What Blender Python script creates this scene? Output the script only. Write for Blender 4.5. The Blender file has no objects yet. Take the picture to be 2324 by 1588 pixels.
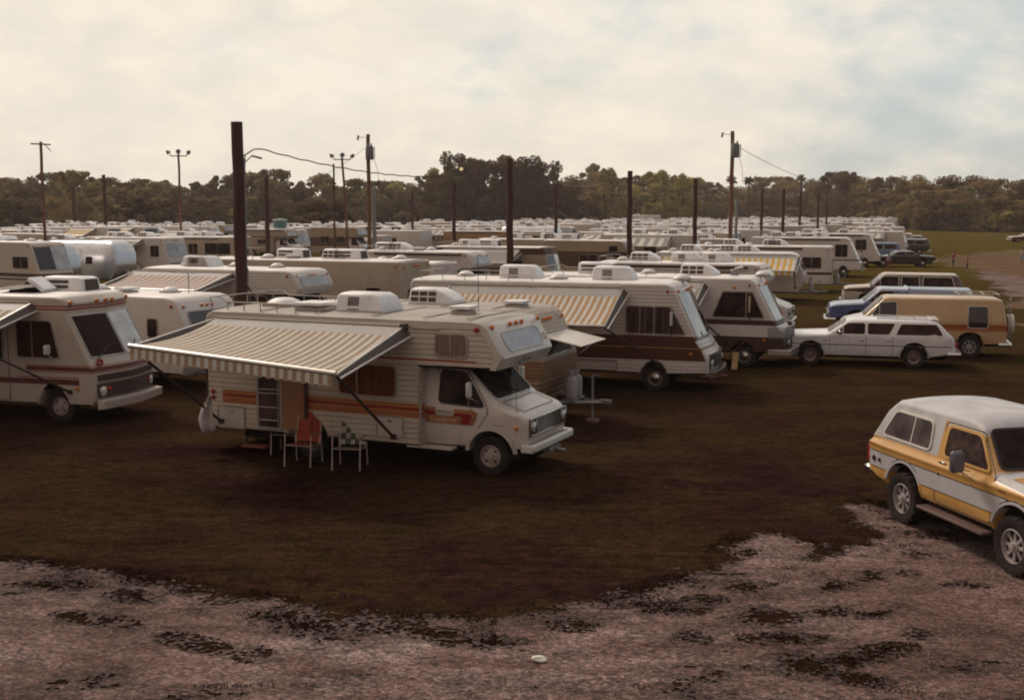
import bpy, bmesh, math, random
from mathutils import Vector, Matrix, Euler
import numpy as np
random.seed(7)
SC = bpy.context.scene
COL = SC.collection
R = math.radians
# ------------------------------------------------------------------ camera
FPX, CAMH, PITCH = 2650.0, 4.85, math.atan(314 / 2650.0)
cd = bpy.data.cameras.new('camera'); cam = bpy.data.objects.new('camera', cd); COL.objects.link(cam)
cd.sensor_width = 36.0; cd.lens = FPX / 2324 * 36; cd.clip_end = 6000; cd.clip_start = 0.5
cam.location = (0, 0, CAMH); cam.rotation_euler = (R(90) - PITCH, 0, 0)
SC.camera = cam
# ------------------------------------------------------------------ world, sun, exposure
SUN_AZ, SUN_EL = -38.0, 42.0        # azimuth measured from +Y towards +X
w = bpy.data.worlds.new('World'); SC.world = w; w.use_nodes = True
nt = w.node_tree; N = nt.nodes; LK = nt.links; N.clear()
wo = N.new('ShaderNodeOutputWorld'); bg = N.new('ShaderNodeBackground'); bg.inputs['Strength'].default_value = 0.126
sky = N.new('ShaderNodeTexSky'); sky.sky_type = 'NISHITA'; sky.sun_disc = False
sky.sun_elevation = R(SUN_EL); sky.sun_rotation = R(SUN_AZ); sky.air_density = 1.0; sky.dust_density = 2.0; sky.ozone_density = 0.6
tc = N.new('ShaderNodeTexCoord'); sp = N.new('ShaderNodeSeparateXYZ'); LK.new(tc.outputs['Generated'], sp.inputs[0])
def wm(op, a, b=None, clamp=False):
    n = N.new('ShaderNodeMath'); n.operation = op; n.use_clamp = clamp
    for i, q in enumerate((a, b)):
        if q is None: continue
        if isinstance(q, (int, float)): n.inputs[i].default_value = q
        else: LK.new(q, n.inputs[i])
    return n.outputs[0]
zz = wm('MAXIMUM', sp.outputs['Z'], 0.0)
den = wm('ADD', zz, 0.42)
cx = wm('DIVIDE', sp.outputs['X'], den); cy = wm('DIVIDE', sp.outputs['Y'], den)
cv = N.new('ShaderNodeCombineXYZ'); LK.new(cx, cv.inputs[0]); LK.new(cy, cv.inputs[1])
def wnoise(scale, detail, off, rough=0.55, dist=0.0):
    mp = N.new('ShaderNodeMapping'); mp.inputs['Location'].default_value = off
    LK.new(cv.outputs[0], mp.inputs['Vector'])
    n = N.new('ShaderNodeTexNoise'); n.inputs['Scale'].default_value = scale; n.inputs['Detail'].default_value = detail
    n.inputs['Roughness'].default_value = rough; n.inputs['Distortion'].default_value = dist
    LK.new(mp.outputs[0], n.inputs['Vector']); return n.outputs['Fac']
def wramp(fac, stops):
    r = N.new('ShaderNodeValToRGB'); LK.new(fac, r.inputs[0]); e = r.color_ramp.elements
    e[0].position, e[0].color = stops[0][0], (*stops[0][1], 1); e[1].position, e[1].color = stops[-1][0], (*stops[-1][1], 1)
    for p_, c_ in stops[1:-1]:
        q = e.new(p_); q.color = (*c_, 1)
    return r.outputs[0]
big = wnoise(1.9, 3, (3.7, 1.2, 0)); fine = wnoise(5.5, 8, (0.4, 7.1, 0), 0.58, 0.15)
side = wm('MULTIPLY', sp.outputs['X'], 0.34)
m1 = wm('ADD', wm('MULTIPLY', big, 0.62), wm('MULTIPLY', fine, 0.45)); m2 = wm('SUBTRACT', m1, side)
cov = wramp(m2, [(0.30, (0.80, 0.80, 0.80)), (0.43, (0.92, 0.92, 0.92)), (0.54, (1, 1, 1))])
ccol = wramp(m2, [(0.28, (4.1, 4.65, 4.7)), (0.37, (5.1, 5.3, 5.05)), (0.43, (6.2, 6.0, 5.4)), (0.47, (6.95, 6.45, 5.65)), (0.56, (7.25, 6.65, 5.65))])
cl2 = N.new('ShaderNodeMixRGB'); cl2.blend_type = 'MULTIPLY'; cl2.inputs[0].default_value = 1.0
wis = wramp(wnoise(6.0, 9, (9.4, 2.2, 0), 0.58, 0.2), [(0.32, (0.90, 0.92, 0.94)), (0.50, (1.0, 1.0, 1.0)), (0.62, (1.07, 1.06, 1.04))])
LK.new(ccol, cl2.inputs[1]); LK.new(wis, cl2.inputs[2])
bk = wm('ADD', wm('MULTIPLY', sp.outputs['Y'], 0.5), 0.5, True); bkc = wramp(bk, [(0.0, (0.46, 0.40, 0.405)), (0.5, (0.78, 0.72, 0.72)), (0.88, (1.0, 1.0, 1.0))])  # unseen sky behind the camera, dimmed and pinked to shade camera-facing sides
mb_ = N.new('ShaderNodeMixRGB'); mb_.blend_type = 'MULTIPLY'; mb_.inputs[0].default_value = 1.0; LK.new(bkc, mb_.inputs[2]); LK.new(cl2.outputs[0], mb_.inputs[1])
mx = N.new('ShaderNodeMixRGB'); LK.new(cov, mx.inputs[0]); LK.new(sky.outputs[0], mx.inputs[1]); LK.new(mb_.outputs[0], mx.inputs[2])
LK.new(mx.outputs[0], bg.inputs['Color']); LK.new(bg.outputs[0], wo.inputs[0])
sd = bpy.data.lights.new('sun', 'SUN'); sun = bpy.data.objects.new('sun', sd); COL.objects.link(sun)
sd.energy = 2.2; sd.angle = R(11); sd.color = (1.0, 0.88, 0.76)
sdir = Vector((math.sin(R(SUN_AZ)) * math.cos(R(SUN_EL)), math.cos(R(SUN_AZ)) * math.cos(R(SUN_EL)), math.sin(R(SUN_EL))))
sun.rotation_euler = sdir.to_track_quat('Z', 'Y').to_euler(); sun.location = (0, 0, 60)
SC.view_settings.view_transform = 'Standard'; SC.view_settings.look = 'None'
SC.view_settings.exposure = 0.0; SC.view_settings.gamma = 1.0; SC.view_settings.use_curve_mapping = False
SC.cycles.max_bounces = 5; SC.cycles.diffuse_bounces = 2; SC.cycles.glossy_bounces = 3
SC.cycles.transmission_bounces = 2; SC.cycles.transparent_max_bounces = 6
SC.cycles.use_denoising = True
SC.cycles.filter_width = 2.0

# ------------------------------------------------------------------ materials
def mat_base(name, rough=0.5, metal=0.0, spec=0.5, coat=0.0):
    m = bpy.data.materials.new(name); m.use_nodes = True
    b = m.node_tree.nodes['Principled BSDF']
    b.inputs['Roughness'].default_value = rough; b.inputs['Metallic'].default_value = metal
    b.inputs['Specular IOR Level'].default_value = spec; b.inputs['Coat Weight'].default_value = coat
    b.inputs['Coat Roughness'].default_value = 0.15
    return m, m.node_tree.nodes, m.node_tree.links, b
def nz(n, l, scale, detail=4, coord='Object', rough=0.55, stretch=None):
    t = n.new('ShaderNodeTexCoord'); x = n.new('ShaderNodeTexNoise')
    x.inputs['Scale'].default_value = scale; x.inputs['Detail'].default_value = detail; x.inputs['Roughness'].default_value = rough
    src = t.outputs[coord]
    if stretch:
        mp = n.new('ShaderNodeMapping'); mp.inputs['Scale'].default_value = stretch; l.new(src, mp.inputs[0]); src = mp.outputs[0]
    l.new(src, x.inputs['Vector']); return x.outputs['Fac']
def rmp(n, l, fac, stops):
    r = n.new('ShaderNodeValToRGB'); l.new(fac, r.inputs[0]); e = r.color_ramp.elements
    e[0].position, e[0].color = stops[0][0], (*stops[0][1], 1); e[1].position, e[1].color = stops[-1][0], (*stops[-1][1], 1)
    for p_, c_ in stops[1:-1]:
        q = e.new(p_); q.color = (*c_, 1)
    return r.outputs[0]
def mixc(n, l, fac, a, b, mode='MIX'):
    x = n.new('ShaderNodeMixRGB'); x.blend_type = mode
    for i, q in enumerate((fac, a, b)):
        if isinstance(q, (int, float)): x.inputs[i].default_value = q
        elif isinstance(q, tuple): x.inputs[i].default_value = (*q, 1)
        else: l.new(q, x.inputs[i])
    return x.outputs[0]
def bump(n, l, b, h, strength, dist):
    x = n.new('ShaderNodeBump'); x.inputs['Strength'].default_value = strength; x.inputs['Distance'].default_value = dist
    l.new(h, x.inputs['Height']); l.new(x.outputs[0], b.inputs['Normal'])
MC = {}
def paint(name, c, rough=0.38, var=0.14, dirt=0.45, coat=0.25, siding=0.0, metal=0.0, dz=0.75):
    """painted sheet: faint mottling, road dirt rising from the sills; siding>0 = horizontal ribs of that pitch"""
    key = (name, c, rough, siding)
    if key in MC: return MC[key]
    m, n, l, b = mat_base(name, rough, metal, 0.5, coat)
    v = nz(n, l, 1.7, 6)
    col = mixc(n, l, 1.0, c, rmp(n, l, v, [(0.25, (1 - var, 1 - var * 1.05, 1 - var * 1.15)), (0.7, (1.0, 1.0, 1.0))]), 'MULTIPLY')
    st = nz(n, l, 3.0, 5, stretch=(3.0, 3.0, 0.35))
    col = mixc(n, l, rmp(n, l, st, [(0.50, (0, 0, 0)), (0.80, (0.30, 0.30, 0.30))]), col, (c[0] * 0.55, c[1] * 0.47, c[2] * 0.40))
    t = n.new('ShaderNodeTexCoord'); s = n.new('ShaderNodeSeparateXYZ'); l.new(t.outputs['Object'], s.inputs[0])
    mr = n.new('ShaderNodeMapRange'); mr.inputs[1].default_value = dz; mr.inputs[2].default_value = 0.25
    mr.inputs[3].default_value = 0.0; mr.inputs[4].default_value = dirt; l.new(s.outputs['Z'], mr.inputs[0])
    dn = n.new('ShaderNodeMath'); dn.operation = 'MULTIPLY'; l.new(mr.outputs[0], dn.inputs[0]); l.new(nz(n, l, 5, 6), dn.inputs[1])
    dn2 = n.new('ShaderNodeMath'); dn2.operation = 'MULTIPLY'; dn2.inputs[1].default_value = 1.6; dn2.use_clamp = True; l.new(dn.outputs[0], dn2.inputs[0])
    col = mixc(n, l, dn2.outputs[0], col, (0.13, 0.085, 0.06))
    l.new(col, b.inputs['Base Color'])
    l.new(rmp(n, l, v, [(0.2, (rough * 1.25,) * 3), (0.8, (rough * 0.85,) * 3)]), b.inputs['Roughness'])
    if siding:
        wv = n.new('ShaderNodeMath'); wv.operation = 'MULTIPLY'; wv.inputs[1].default_value = 1.0 / siding; l.new(s.outputs['Z'], wv.inputs[0])
        fr = n.new('ShaderNodeMath'); fr.operation = 'FRACT'; l.new(wv.outputs[0], fr.inputs[0])
        cr = rmp(n, l, fr.outputs[0], [(0.0, (0, 0, 0)), (0.14, (1, 1, 1)), (0.8, (0.75, 0.75, 0.75)), (1.0, (0, 0, 0))])
        bump(n, l, b, cr, 0.9, siding * 0.16)
    MC[key] = m; return m
def simple(name, c, rough=0.6, metal=0.0, spec=0.4, var=0.25, scale=4.0, stretch=None, bmp=0.0):
    key = (name, c)
    if key in MC: return MC[key]
    m, n, l, b = mat_base(name, rough, metal, spec)
    v = nz(n, l, scale, 5, stretch=stretch)
    lo = tuple(x * (1 - var) for x in c); hi = tuple(min(1, x * (1 + var * 0.5)) for x in c)
    l.new(rmp(n, l, v, [(0.3, lo), (0.7, hi)]), b.inputs['Base Color'])
    if bmp: bump(n, l, b, v, 0.6, bmp)
    MC[key] = m; return m
RUB = simple('tyre rubber', (0.028, 0.020, 0.018), 0.85, spec=0.2)
DARK = simple('dark underbody', (0.020, 0.014, 0.014), 0.9, spec=0.1)
BLK = simple('black trim', (0.03, 0.022, 0.022), 0.5)
CHR = simple('chrome', (0.62, 0.58, 0.54), 0.22, metal=1.0, var=0.15)
ALU = simple('dull aluminium', (0.50, 0.46, 0.42), 0.42, metal=0.85, var=0.15)
GALV = simple('galvanised steel', (0.26, 0.25, 0.25), 0.55, metal=0.5)
FRM = simple('window frame metal', (0.42, 0.37, 0.33), 0.4, metal=0.6)
AMB = simple('amber lens', (0.62, 0.17, 0.02), 0.3)
REDL = simple('red lens', (0.40, 0.02, 0.012), 0.3)
LAMPG = simple('headlight glass', (0.60, 0.60, 0.58), 0.12, metal=0.3, spec=0.8)
ROOFW = simple('roof coating', (0.76, 0.71, 0.68), 0.5, var=0.22, scale=1.3)
ACW = simple('moulded plastic', (0.74, 0.72, 0.72), 0.5, var=0.14, scale=3)
SLOT = simple('grille slots', (0.07, 0.045, 0.035), 0.7)
WOOD = simple('creosoted pole wood', (0.080, 0.034, 0.028), 0.9, var=0.5, scale=6, stretch=(5, 5, 0.25), bmp=0.02)
WOODL = simple('weathered pole wood', (0.20, 0.095, 0.062), 0.9, var=0.4, scale=6, stretch=(5, 5, 0.25), bmp=0.02)
WHT = simple('white enamel', (0.62, 0.58, 0.52), 0.4, var=0.1)
CURT = simple('brown curtain cloth', (0.30, 0.12, 0.05), 0.9, var=0.5, scale=9, stretch=(6, 6, 0.3))
CURTL = simple('pale curtain cloth', (0.46, 0.37, 0.33), 0.9, var=0.4, scale=9, stretch=(6, 6, 0.3))
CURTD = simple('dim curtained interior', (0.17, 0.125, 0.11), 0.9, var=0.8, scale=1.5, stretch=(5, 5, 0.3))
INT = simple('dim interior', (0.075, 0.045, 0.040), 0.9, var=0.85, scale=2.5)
def glass_mat(name, tint, alpha, rough=0.06):
    m, n, l, b = mat_base(name, rough, 0, 0.6)
    b.inputs['Base Color'].default_value = (*tint, 1)
    tr = n.new('ShaderNodeBsdfTransparent'); tr.inputs[0].default_value = (0.93, 0.87, 0.85, 1)
    mixs = n.new('ShaderNodeMixShader'); fr = n.new('ShaderNodeFresnel'); fr.inputs['IOR'].default_value = 1.28
    a = n.new('ShaderNodeMath'); a.operation = 'ADD'; a.use_clamp = True; a.inputs[1].default_value = alpha; l.new(fr.outputs[0], a.inputs[0])
    l.new(a.outputs[0], mixs.inputs[0]); l.new(tr.outputs[0], mixs.inputs[1]); l.new(b.outputs[0], mixs.inputs[2])
    bump(n, l, b, nz(n, l, 1.2, 2), 0.25, 0.05)
    l.new(mixs.outputs[0], n['Material Output'].inputs['Surface'])
    return m
GLS = glass_mat('window glass', (0.03, 0.027, 0.027), 0.04)
GLK = simple('smoked glass', (0.028, 0.020, 0.022), 0.06, spec=0.65, var=0.3)
GLB = simple('sky bright glass', (0.33, 0.31, 0.31), 0.12, metal=0.8, var=0.35, scale=2)  # metallic pale colour stands in for sky reflected in the brighter panes

# ------------------------------------------------------------------ mesh helpers
class MB:
    def __init__(s): s.v = []; s.f = []; s.m = []; s.mats = []
    def mi(s, mat):
        if mat not in s.mats: s.mats.append(mat)
        return s.mats.index(mat)
    def add(s, vs, fs, mat):
        b = len(s.v); s.v += [tuple(q) for q in vs]
        if isinstance(mat, list):
            for f, q in zip(fs, mat): s.f.append([b + i for i in f]); s.m.append(s.mi(q))
        else:
            k = s.mi(mat)
            for f in fs: s.f.append([b + i for i in f]); s.m.append(k)
        return s
    def box(s, c, size, mat, rot=None, ch=None):
        """chamfered box"""
        x, y, z = (q / 2 for q in size); h = min(x, y, z) * 0.25 if ch is None else min(ch, min(x, y, z) * 0.9)
        vs = []; idx = {}
        for sx in (-1, 1):
            for sy in (-1, 1):
                for sz in (-1, 1):
                    for ax in range(3):
                        p = [sx * (x - h), sy * (y - h), sz * (z - h)]; p[ax] = (sx * x, sy * y, sz * z)[ax]
                        idx[(sx, sy, sz, ax)] = len(vs); vs.append(Vector(p))
        fs = []
        for ax in range(3):
            o = [a for a in range(3) if a != ax]
            for sg in (-1, 1):
                q = []
                for a, b in ((-1, -1), (1, -1), (1, 1), (-1, 1)):
                    k = [0, 0, 0]; k[ax] = sg; k[o[0]] = a; k[o[1]] = b; q.append(idx[(*k, ax)])
                fs.append(q)
            for a in (-1, 1):
                for b in (-1, 1):
                    k0 = [0, 0, 0]; k0[ax] = -1; k0[o[0]] = a; k0[o[1]] = b; k1 = list(k0); k1[ax] = 1
                    fs.append([idx[(*k0, o[0])], idx[(*k1, o[0])], idx[(*k1, o[1])], idx[(*k0, o[1])]])
        for sx in (-1, 1):
            for sy in (-1, 1):
                for sz in (-1, 1): fs.append([idx[(sx, sy, sz, a)] for a in range(3)])
        Mx = Matrix.Translation(c) @ (Euler(rot).to_matrix().to_4x4() if rot else Matrix.Identity(4))
        return s.add([Mx @ q for q in vs], fs, mat)
    def tube(s, pts, r, mat, n=6, cap=True):
        pts = [Vector(p) for p in pts]; rr = r if isinstance(r, (list, tuple)) else [r] * len(pts)
        vs = []; up = Vector((0, 0, 1))
        d0 = (pts[1] - pts[0]).normalized()
        a = d0.cross(up if abs(d0.z) < 0.9 else Vector((1, 0, 0))).normalized()
        for i, p in enumerate(pts):
            d = (pts[min(i + 1, len(pts) - 1)] - pts[max(i - 1, 0)]).normalized()
            a = (a - d * a.dot(d)).normalized(); b = d.cross(a)
            for k in range(n):
                t = 2 * math.pi * k / n; vs.append(p + (a * math.cos(t) + b * math.sin(t)) * rr[i])
        fs = [[i * n + k, i * n + (k + 1) % n, (i + 1) * n + (k + 1) % n, (i + 1) * n + k] for i in range(len(pts) - 1) for k in range(n)]
        if cap: fs += [list(range(n))[::-1], [(len(pts) - 1) * n + k for k in range(n)]]
        return s.add(vs, fs, mat)
    def lathe(s, prof, c, axis, mat, n=20, mats=None):
        """prof: (radius, offset along axis)"""
        ax = Vector(axis).normalized(); a = ax.cross(Vector((0, 0, 1)) if abs(ax.z) < 0.9 else Vector((1, 0, 0))).normalized(); b = ax.cross(a); c = Vector(c)
        vs = []; fs = []; ml = []
        for (r, o) in prof:
            for k in range(n):
                t = 2 * math.pi * k / n; vs.append(c + ax * o + (a * math.cos(t) + b * math.sin(t)) * max(r, 1e-4))
        for i in range(len(prof) - 1):
            for k in range(n):
                fs.append([i * n + k, i * n + (k + 1) % n, (i + 1) * n + (k + 1) % n, (i + 1) * n + k]); ml.append(mats[i] if mats else mat)
        return s.add(vs, fs, ml)
    def build(s, name, parent=None, deform=None, smooth=40, loc=None):
        me = bpy.data.meshes.new(name)
        vs = [deform(*q) for q in s.v] if deform else s.v
        me.from_pydata([tuple(q) for q in vs], [], s.f)
        for q in s.mats: me.materials.append(q)
        me.polygons.foreach_set('material_index', s.m)
        bm = bmesh.new(); bm.from_mesh(me); bmesh.ops.recalc_face_normals(bm, faces=bm.faces); bm.to_mesh(me); bm.free()
        if smooth:
            me.polygons.foreach_set('use_smooth', [True] * len(s.f)); me.set_sharp_from_angle(angle=R(smooth))
        o = bpy.data.objects.new(name, me); COL.objects.link(o)
        if parent: o.parent = parent
        if loc: o.location = loc
        return o
def thing(name, label, cat, loc=(0, 0, 0), rz=0, group=None):
    o = bpy.data.objects.new(name, None); COL.objects.link(o); o.empty_display_size = 0.3
    o.location = loc; o.rotation_euler = (0, 0, rz); o['label'] = label; o['category'] = cat
    if group: o['group'] = group
    return o
def tag(o, label=None, cat=None, group=None, kind=None):
    if label: o['label'] = label
    if cat: o['category'] = cat
    if group: o['group'] = group
    if kind: o['kind'] = kind
    return o
def dup(o, parent=None):
    c = o.copy(); COL.objects.link(c)
    if parent is not None: c.parent = parent
    for ch in list(o.children): dup(ch, c)
    return c
def put(root, anchor, P, heading):
    """place a thing: its local point anchor (x, y) lands on world P (x, y); heading in degrees"""
    a = R(heading); c, s_ = math.cos(a), math.sin(a)
    root.location = (P[0] - (c * anchor[0] - s_ * anchor[1]), P[1] - (s_ * anchor[0] + c * anchor[1]), 0)
    root.rotation_euler = (0, 0, a); return root
def rrect(x0, z0, x1, z1, r, k=3):
    pts = []
    for cx_, cz_, a0 in ((x1 - r, z1 - r, 0), (x0 + r, z1 - r, 90), (x0 + r, z0 + r, 180), (x1 - r, z0 + r, 270)):
        for i in range(k + 1):
            a = R(a0 + 90 * i / k); pts.append((cx_ + r * math.cos(a), cz_ + r * math.sin(a)))
    return pts
def rpoly(pts, r, k=3):
    """round the corners of a polygon"""
    out = []; n = len(pts)
    for i in range(n):
        P = Vector(pts[i]); A = Vector(pts[i - 1]); B = Vector(pts[(i + 1) % n])
        rr = min(r, (A - P).length * 0.45, (B - P).length * 0.45)
        a = P + (A - P).normalized() * rr; b = P + (B - P).normalized() * rr
        for j in range(k + 1):
            t = j / k; out.append(tuple((1 - t) ** 2 * a + 2 * t * (1 - t) * P + t * t * b))
    return out
def grow(pts, d):
    """offset a polygon outward by d (any winding)"""
    n = len(pts); A = sum(pts[i][0] * pts[(i + 1) % n][1] - pts[(i + 1) % n][0] * pts[i][1] for i in range(n)); sg = 1 if A > 0 else -1
    out = []
    for i in range(n):
        p, a, b = Vector(pts[i]), Vector(pts[i - 1]), Vector(pts[(i + 1) % n])
        e1 = (p - a); e2 = (b - p)
        if e1.length < 1e-6: e1 = e2
        if e2.length < 1e-6: e2 = e1
        e1.normalize(); e2.normalize()
        n1 = Vector((e1.y, -e1.x)) * sg; n2 = Vector((e2.y, -e2.x)) * sg
        nn = n1 + n2; nn = nn / max(nn.dot(n1), 0.5) if nn.length > 1e-6 else n1
        out.append(tuple(p + nn * d))
    return out
def surf(mb, poly, mapf, mat, cu=(), cv=(), th=0.01, off=0.0, matf=None):
    """flat 2-D polygon cut on lines u=cu, v=cv and mapped onto a surface with an edge skirt of depth th"""
    bm = bmesh.new(); vs = [bm.verts.new((p[0], p[1], 0)) for p in poly]
    try: bm.faces.new(vs)
    except ValueError: bm.free(); return
    for ax, cuts in ((0, cu), (1, cv)):
        for c in cuts:
            co = (c, 0, 0) if ax == 0 else (0, c, 0); no = (1, 0, 0) if ax == 0 else (0, 1, 0)
            bmesh.ops.bisect_plane(bm, geom=bm.verts[:] + bm.edges[:] + bm.faces[:], dist=1e-5, plane_co=co, plane_no=no)
    big = [f for f in bm.faces if len(f.verts) > 4]
    if big: bmesh.ops.triangulate(bm, faces=big)
    bm.verts.index_update()
    V = [mapf(q.co.x, q.co.y, off) for q in bm.verts]; F = [[q.index for q in f.verts] for f in bm.faces]
    M = [matf(*(sum((q.co for q in f.verts), Vector()) / len(f.verts)).xy) if matf else mat for f in bm.faces]
    if th:
        for e in bm.edges:
            if len(e.link_faces) == 1:
                a, b = e.verts; k = len(V)
                V += [mapf(a.co.x, a.co.y, off - th), mapf(b.co.x, b.co.y, off - th)]
                F.append([a.index, b.index, k + 1, k]); M.append(M[list(bm.faces).index(e.link_faces[0])] if matf else mat)
    bm.free(); mb.add(V, F, M)
def ring(mb, outer, inner, mapf, mat, off=0.02, back=0.0):
    n = len(outer); V = []; F = []
    for p in outer: V.append(mapf(p[0], p[1], back))
    for p in outer: V.append(mapf(p[0], p[1], off))
    for p in inner: V.append(mapf(p[0], p[1], off))
    for p in inner: V.append(mapf(p[0], p[1], back))
    for i in range(n):
        j = (i + 1) % n
        for k in range(3): F.append([k * n + i, k * n + j, (k + 1) * n + j, (k + 1) * n + i])
    mb.add(V, F, mat)
def side(wf, sg):   # map (x, z) to the body side
    return lambda x, z, o: (x, sg * (wf(x, z) + o), z)
def seg(P0, P1, flip=1):
    """map (y, t): t runs 0..1 from P0 to P1 (x, z), offset along the outward normal"""
    d = Vector((P1[0] - P0[0], P1[1] - P0[1])); L = d.length; n = Vector((d.y, -d.x)) / L * flip
    return lambda y, t, o: (P0[0] + d.x * t + n.x * o, y, P0[1] + d.y * t + n.y * o)
def dense(outline, xs=(), zs=(), mx_=0.6):
    out = []; n = len(outline)
    for i in range(n):
        a = outline[i]; b = outline[(i + 1) % n]; ts = {0.0}
        for ax, cuts in ((0, xs), (1, zs)):
            for c in cuts:
                if abs(b[ax] - a[ax]) > 1e-6:
                    t = (c - a[ax]) / (b[ax] - a[ax])
                    if 1e-3 < t < 1 - 1e-3: ts.add(t)
        for t in sorted(ts): out.append((a[0] + (b[0] - a[0]) * t, a[1] + (b[1] - a[1]) * t))
    return out
def shell(mb, outline, wf, r, mat, xs=(), zs=(), crown=0.03, matf=None, topmat=None, botmat=DARK, ny=6):
    """closed body: outline (x, z) swept across the width with rounded side edges"""
    o = dense(outline, xs, zs); n = len(o)
    A = sum(o[i][0] * o[(i + 1) % n][1] - o[(i + 1) % n][0] * o[i][1] for i in range(n))
    if A < 0: o = o[::-1]
    inset = grow(o, -r); V = []; nrm = []
    for i in range(n):
        d = (Vector(o[(i + 1) % n]) - Vector(o[i - 1])); d.normalize(); nrm.append((d.y, -d.x))
    rows = []   # from y=-w to +w
    arc = [(0.0, 1.0), (0.35, 0.75), (0.75, 0.35), (1.0, 0.0)]   # (fraction outwards of rim profile, fraction inset from side)
    prof = []
    for q in range(4):
        th = R(90) * q / 3; prof.append((math.cos(th), 1 - math.sin(th)))  # (inset fraction, y inset fraction)
    seq = [(-1, a, b) for a, b in prof]
    # th=0: fully inset profile and full width; th=90: full profile, y inset r
    seq = [(-1, math.cos(R(90) * q / 3), 1 - math.sin(R(90) * q / 3)) for q in range(4)]
    lay = []
    for q in range(4):
        th = R(90) * q / 3; lay.append(('s', -1, 1 - math.sin(th), r * (1 - math.cos(th))))
    for k in range(1, ny): lay.append(('m', -1 + 2 * k / ny, 0, 0))
    for q in range(3, -1, -1):
        th = R(90) * q / 3; lay.append(('s', 1, 1 - math.sin(th), r * (1 - math.cos(th))))
    for L_ in lay:
        for i in range(n):
            if L_[0] == 's':
                f = L_[2]; x = o[i][0] * (1 - f) + inset[i][0] * f; z = o[i][1] * (1 - f) + inset[i][1] * f
                y = L_[1] * (wf(x, z) - L_[3])
                cr = 0
            else:
                x, z = o[i]; y = L_[1] * (wf(x, z) - r)
            t = y / max(wf(x, z), 0.01)
            z += crown * (1 - t * t) * max(0, min(1, (nrm[i][1] - 0.86) / 0.1))
            V.append((x, y, z))
    F = []; M = []
    for j in range(len(lay) - 1):
        for i in range(n):
            k = (i + 1) % n; F.append([j * n + i, j * n + k, (j + 1) * n + k, (j + 1) * n + i])
            mx_, mz_ = (o[i][0] + o[k][0]) / 2, (o[i][1] + o[k][1]) / 2
            nz_ = (nrm[i][1] + nrm[k][1]) / 2
            if nz_ < -0.75: q = botmat
            elif topmat and nz_ > 0.8: q = topmat
            else: q = matf(mx_, mz_) if matf else mat
            M.append(q)
    mb.add(V, F, M)
    for sg in (-1, 1): surf(mb, inset, side(wf, sg), mat, xs, zs, 0, 0, matf)
def arch_outline(top, z0, arches, k=7):
    """top: points from rear-bottom up and over to front-bottom; arches (xc, r, zc) cut in the bottom edge"""
    pts = list(top)
    for xc, r, zc in sorted(arches, key=lambda a: -a[0]):
        h = math.sqrt(max(r * r - (z0 - zc) ** 2, 0)); a0 = math.atan2(z0 - zc, h)
        for i in range(k + 1):
            a = a0 + (math.pi - 2 * a0) * i / k; pts.append((xc + r * math.cos(a), zc + r * math.sin(a)))
    return pts
WC = {}
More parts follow.
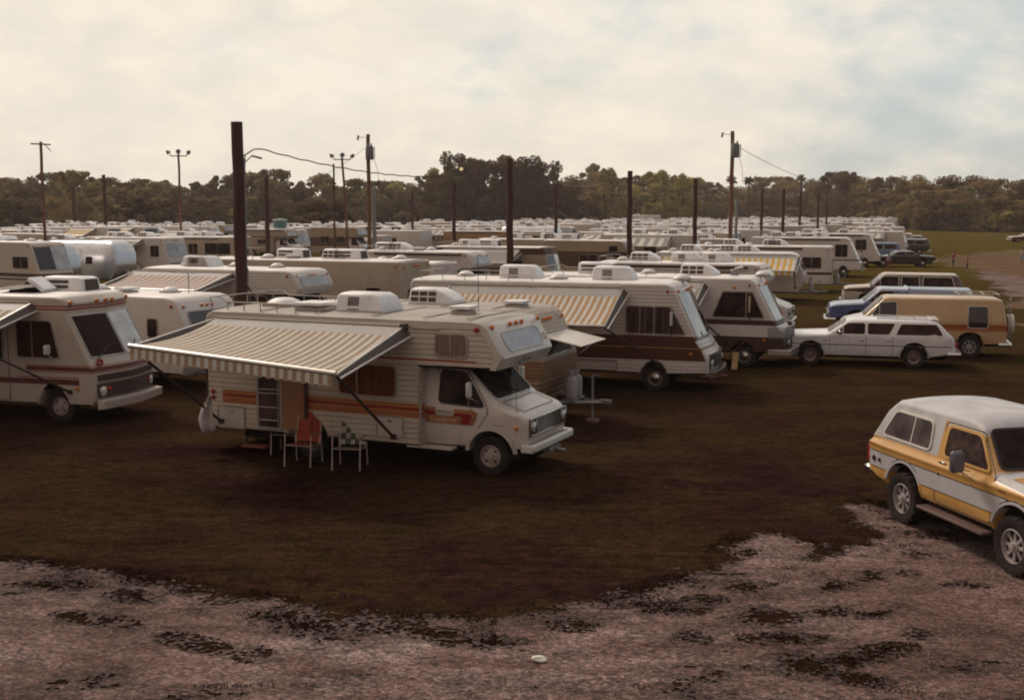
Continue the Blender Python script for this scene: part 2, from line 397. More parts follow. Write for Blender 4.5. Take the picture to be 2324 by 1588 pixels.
def wheel(parent, x, y, r, wd, kind='cap', name='wheel'):
    """tyre mesh with a rim child; y sign gives the outer side"""
    sg = 1 if y > 0 else -1; key = (r, wd, kind, sg)
    if key in WC:
        t = WC[key].copy(); COL.objects.link(t); t.parent = parent; t.location = (x, y, r)
        for ch in WC[key].children:
            c = ch.copy(); COL.objects.link(c); c.parent = t
        return t
    rr = r * (0.60 if kind != 'dish' else 0.56); h = wd / 2; m = MB()
    m.lathe([(rr, -h * 0.8), (r * 0.80, -h), (r * 0.95, -h * 0.95), (r, -h * 0.7), (r, h * 0.7), (r * 0.95, h * 0.95), (r * 0.80, h), (rr, h * 0.8), (rr, -h * 0.8)], (0, 0, 0), (0, 1, 0), RUB, 28)
    if kind == 'mud':
        for i in range(36):
            a = 2 * math.pi * i / 36
            m.box((math.cos(a) * r * 0.985, (h * 0.45) * (1 if i % 2 else -1), math.sin(a) * r * 0.985), (0.03, h * 0.95, r * 0.11), RUB, rot=(0, -a, 0))
    t = m.build('wheel', parent, loc=(x, y, r)); m = MB(); s = sg
    if kind == 'cap':      # steel wheel, chrome cap
        m.lathe([(rr, s * h * 0.75), (rr * 0.92, s * h * 0.55), (rr * 0.78, s * h * 0.35), (rr * 0.62, s * h * 0.5)], (0, 0, 0), (0, 1, 0), RIMB, 24)
        m.lathe([(rr * 0.62, s * h * 0.5), (rr * 0.55, s * h * 0.85), (rr * 0.25, s * h * 1.0), (0, s * h * 1.05)], (0, 0, 0), (0, 1, 0), CHR, 24)
    elif kind == 'full':   # full wheel cover
        CHR_ = RIMC
        m.lathe([(rr * 1.04, s * h * 0.8), (rr * 0.95, s * h * 0.95), (rr * 0.7, s * h * 0.75), (rr * 0.35, s * h * 0.85), (rr * 0.30, s * h * 1.1), (0, s * h * 1.15)], (0, 0, 0), (0, 1, 0), CHR_, 24)
    elif kind == 'dish':   # truck disc with hand holes
        m.lathe([(rr, s * h * 0.8), (rr * 0.93, s * h * 0.9), (rr * 0.85, s * h * 0.5), (rr * 0.72, s * h * 0.62), (rr * 0.42, s * h * 0.75), (rr * 0.30, s * h * 0.75), (rr * 0.28, s * h * 1.1), (0, s * h * 1.12)], (0, 0, 0), (0, 1, 0), RIMD, 28)
        for i in range(4):
            a = R(45 + 90 * i); m.lathe([(rr * 0.13, s * h * 0.70), (0, s * h * 0.72)], (math.cos(a) * rr * 0.62, 0, math.sin(a) * rr * 0.62), (0, 1, 0), DARK, 10)
    else:                  # eight spoke steel mudder rim
        m.lathe([(rr, s * h * 0.85), (rr * 0.94, s * h * 0.9), (rr * 0.88, s * h * 0.45), (rr * 0.86, s * h * 0.35)], (0, 0, 0), (0, 1, 0), RIMS, 28)
        m.lathe([(rr * 0.88, s * h * 0.05), (0, s * h * 0.05)], (0, 0, 0), (0, 1, 0), DARK, 20)
        m.lathe([(rr * 0.36, s * h * 0.3), (rr * 0.34, s * h * 0.72), (rr * 0.22, s * h * 0.75), (rr * 0.2, s * h * 1.05), (0, s * h * 1.1)], (0, 0, 0), (0, 1, 0), RIMS, 20)
        for i in range(8):
            a = R(45 * i); m.box((math.cos(a) * rr * 0.6, s * h * 0.55, math.sin(a) * rr * 0.6), (rr * 0.56, h * 0.2, rr * 0.20), RIMS, rot=(0, -a, 0))
    m.build('rim', t)
    WC[key] = t; return t
RIMC = simple('dull wheel cover', (0.20, 0.15, 0.14), 0.4, metal=0.7)
RIMB = simple('painted steel rim', (0.16, 0.13, 0.12), 0.5, metal=0.3)
RIMD = simple('white steel disc', (0.34, 0.27, 0.24), 0.5)
RIMS = simple('white spoke rim', (0.38, 0.34, 0.33), 0.45, metal=0.2)
def text_mesh(mb, s, size, mapf, mat, u0, v0, shear=0.0, off=0.006, space=1.0, align='LEFT'):
    cu = bpy.data.curves.new('t', 'FONT'); cu.body = s; cu.size = size; cu.shear = shear; cu.space_character = space; cu.align_x = align; cu.resolution_u = 2
    o = bpy.data.objects.new('t', cu); COL.objects.link(o); dg = bpy.context.evaluated_depsgraph_get(); dg.update()
    me = bpy.data.meshes.new_from_object(o.evaluated_get(dg))
    mb.add([mapf(u0 + q.co.x, v0 + q.co.y, off) for q in me.vertices], [list(p.vertices) for p in me.polygons], mat)
    bpy.data.objects.remove(o); bpy.data.curves.remove(cu); bpy.data.meshes.remove(me)
def window(parent, poly, mapf, curtain=INT, glass=GLS, frame=FRM, fw=0.03, bars=(), name='window', cu=(), cv=(), fo=0.022, hbars=()):
    """frame mesh with a pane child; the pane mesh carries the curtain or dim room behind the glass"""
    m = MB(); ring(m, grow(poly, fw), poly, mapf, frame, fo, -0.01)
    zs = [p[1] for p in poly]; xs = [p[0] for p in poly]; z0, z1 = min(zs), max(zs)
    for b in bars: surf(m, [(b - fw * 0.4, z0), (b + fw * 0.4, z0), (b + fw * 0.4, z1), (b - fw * 0.4, z1)], mapf, frame, (), cv, 0.01, fo * 0.9)
    for b in hbars: surf(m, [(min(xs), b - fw * 0.4), (max(xs), b - fw * 0.4), (max(xs), b + fw * 0.4), (min(xs), b + fw * 0.4)], mapf, frame, cu, (), 0.01, fo * 0.9)
    w_ = m.build(name, parent, parent_deform(parent)); m = MB()
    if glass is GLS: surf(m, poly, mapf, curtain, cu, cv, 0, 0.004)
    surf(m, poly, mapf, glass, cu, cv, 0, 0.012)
    m.build('pane', w_, parent_deform(parent)); return w_
DEF = {}
def parent_deform(p): return DEF.get(p.name if p else None)
# ------------------------------------------------------------------ setting: ground sheets
def gp(x, y, h=0.0):
    """ground (or height h) point seen at a photo pixel of the 2324 px wide picture"""
    a = (x - 1162) / FPX; b = (794 - y) / FPX; cp, s_ = math.cos(PITCH), math.sin(PITCH)
    d = (a, cp + b * s_, -s_ + b * cp); t = (h - CAMH) / d[2]; return (d[0] * t, d[1] * t)
def ground_mat():
    m, n, l, b = mat_base('grass field', 1.0, 0, 0.0)
    t = n.new('ShaderNodeTexCoord'); s = n.new('ShaderNodeSeparateXYZ'); l.new(t.outputs['Object'], s.inputs[0])
    A = rmp(n, l, nz(n, l, 0.35, 8, rough=0.68), [(0.30, (0.0165, 0.0078, 0.0076)), (0.43, (0.0275, 0.0130, 0.0104)), (0.56, (0.0310, 0.0195, 0.0100)), (0.70, (0.0430, 0.0195, 0.0140))])
    F = rmp(n, l, nz(n, l, 5.0, 8, rough=0.75, stretch=(0.8, 1.3, 1)), [(0.34, (0.50, 0.46, 0.46)), (0.50, (1, 1, 1)), (0.66, (1.6, 1.5, 1.4))])
    near = mixc(n, l, 1.0, A, F, 'MULTIPLY')
    near = mixc(n, l, 1.0, near, rmp(n, l, nz(n, l, 1.0, 6, rough=0.65, stretch=(0.13, 0.75, 1)), [(0.30, (0.55, 0.50, 0.54)), (0.42, (0.95, 0.95, 0.98)), (0.60, (1.08, 1.10, 1.05)), (0.72, (1.30, 1.2, 1.2))]), 'MULTIPLY')
    near = mixc(n, l, 1.0, near, rmp(n, l, nz(n, l, 20, 4, rough=0.75, stretch=(0.8, 1.5, 1)), [(0.36, (0.45, 0.45, 0.47)), (0.64, (1.7, 1.65, 1.6))]), 'MULTIPLY')
    fr = rmp(n, l, nz(n, l, 0.06, 8, rough=0.7), [(0.35, (0.104, 0.052, 0.018)), (0.5, (0.088, 0.064, 0.016)), (0.66, (0.084, 0.076, 0.018))])
    fr = mixc(n, l, 1.0, fr, rmp(n, l, nz(n, l, 1.1, 6, rough=0.7), [(0.3, (0.72, 0.70, 0.68)), (0.7, (1.15, 1.12, 1.1))]), 'MULTIPLY')
    mr = n.new('ShaderNodeMapRange'); mr.inputs[1].default_value = 26; mr.inputs[2].default_value = 105; l.new(s.outputs['Y'], mr.inputs[0])
    col = mixc(n, l, mr.outputs[0], near, fr)
    tuft = rmp(n, l, nz(n, l, 2.2, 9, rough=0.78, stretch=(0.45, 1.4, 1)), [(0.36, (0.55, 0.52, 0.52)), (0.47, (0.95, 0.95, 0.95)), (0.58, (1.1, 1.08, 1.05)), (0.70, (1.5, 1.4, 1.35))])
    col = mixc(n, l, 1.0, col, tuft, 'MULTIPLY')
    l.new(col, b.inputs['Base Color']); bump(n, l, b, nz(n, l, 7, 8, rough=0.7), 0.8, 0.06)
    return m
def gravel_mat(name, pale):
    m, n, l, b = mat_base(name, 0.95, 0, 0.2)
    k = pale
    A = rmp(n, l, nz(n, l, 0.45, 7, rough=0.62, stretch=(0.7, 1.2, 1)), [(0.30, (0.092 * k, 0.050 * k, 0.041 * k)), (0.5, (0.148 * k, 0.094 * k, 0.083 * k)), (0.68, (0.215 * k, 0.152 * k, 0.142 * k))])
    t = n.new('ShaderNodeTexCoord'); vo = n.new('ShaderNodeTexVoronoi'); vo.inputs['Scale'].default_value = 26; l.new(t.outputs['Object'], vo.inputs['Vector'])
    g = n.new('ShaderNodeSeparateColor'); l.new(vo.outputs['Color'], g.inputs[0])
    S = rmp(n, l, g.outputs[0], [(0.0, (0.45, 0.40, 0.37)), (0.5, (0.95, 0.95, 0.95)), (0.9, (1.45, 1.45, 1.48)), (1.0, (1.9, 1.9, 1.95))])
    col = mixc(n, l, 1.0, A, S, 'MULTIPLY')
    D = rmp(n, l, nz(n, l, 1.3, 8, rough=0.7, stretch=(0.6, 1.5, 1)), [(0.28, (0.30, 0.21, 0.19)), (0.40, (0.62, 0.53, 0.50)), (0.50, (0.98, 0.98, 0.98)), (0.66, (1.22, 1.22, 1.22))])
    col = mixc(n, l, 1.0, col, D, 'MULTIPLY')
    col = mixc(n, l, 1.0, col, rmp(n, l, nz(n, l, 0.28, 5, rough=0.6, stretch=(0.5, 1.1, 1)), [(0.36, (0.62, 0.54, 0.51)), (0.50, (0.95, 0.93, 0.92)), (0.62, (1.08, 1.08, 1.08))]), 'MULTIPLY')
    l.new(col, b.inputs['Base Color']); bump(n, l, b, vo.outputs['Distance'], 0.7, 0.02)
    return m
GROUND = ground_mat(); GRAVEL = gravel_mat('pale gravel', 1.0); GRAV2 = gravel_mat('thin gravel over earth', 0.68); GRAV3 = gravel_mat('sparse gravel in mud', 0.38)
DIRT = simple('bare brown dirt', (0.112, 0.060, 0.022), 0.95, spec=0.1, var=0.4, scale=0.3)
# the ground: finer near the camera, reaching past the horizon
gm = MB(); xs_ = [-4000, -1500, -600, -300, -150] + [-100 + 10 * i for i in range(21)] + [150, 300, 600, 1500, 4000]
ys_ = [-200, 0] + [8 + 8 * i for i in range(20)] + [200, 260, 340, 450, 600, 1000, 2000, 5000]
gm.add([(x, y, 0) for y in ys_ for x in xs_], [[j * len(xs_) + i, j * len(xs_) + i + 1, (j + 1) * len(xs_) + i + 1, (j + 1) * len(xs_) + i] for j in range(len(ys_) - 1) for i in range(len(xs_) - 1)], GROUND)
tag(gm.build('ground', smooth=0), kind='structure')
from mathutils import noise as MN
def nv(x, y, f, o=4, z=0.0): return MN.fractal(Vector((x * f, y * f, z)), 0.9, 2.1, o)
def inpoly(x, y, P):
    c = False; j = len(P) - 1
    for i in range(len(P)):
        if (P[i][1] > y) != (P[j][1] > y) and x < (P[j][0] - P[i][0]) * (y - P[i][1]) / (P[j][1] - P[i][1]) + P[i][0]: c = not c
        j = i
    return c
def dseg(x, y, P):
    best = 1e9
    for i in range(len(P)):
        a = P[i - 1]; b = P[i]; dx, dy = b[0] - a[0], b[1] - a[1]; t = max(0, min(1, ((x - a[0]) * dx + (y - a[1]) * dy) / (dx * dx + dy * dy + 1e-9)))
        best = min(best, math.hypot(x - a[0] - t * dx, y - a[1] - t * dy))
    return best
def sheet(name, edge, holes, mat, z, cell, rag=0.35, fr=1.6, holef=1.0, zf=None, mats3=None):
    """ragged sheet: a fine grid kept where the signed distance to the outline plus noise is positive"""
    x0, x1 = min(p[0] for p in edge), max(p[0] for p in edge); y0, y1 = min(p[1] for p in edge), max(p[1] for p in edge)
    nx, ny = int((x1 - x0 + 1) / cell), int((y1 - y0 + 1) / cell)
    V = {}; vs = []; F = []; ML = []
    def vert(i, j):
        if (i, j) not in V:
            x = x0 - 0.5 + i * cell; y = y0 - 0.5 + j * cell
            V[(i, j)] = len(vs); jx = (math.sin(i * 12.9898 + j * 78.233) * 43758.5) % 1 - 0.5; jy = (math.sin(i * 39.3 + j * 11.1) * 23421.6) % 1 - 0.5
            vs.append((x + jx * cell * 0.5, y + jy * cell * 0.5, z + (zf(x, y) if zf else 0)))
        return V[(i, j)]
    for j in range(ny):
        y = y0 - 0.5 + (j + 0.5) * cell
        for i in range(nx):
            x = x0 - 0.5 + (i + 0.5) * cell
            d = dseg(x, y, edge)
            if d > 1.0 and not inpoly(x, y, edge): continue
            sd = (d if inpoly(x, y, edge) else -d) + rag * nv(x, y, fr) + rag * 0.35 * nv(x, y, fr * 5, 3, 3.0)
            for hx, hy, rx, ry, ca, sa in holes:
                ux, uy = x - hx, y - hy; q = math.hypot((ux * ca + uy * sa) / rx, (-ux * sa + uy * ca) / ry)
                if q < 2: sd = min(sd, (q - 1) * min(rx, ry) * 0.9 + 0.16 * holef * nv(x, y, 3.2, 4, 9.0))
            if d < 3.5: sd = min(sd, 0.30 + 0.55 * nv(x * 0.6, y * 1.5, 1.3, 4, 5.0) + 0.30 * nv(x * 0.8, y * 1.8, 3.4, 3, 7.0) + 0.15 * d)
            if x > 3.2 and y > 13 and d > 0.05 and inpoly(x, y, edge): sd += 0.06
            if sd + (random.uniform(-0.13, 0.13) if mats3 else 0) > 0:
                F.append([vert(i, j), vert(i + 1, j), vert(i + 1, j + 1), vert(i, j + 1)])
                if mats3: q = sd + random.uniform(-0.2, 0.2) + 0.10 * nv(x, y, 4.0, 3, 11.0) + (0.14 if x > 3.2 and y > 13.0 else 0); ML.append(mats3[0] if q < 0.10 else mats3[1] if q < 0.34 else mat)
    m = MB(); m.add(vs, F, ML if mats3 else mat); o = m.build(name, smooth=0); return tag(o, kind='structure')
edge_px = [(-60, 1268), (60, 1282), (150, 1290), (400, 1332), (620, 1372), (820, 1398), (1000, 1410), (1180, 1402), (1330, 1368), (1500, 1332), (1640, 1296), (1655, 1255), (1692, 1222), (1760, 1214), (1818, 1236), (1845, 1268), (1905, 1246), (1985, 1238), (2010, 1220), (1950, 1176), (1905, 1150), (1975, 1142), (2060, 1176), (2180, 1200), (2300, 1180), (2480, 1190), (2700, 1640), (-400, 1640), (-300, 1290)]
edge = [gp(*q) for q in edge_px]
hol = []
for hx, hy, rx, ry, an in [(720, 1424, 60, 11, 0), (850, 1420, 70, 9, -8), (980, 1440, 90, 10, -8), (1085, 1458, 60, 7, 0), (1750, 1402, 62, 15, 0), (1870, 1390, 50, 9, 5), (1830, 1508, 52, 20, 0), (1925, 1500, 62, 10, 5), (2010, 1478, 52, 6, 8), (1940, 1540, 50, 8, -8), (450, 1464, 75, 6, -10), (560, 1484, 50, 5, -10), (1890, 1332, 50, 9, 12), (1960, 1312, 45, 6, 12), (1700, 1332, 38, 9, 0), (300, 1352, 50, 8, -10), (175, 1402, 40, 7, -10), (250, 1410, 44, 6, -10), (1600, 1362, 30, 5, 0), (1540, 1385, 40, 8, 0), (1700, 1258, 40, 7, 0), (1570, 1450, 25, 9, 0), (2100, 1260, 30, 4, 0), (2050, 1300, 24, 5, 0), (2190, 1330, 30, 5, 0), (1780, 1450, 60, 7, 0), (2080, 1440, 24, 4, 8), (470, 1345, 60, 6, -8), (900, 1378, 60, 5, 0), (2110, 1215, 60, 8, -10), (1300, 1420, 40, 6, 0), (120, 1330, 60, 6, 0), (1990, 1395, 34, 4, 4), (640, 1400, 40, 6, -5)]:
    X, Y = gp(hx, hy); s1 = (gp(hx + rx, hy)[0] - X); s2 = (gp(hx, hy - ry)[1] - Y); hol.append((X, Y, s1, max(s2, 0.12), math.cos(R(an * 3)), math.sin(R(an * 3))))
sheet('gravel', edge, hol, GRAVEL, 0.012, 0.045, mats3=(GRAV3, GRAV2))
tr = [(2560, 552), (2400, 560), (2260, 570), (2170, 580), (2110, 592), (2140, 602), (2215, 612), (2250, 640), (2300, 700), (2420, 760), (2700, 900), (2800, 640)]
sheet('dirt_track', [gp(*q) for q in tr], [], DIRT, 0.006, 0.9, rag=2.6, fr=0.12)
gr = [(2232, 614), (2290, 622), (2350, 636), (2500, 680), (2520, 760), (2400, 728), (2324, 686), (2270, 650), (2240, 632)]
sheet('gravel_track', [gp(*q) for q in gr], [], GRAVEL, 0.014, 0.45, rag=1.1, fr=0.3)
# mud streaks worn into the grass beside the gravel
mud = simple('damp trampled mud', (0.026, 0.012, 0.010), 1.0, spec=0.0, var=0.5, scale=3)
for k, (pp) in enumerate([[(1020, 1352), (1250, 1335), (1400, 1318), (1560, 1300), (1580, 1312), (1400, 1345), (1200, 1372), (1040, 1376)], [(1520, 1092), (1750, 1100), (1940, 1112), (1960, 1130), (1760, 1122), (1560, 1110)], [(560, 1312), (760, 1330), (900, 1362), (1000, 1382), (800, 1372), (600, 1345)]]):
    sheet('mud_patch', [gp(*q) for q in pp], [], mud, 0.005, 0.08, rag=0.5, fr=1.2)
# grass blades standing in the field and along the gravel edge: nobody could count them
rg = np.random.default_rng(3)
def grass():
    Nb = 26000; P = []
    y = 11.2 + (rg.random(Nb * 7) ** 1.0) * 9; x = (rg.random(Nb * 7) * 2 - 1) * (y * 0.47 + 0.6)
    keep = []
    for i in range(Nb * 7):
        if len(keep) >= Nb: break
        X, Y = x[i], y[i]; c = nv(X, Y, 0.9, 4, 2.0)
        if Y < 20 and inpoly(X, Y, edge):
            inh = any(math.hypot(((X - h[0]) * h[4] + (Y - h[1]) * h[5]) / h[2], (-(X - h[0]) * h[5] + (Y - h[1]) * h[4]) / h[3]) < 1 for h in hol)
            if not inh and (dseg(X, Y, edge) > 0.9 or c < 0.25): continue
        if Y > 19.5 or not (dseg(X, Y, edge) < 0.35 or inpoly(X, Y, edge)) or c < -0.05 and rg.random() < 0.8: continue
        keep.append((X, Y, c))
    K = np.array(keep); n = len(K); h = (0.010 + 0.020 * rg.random(n)) * (0.8 + 0.5 * (K[:, 2] > 0.3)); a = rg.random(n) * 6.283; wd = 0.006 + 0.006 * rg.random(n) + K[:, 1] * 0.0003
    lx, ly = (rg.random(n) - 0.5) * 0.09, (rg.random(n) - 0.5) * 0.09
    v = np.zeros((n, 3, 3)); dx, dy = np.cos(a) * wd, np.sin(a) * wd
    v[:, 0] = np.stack([K[:, 0] - dx, K[:, 1] - dy, np.zeros(n)], 1); v[:, 1] = np.stack([K[:, 0] + dx, K[:, 1] + dy, np.zeros(n)], 1); v[:, 2] = np.stack([K[:, 0] + lx, K[:, 1] + ly, h], 1)
    me = bpy.data.meshes.new('grass_blades'); me.vertices.add(n * 3); me.vertices.foreach_set('co', v.ravel()); me.loops.add(n * 3); me.loops.foreach_set('vertex_index', np.arange(n * 3, dtype=np.int32))
    me.polygons.add(n); me.polygons.foreach_set('loop_start', np.arange(0, n * 3, 3, dtype=np.int32)); me.polygons.foreach_set('loop_total', np.full(n, 3, dtype=np.int32)); me.update(calc_edges=True)
    m, nn, l, b = mat_base('grass blade', 1.0, 0, 0.0)
    l.new(rmp(nn, l, nz(nn, l, 0.8, 5), [(0.3, (0.026, 0.012, 0.009)), (0.5, (0.032, 0.018, 0.009)), (0.7, (0.040, 0.019, 0.012))]), b.inputs['Base Color'])
    me.materials.append(m); o = bpy.data.objects.new('grass', me); COL.objects.link(o)
    tag(o, 'short olive brown grass growing over the field up to the gravel', 'grass', kind='stuff')
grass()
# loose stones over the gravel
def stones():
    m = MB(); st = simple('loose pale stones', (0.20, 0.145, 0.13), 0.9, var=0.5, scale=9)
    V = []; F = []
    n = 0
    while n < 5200:
        Y = 11.0 + random.random() ** 1.3 * 8.5; X = (random.random() * 2 - 1) * (Y * 0.47 + 0.5)
        if not inpoly(X, Y, edge) or any(math.hypot((X - h[0]) / h[2], (Y - h[1]) / h[3]) < 0.8 for h in hol): continue
        s_ = random.uniform(0.008, 0.018); b = len(V); a = random.random() * 3
        for k in range(4): V.append((X + s_ * math.cos(a + k * 1.57) * random.uniform(0.7, 1.2), Y + s_ * math.sin(a + k * 1.57) * random.uniform(0.7, 1.2), 0.012))
        V.append((X, Y, 0.012 + s_ * random.uniform(0.5, 0.9)))
        F += [[b, b + 1, b + 4], [b + 1, b + 2, b + 4], [b + 2, b + 3, b + 4], [b + 3, b, b + 4]]; n += 1
    m.add(V, F, st); tag(m.build('gravel_stones', smooth=0), 'loose pale stones scattered over the gravel in the foreground', 'stones', kind='stuff')
stones()
# crumpled paper litter on the gravel
m = MB(); PX, PY = gp(1224, 1503)
bm = bmesh.new(); bmesh.ops.create_icosphere(bm, subdivisions=2, radius=0.075)
for q in bm.verts:
    k = 0.75 + 0.5 * MN.noise(q.co * 14); q.co = Vector((q.co.x * 1.5 * k, q.co.y * k, q.co.z * 0.55 * k))
m.add([(q.co.x + PX, q.co.y + PY, q.co.z + 0.045) for q in bm.verts], [[q.index for q in f.verts] for f in bm.faces], simple('white paper', (0.62, 0.58, 0.50), 0.8, var=0.1)); bm.free()
tag(m.build('paper_litter', smooth=0), 'small crumpled white paper lying on the gravel', 'litter')
# ------------------------------------------------------------------ vehicle fittings
def ac_unit(root, x, y, zt, style=0, L=1.18, W=0.78, h=0.37, face=-1):
    m = MB()
    if style == 0:      # tapered cap with a side grille
        poly = [(x - L / 2, zt - 0.01), (x - L * 0.48, zt + h * 0.9), (x - L * 0.42, zt + h), (x + L * 0.28, zt + h), (x + L * 0.40, zt + h * 0.82), (x + L / 2, zt + h * 0.15), (x + L / 2, zt - 0.01)]
    elif style == 1:    # streamlined
        poly = [(x - L / 2, zt - 0.01), (x - L * 0.46, zt + h * 0.85), (x - L * 0.40, zt + h), (x + L * 0.12, zt + h), (x + L * 0.34, zt + h * 0.7), (x + L * 0.52, zt + h * 0.28), (x + L * 0.54, zt - 0.01)]
    else:               # boxy, open dark end
        poly = [(x - L / 2, zt - 0.01), (x - L * 0.5, zt + h * 0.9), (x - L * 0.45, zt + h), (x + L * 0.36, zt + h), (x + L * 0.46, zt + h * 0.9), (x + L / 2, zt - 0.01)]
    wf = lambda X, Z: W / 2 * (1 - 0.16 * max(0, (Z - zt) / h))
    m2 = MB(); shell(m2, poly, wf, 0.05, ACW, (), (), 0.02, None, None, ACW, 4)
    m2.v = [(q[0], q[1] + y, q[2]) for q in m2.v]
    o = m2.build('air_conditioner', root); g = MB(); mp = lambda X, Z, O: (X, y + face * (wf(X, Z) + O), Z)
    if style == 0:
        xa = x - L * 0.24; wd = L * 0.24
        for k in range(8): g.add([mp(xa + wd * k / 8, zt + h * 0.32, 0.008), mp(xa + wd * (k + 0.62) / 8, zt + h * 0.32, 0.008), mp(xa + wd * (k + 0.62) / 8, zt + h * 0.82, 0.008), mp(xa + wd * k / 8, zt + h * 0.82, 0.008)], [[0, 1, 2, 3]], SLOT)
        g.add([mp(xa, zt + h * 0.1, 0.008), mp(xa + wd, zt + h * 0.1, 0.008), mp(xa + wd, zt + h * 0.16, 0.008), mp(xa, zt + h * 0.16, 0.008)], [[0, 1, 2, 3]], SLOT)
    elif style == 1:
        for k in range(3):
            for z_ in (0.18, 0.55): surf(g, [(x - L * 0.42 + k * L * 0.2, zt + h * z_), (x - L * 0.25 + k * L * 0.2, zt + h * z_), (x - L * 0.25 + k * L * 0.2, zt + h * (z_ + 0.27)), (x - L * 0.42 + k * L * 0.2, zt + h * (z_ + 0.27))], mp, SLOT, (), (), 0.0, 0.008)
    else:
        for z_ in (0.25, 0.6): surf(g, [(x - L * 0.4, zt + h * z_), (x + L * 0.15, zt + h * z_), (x + L * 0.15, zt + h * (z_ + 0.2)), (x - L * 0.4, zt + h * (z_ + 0.2))], mp, SLOT, (), (), 0.0, 0.008)
        g.add([(x + L * 0.505, y - W * 0.34, zt + 0.03), (x + L * 0.505, y + W * 0.34, zt + 0.03), (x + L * 0.475, y + W * 0.31, zt + h * 0.84), (x + L * 0.475, y - W * 0.31, zt + h * 0.84)], [[0, 1, 2, 3]], SLOT)
    g.build('grille', o); return o
def roof_vent(root, x, y, zt, dome=True, s=0.42, open_=0):
    m = MB(); m.box((x, y, zt + 0.03), (s * 1.05, s * 1.05, 0.09), FRM)
    if dome: m.lathe([(s * 0.56, 0.075), (s * 0.5, 0.12), (s * 0.3, 0.17), (0, 0.19)], (x, y, zt), (0, 0, 1), ACW, 14)
    else: m.box((x, y, zt + 0.13), (s * 1.2, s * 1.2, 0.06), ACW, rot=(0, -open_, 0))
    return m.build('roof_vent', root)
def awning(root, x0, x1, zt, w_, reach, drop, mats, n=20, band=0.16, sg=-1, valance=True, arm_z=0.75, arm_x=(0.25, -0.25), nm='awning', brace=True, bandmat=None, skL=0.0, dropL=None):
    """canopy sheet with sewn stripes, roller tube, valance, rafters and lower braces"""
    bandmat = bandmat or AWG; m = MB(); NS = 8
    dl = drop if dropL is None else dropL
    def pt(x, t):
        u = (x - x0) / (x1 - x0); return (x - skL * (1 - u) * t, sg * (w_ + reach * t), zt - (dl + (drop - dl) * u) * t - 0.09 * math.sin(math.pi * t))
    for i in range(n):
        xa, xb = x0 + (x1 - x0) * i / n, x0 + (x1 - x0) * (i + 1) / n
        for k in range(NS):
            t0, t1 = k / NS, (k + 1) / NS
            if t0 < band < t1: cuts = [t0, band, t1]
            else: cuts = [t0, t1]
            for a, b in zip(cuts, cuts[1:]):
                m.add([pt(xa, a), pt(xb, a), pt(xb, b), pt(xa, b)], [[0, 1, 2, 3]], bandmat if b <= band + 1e-6 else mats[i % len(mats)])
        if valance:
            P = pt(xa, 1); Q = pt(xb, 1); q = 5
            for k in range(q):
                a, b = k / q, (k + 1) / q; dz = lambda f: 0.22 + 0.02 * math.sin(math.pi * 2 * ((i + f) / 2.0))
                xa2, xb2 = xa + (xb - xa) * a, xa + (xb - xa) * b
                xa2 = P[0] + (Q[0] - P[0]) * a; xb2 = P[0] + (Q[0] - P[0]) * b; za_ = P[2] + (Q[2] - P[2]) * a; zb_ = P[2] + (Q[2] - P[2]) * b
                m.add([(xa2, P[1] + sg * 0.03, za_ - 0.02), (xb2, P[1] + sg * 0.03, zb_ - 0.02), (xb2, P[1] + sg * 0.05, zb_ - dz(b)), (xa2, P[1] + sg * 0.05, za_ - dz(a))], [[0, 1, 2, 3]], mats[i % len(mats)])
    o = m.build(nm, root, parent_deform(root), smooth=60)
    tag(o)
    m = MB(); P = pt(x0, 1); Q = pt(x1, 1); m.tube([(P[0] - 0.06, P[1], P[2]), (Q[0] + 0.06, Q[1], Q[2])], 0.045, ALU, 8)
    m.tube([(x0, sg * (w_ + 0.02), zt + 0.01), (x1, sg * (w_ + 0.02), zt + 0.01)], 0.025, ALU, 6); m.build('roller', o)
    for k, x in enumerate((x0 - 0.03, x1 + 0.05)):
        m = MB(); A = (x, sg * (w_ + 0.03), zt - 0.02); B = (pt(x, 1)[0], pt(x, 1)[1], pt(x, 1)[2] - 0.02)
        m.tube([A, B], 0.022, ALU, 6)
        m.tube([(A[0] + 0.16, A[1], A[2] - 0.16), (B[0] + 0.10, B[1], B[2] - 0.05)], 0.018, WHT, 6); m.add([(A[0] + 0.02, A[1], A[2] - 0.01), (B[0] + 0.02, B[1], B[2] - 0.01), (B[0] + 0.10, B[1], B[2] - 0.05), (A[0] + 0.16, A[1], A[2] - 0.16)], [[0, 1, 2, 3]], BRC)  # dark quad added between the rafters paints in the shaded gap
        m.build('rafter', o)
        if brace:
            m = MB(); m.tube([B, (x + arm_x[k], sg * (w_ + 0.03), arm_z)], 0.028, BRC, 6); m.box((x + arm_x[k], sg * (w_ + 0.02), arm_z), (0.12, 0.05, 0.10), BRC); m.build('brace', o)
    return o
AWG = simple('awning weather band', (0.29, 0.26, 0.24), 0.6, var=0.12)
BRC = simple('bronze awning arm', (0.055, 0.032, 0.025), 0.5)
def cloth(name, c):
    m, n, l, b = mat_base(name, 0.85, 0, 0.2)
    v = nz(n, l, 2.5, 5); col = rmp(n, l, v, [(0.3, tuple(q * 0.85 for q in c)), (0.7, c)]); l.new(col, b.inputs['Base Color'])
    tl = n.new('ShaderNodeBsdfTranslucent'); l.new(col, tl.inputs[0]); ms = n.new('ShaderNodeMixShader'); ms.inputs[0].default_value = 0.22
    l.new(b.outputs[0], ms.inputs[1]); l.new(tl.outputs[0], ms.inputs[2]); l.new(ms.outputs[0], n['Material Output'].inputs['Surface']); return m
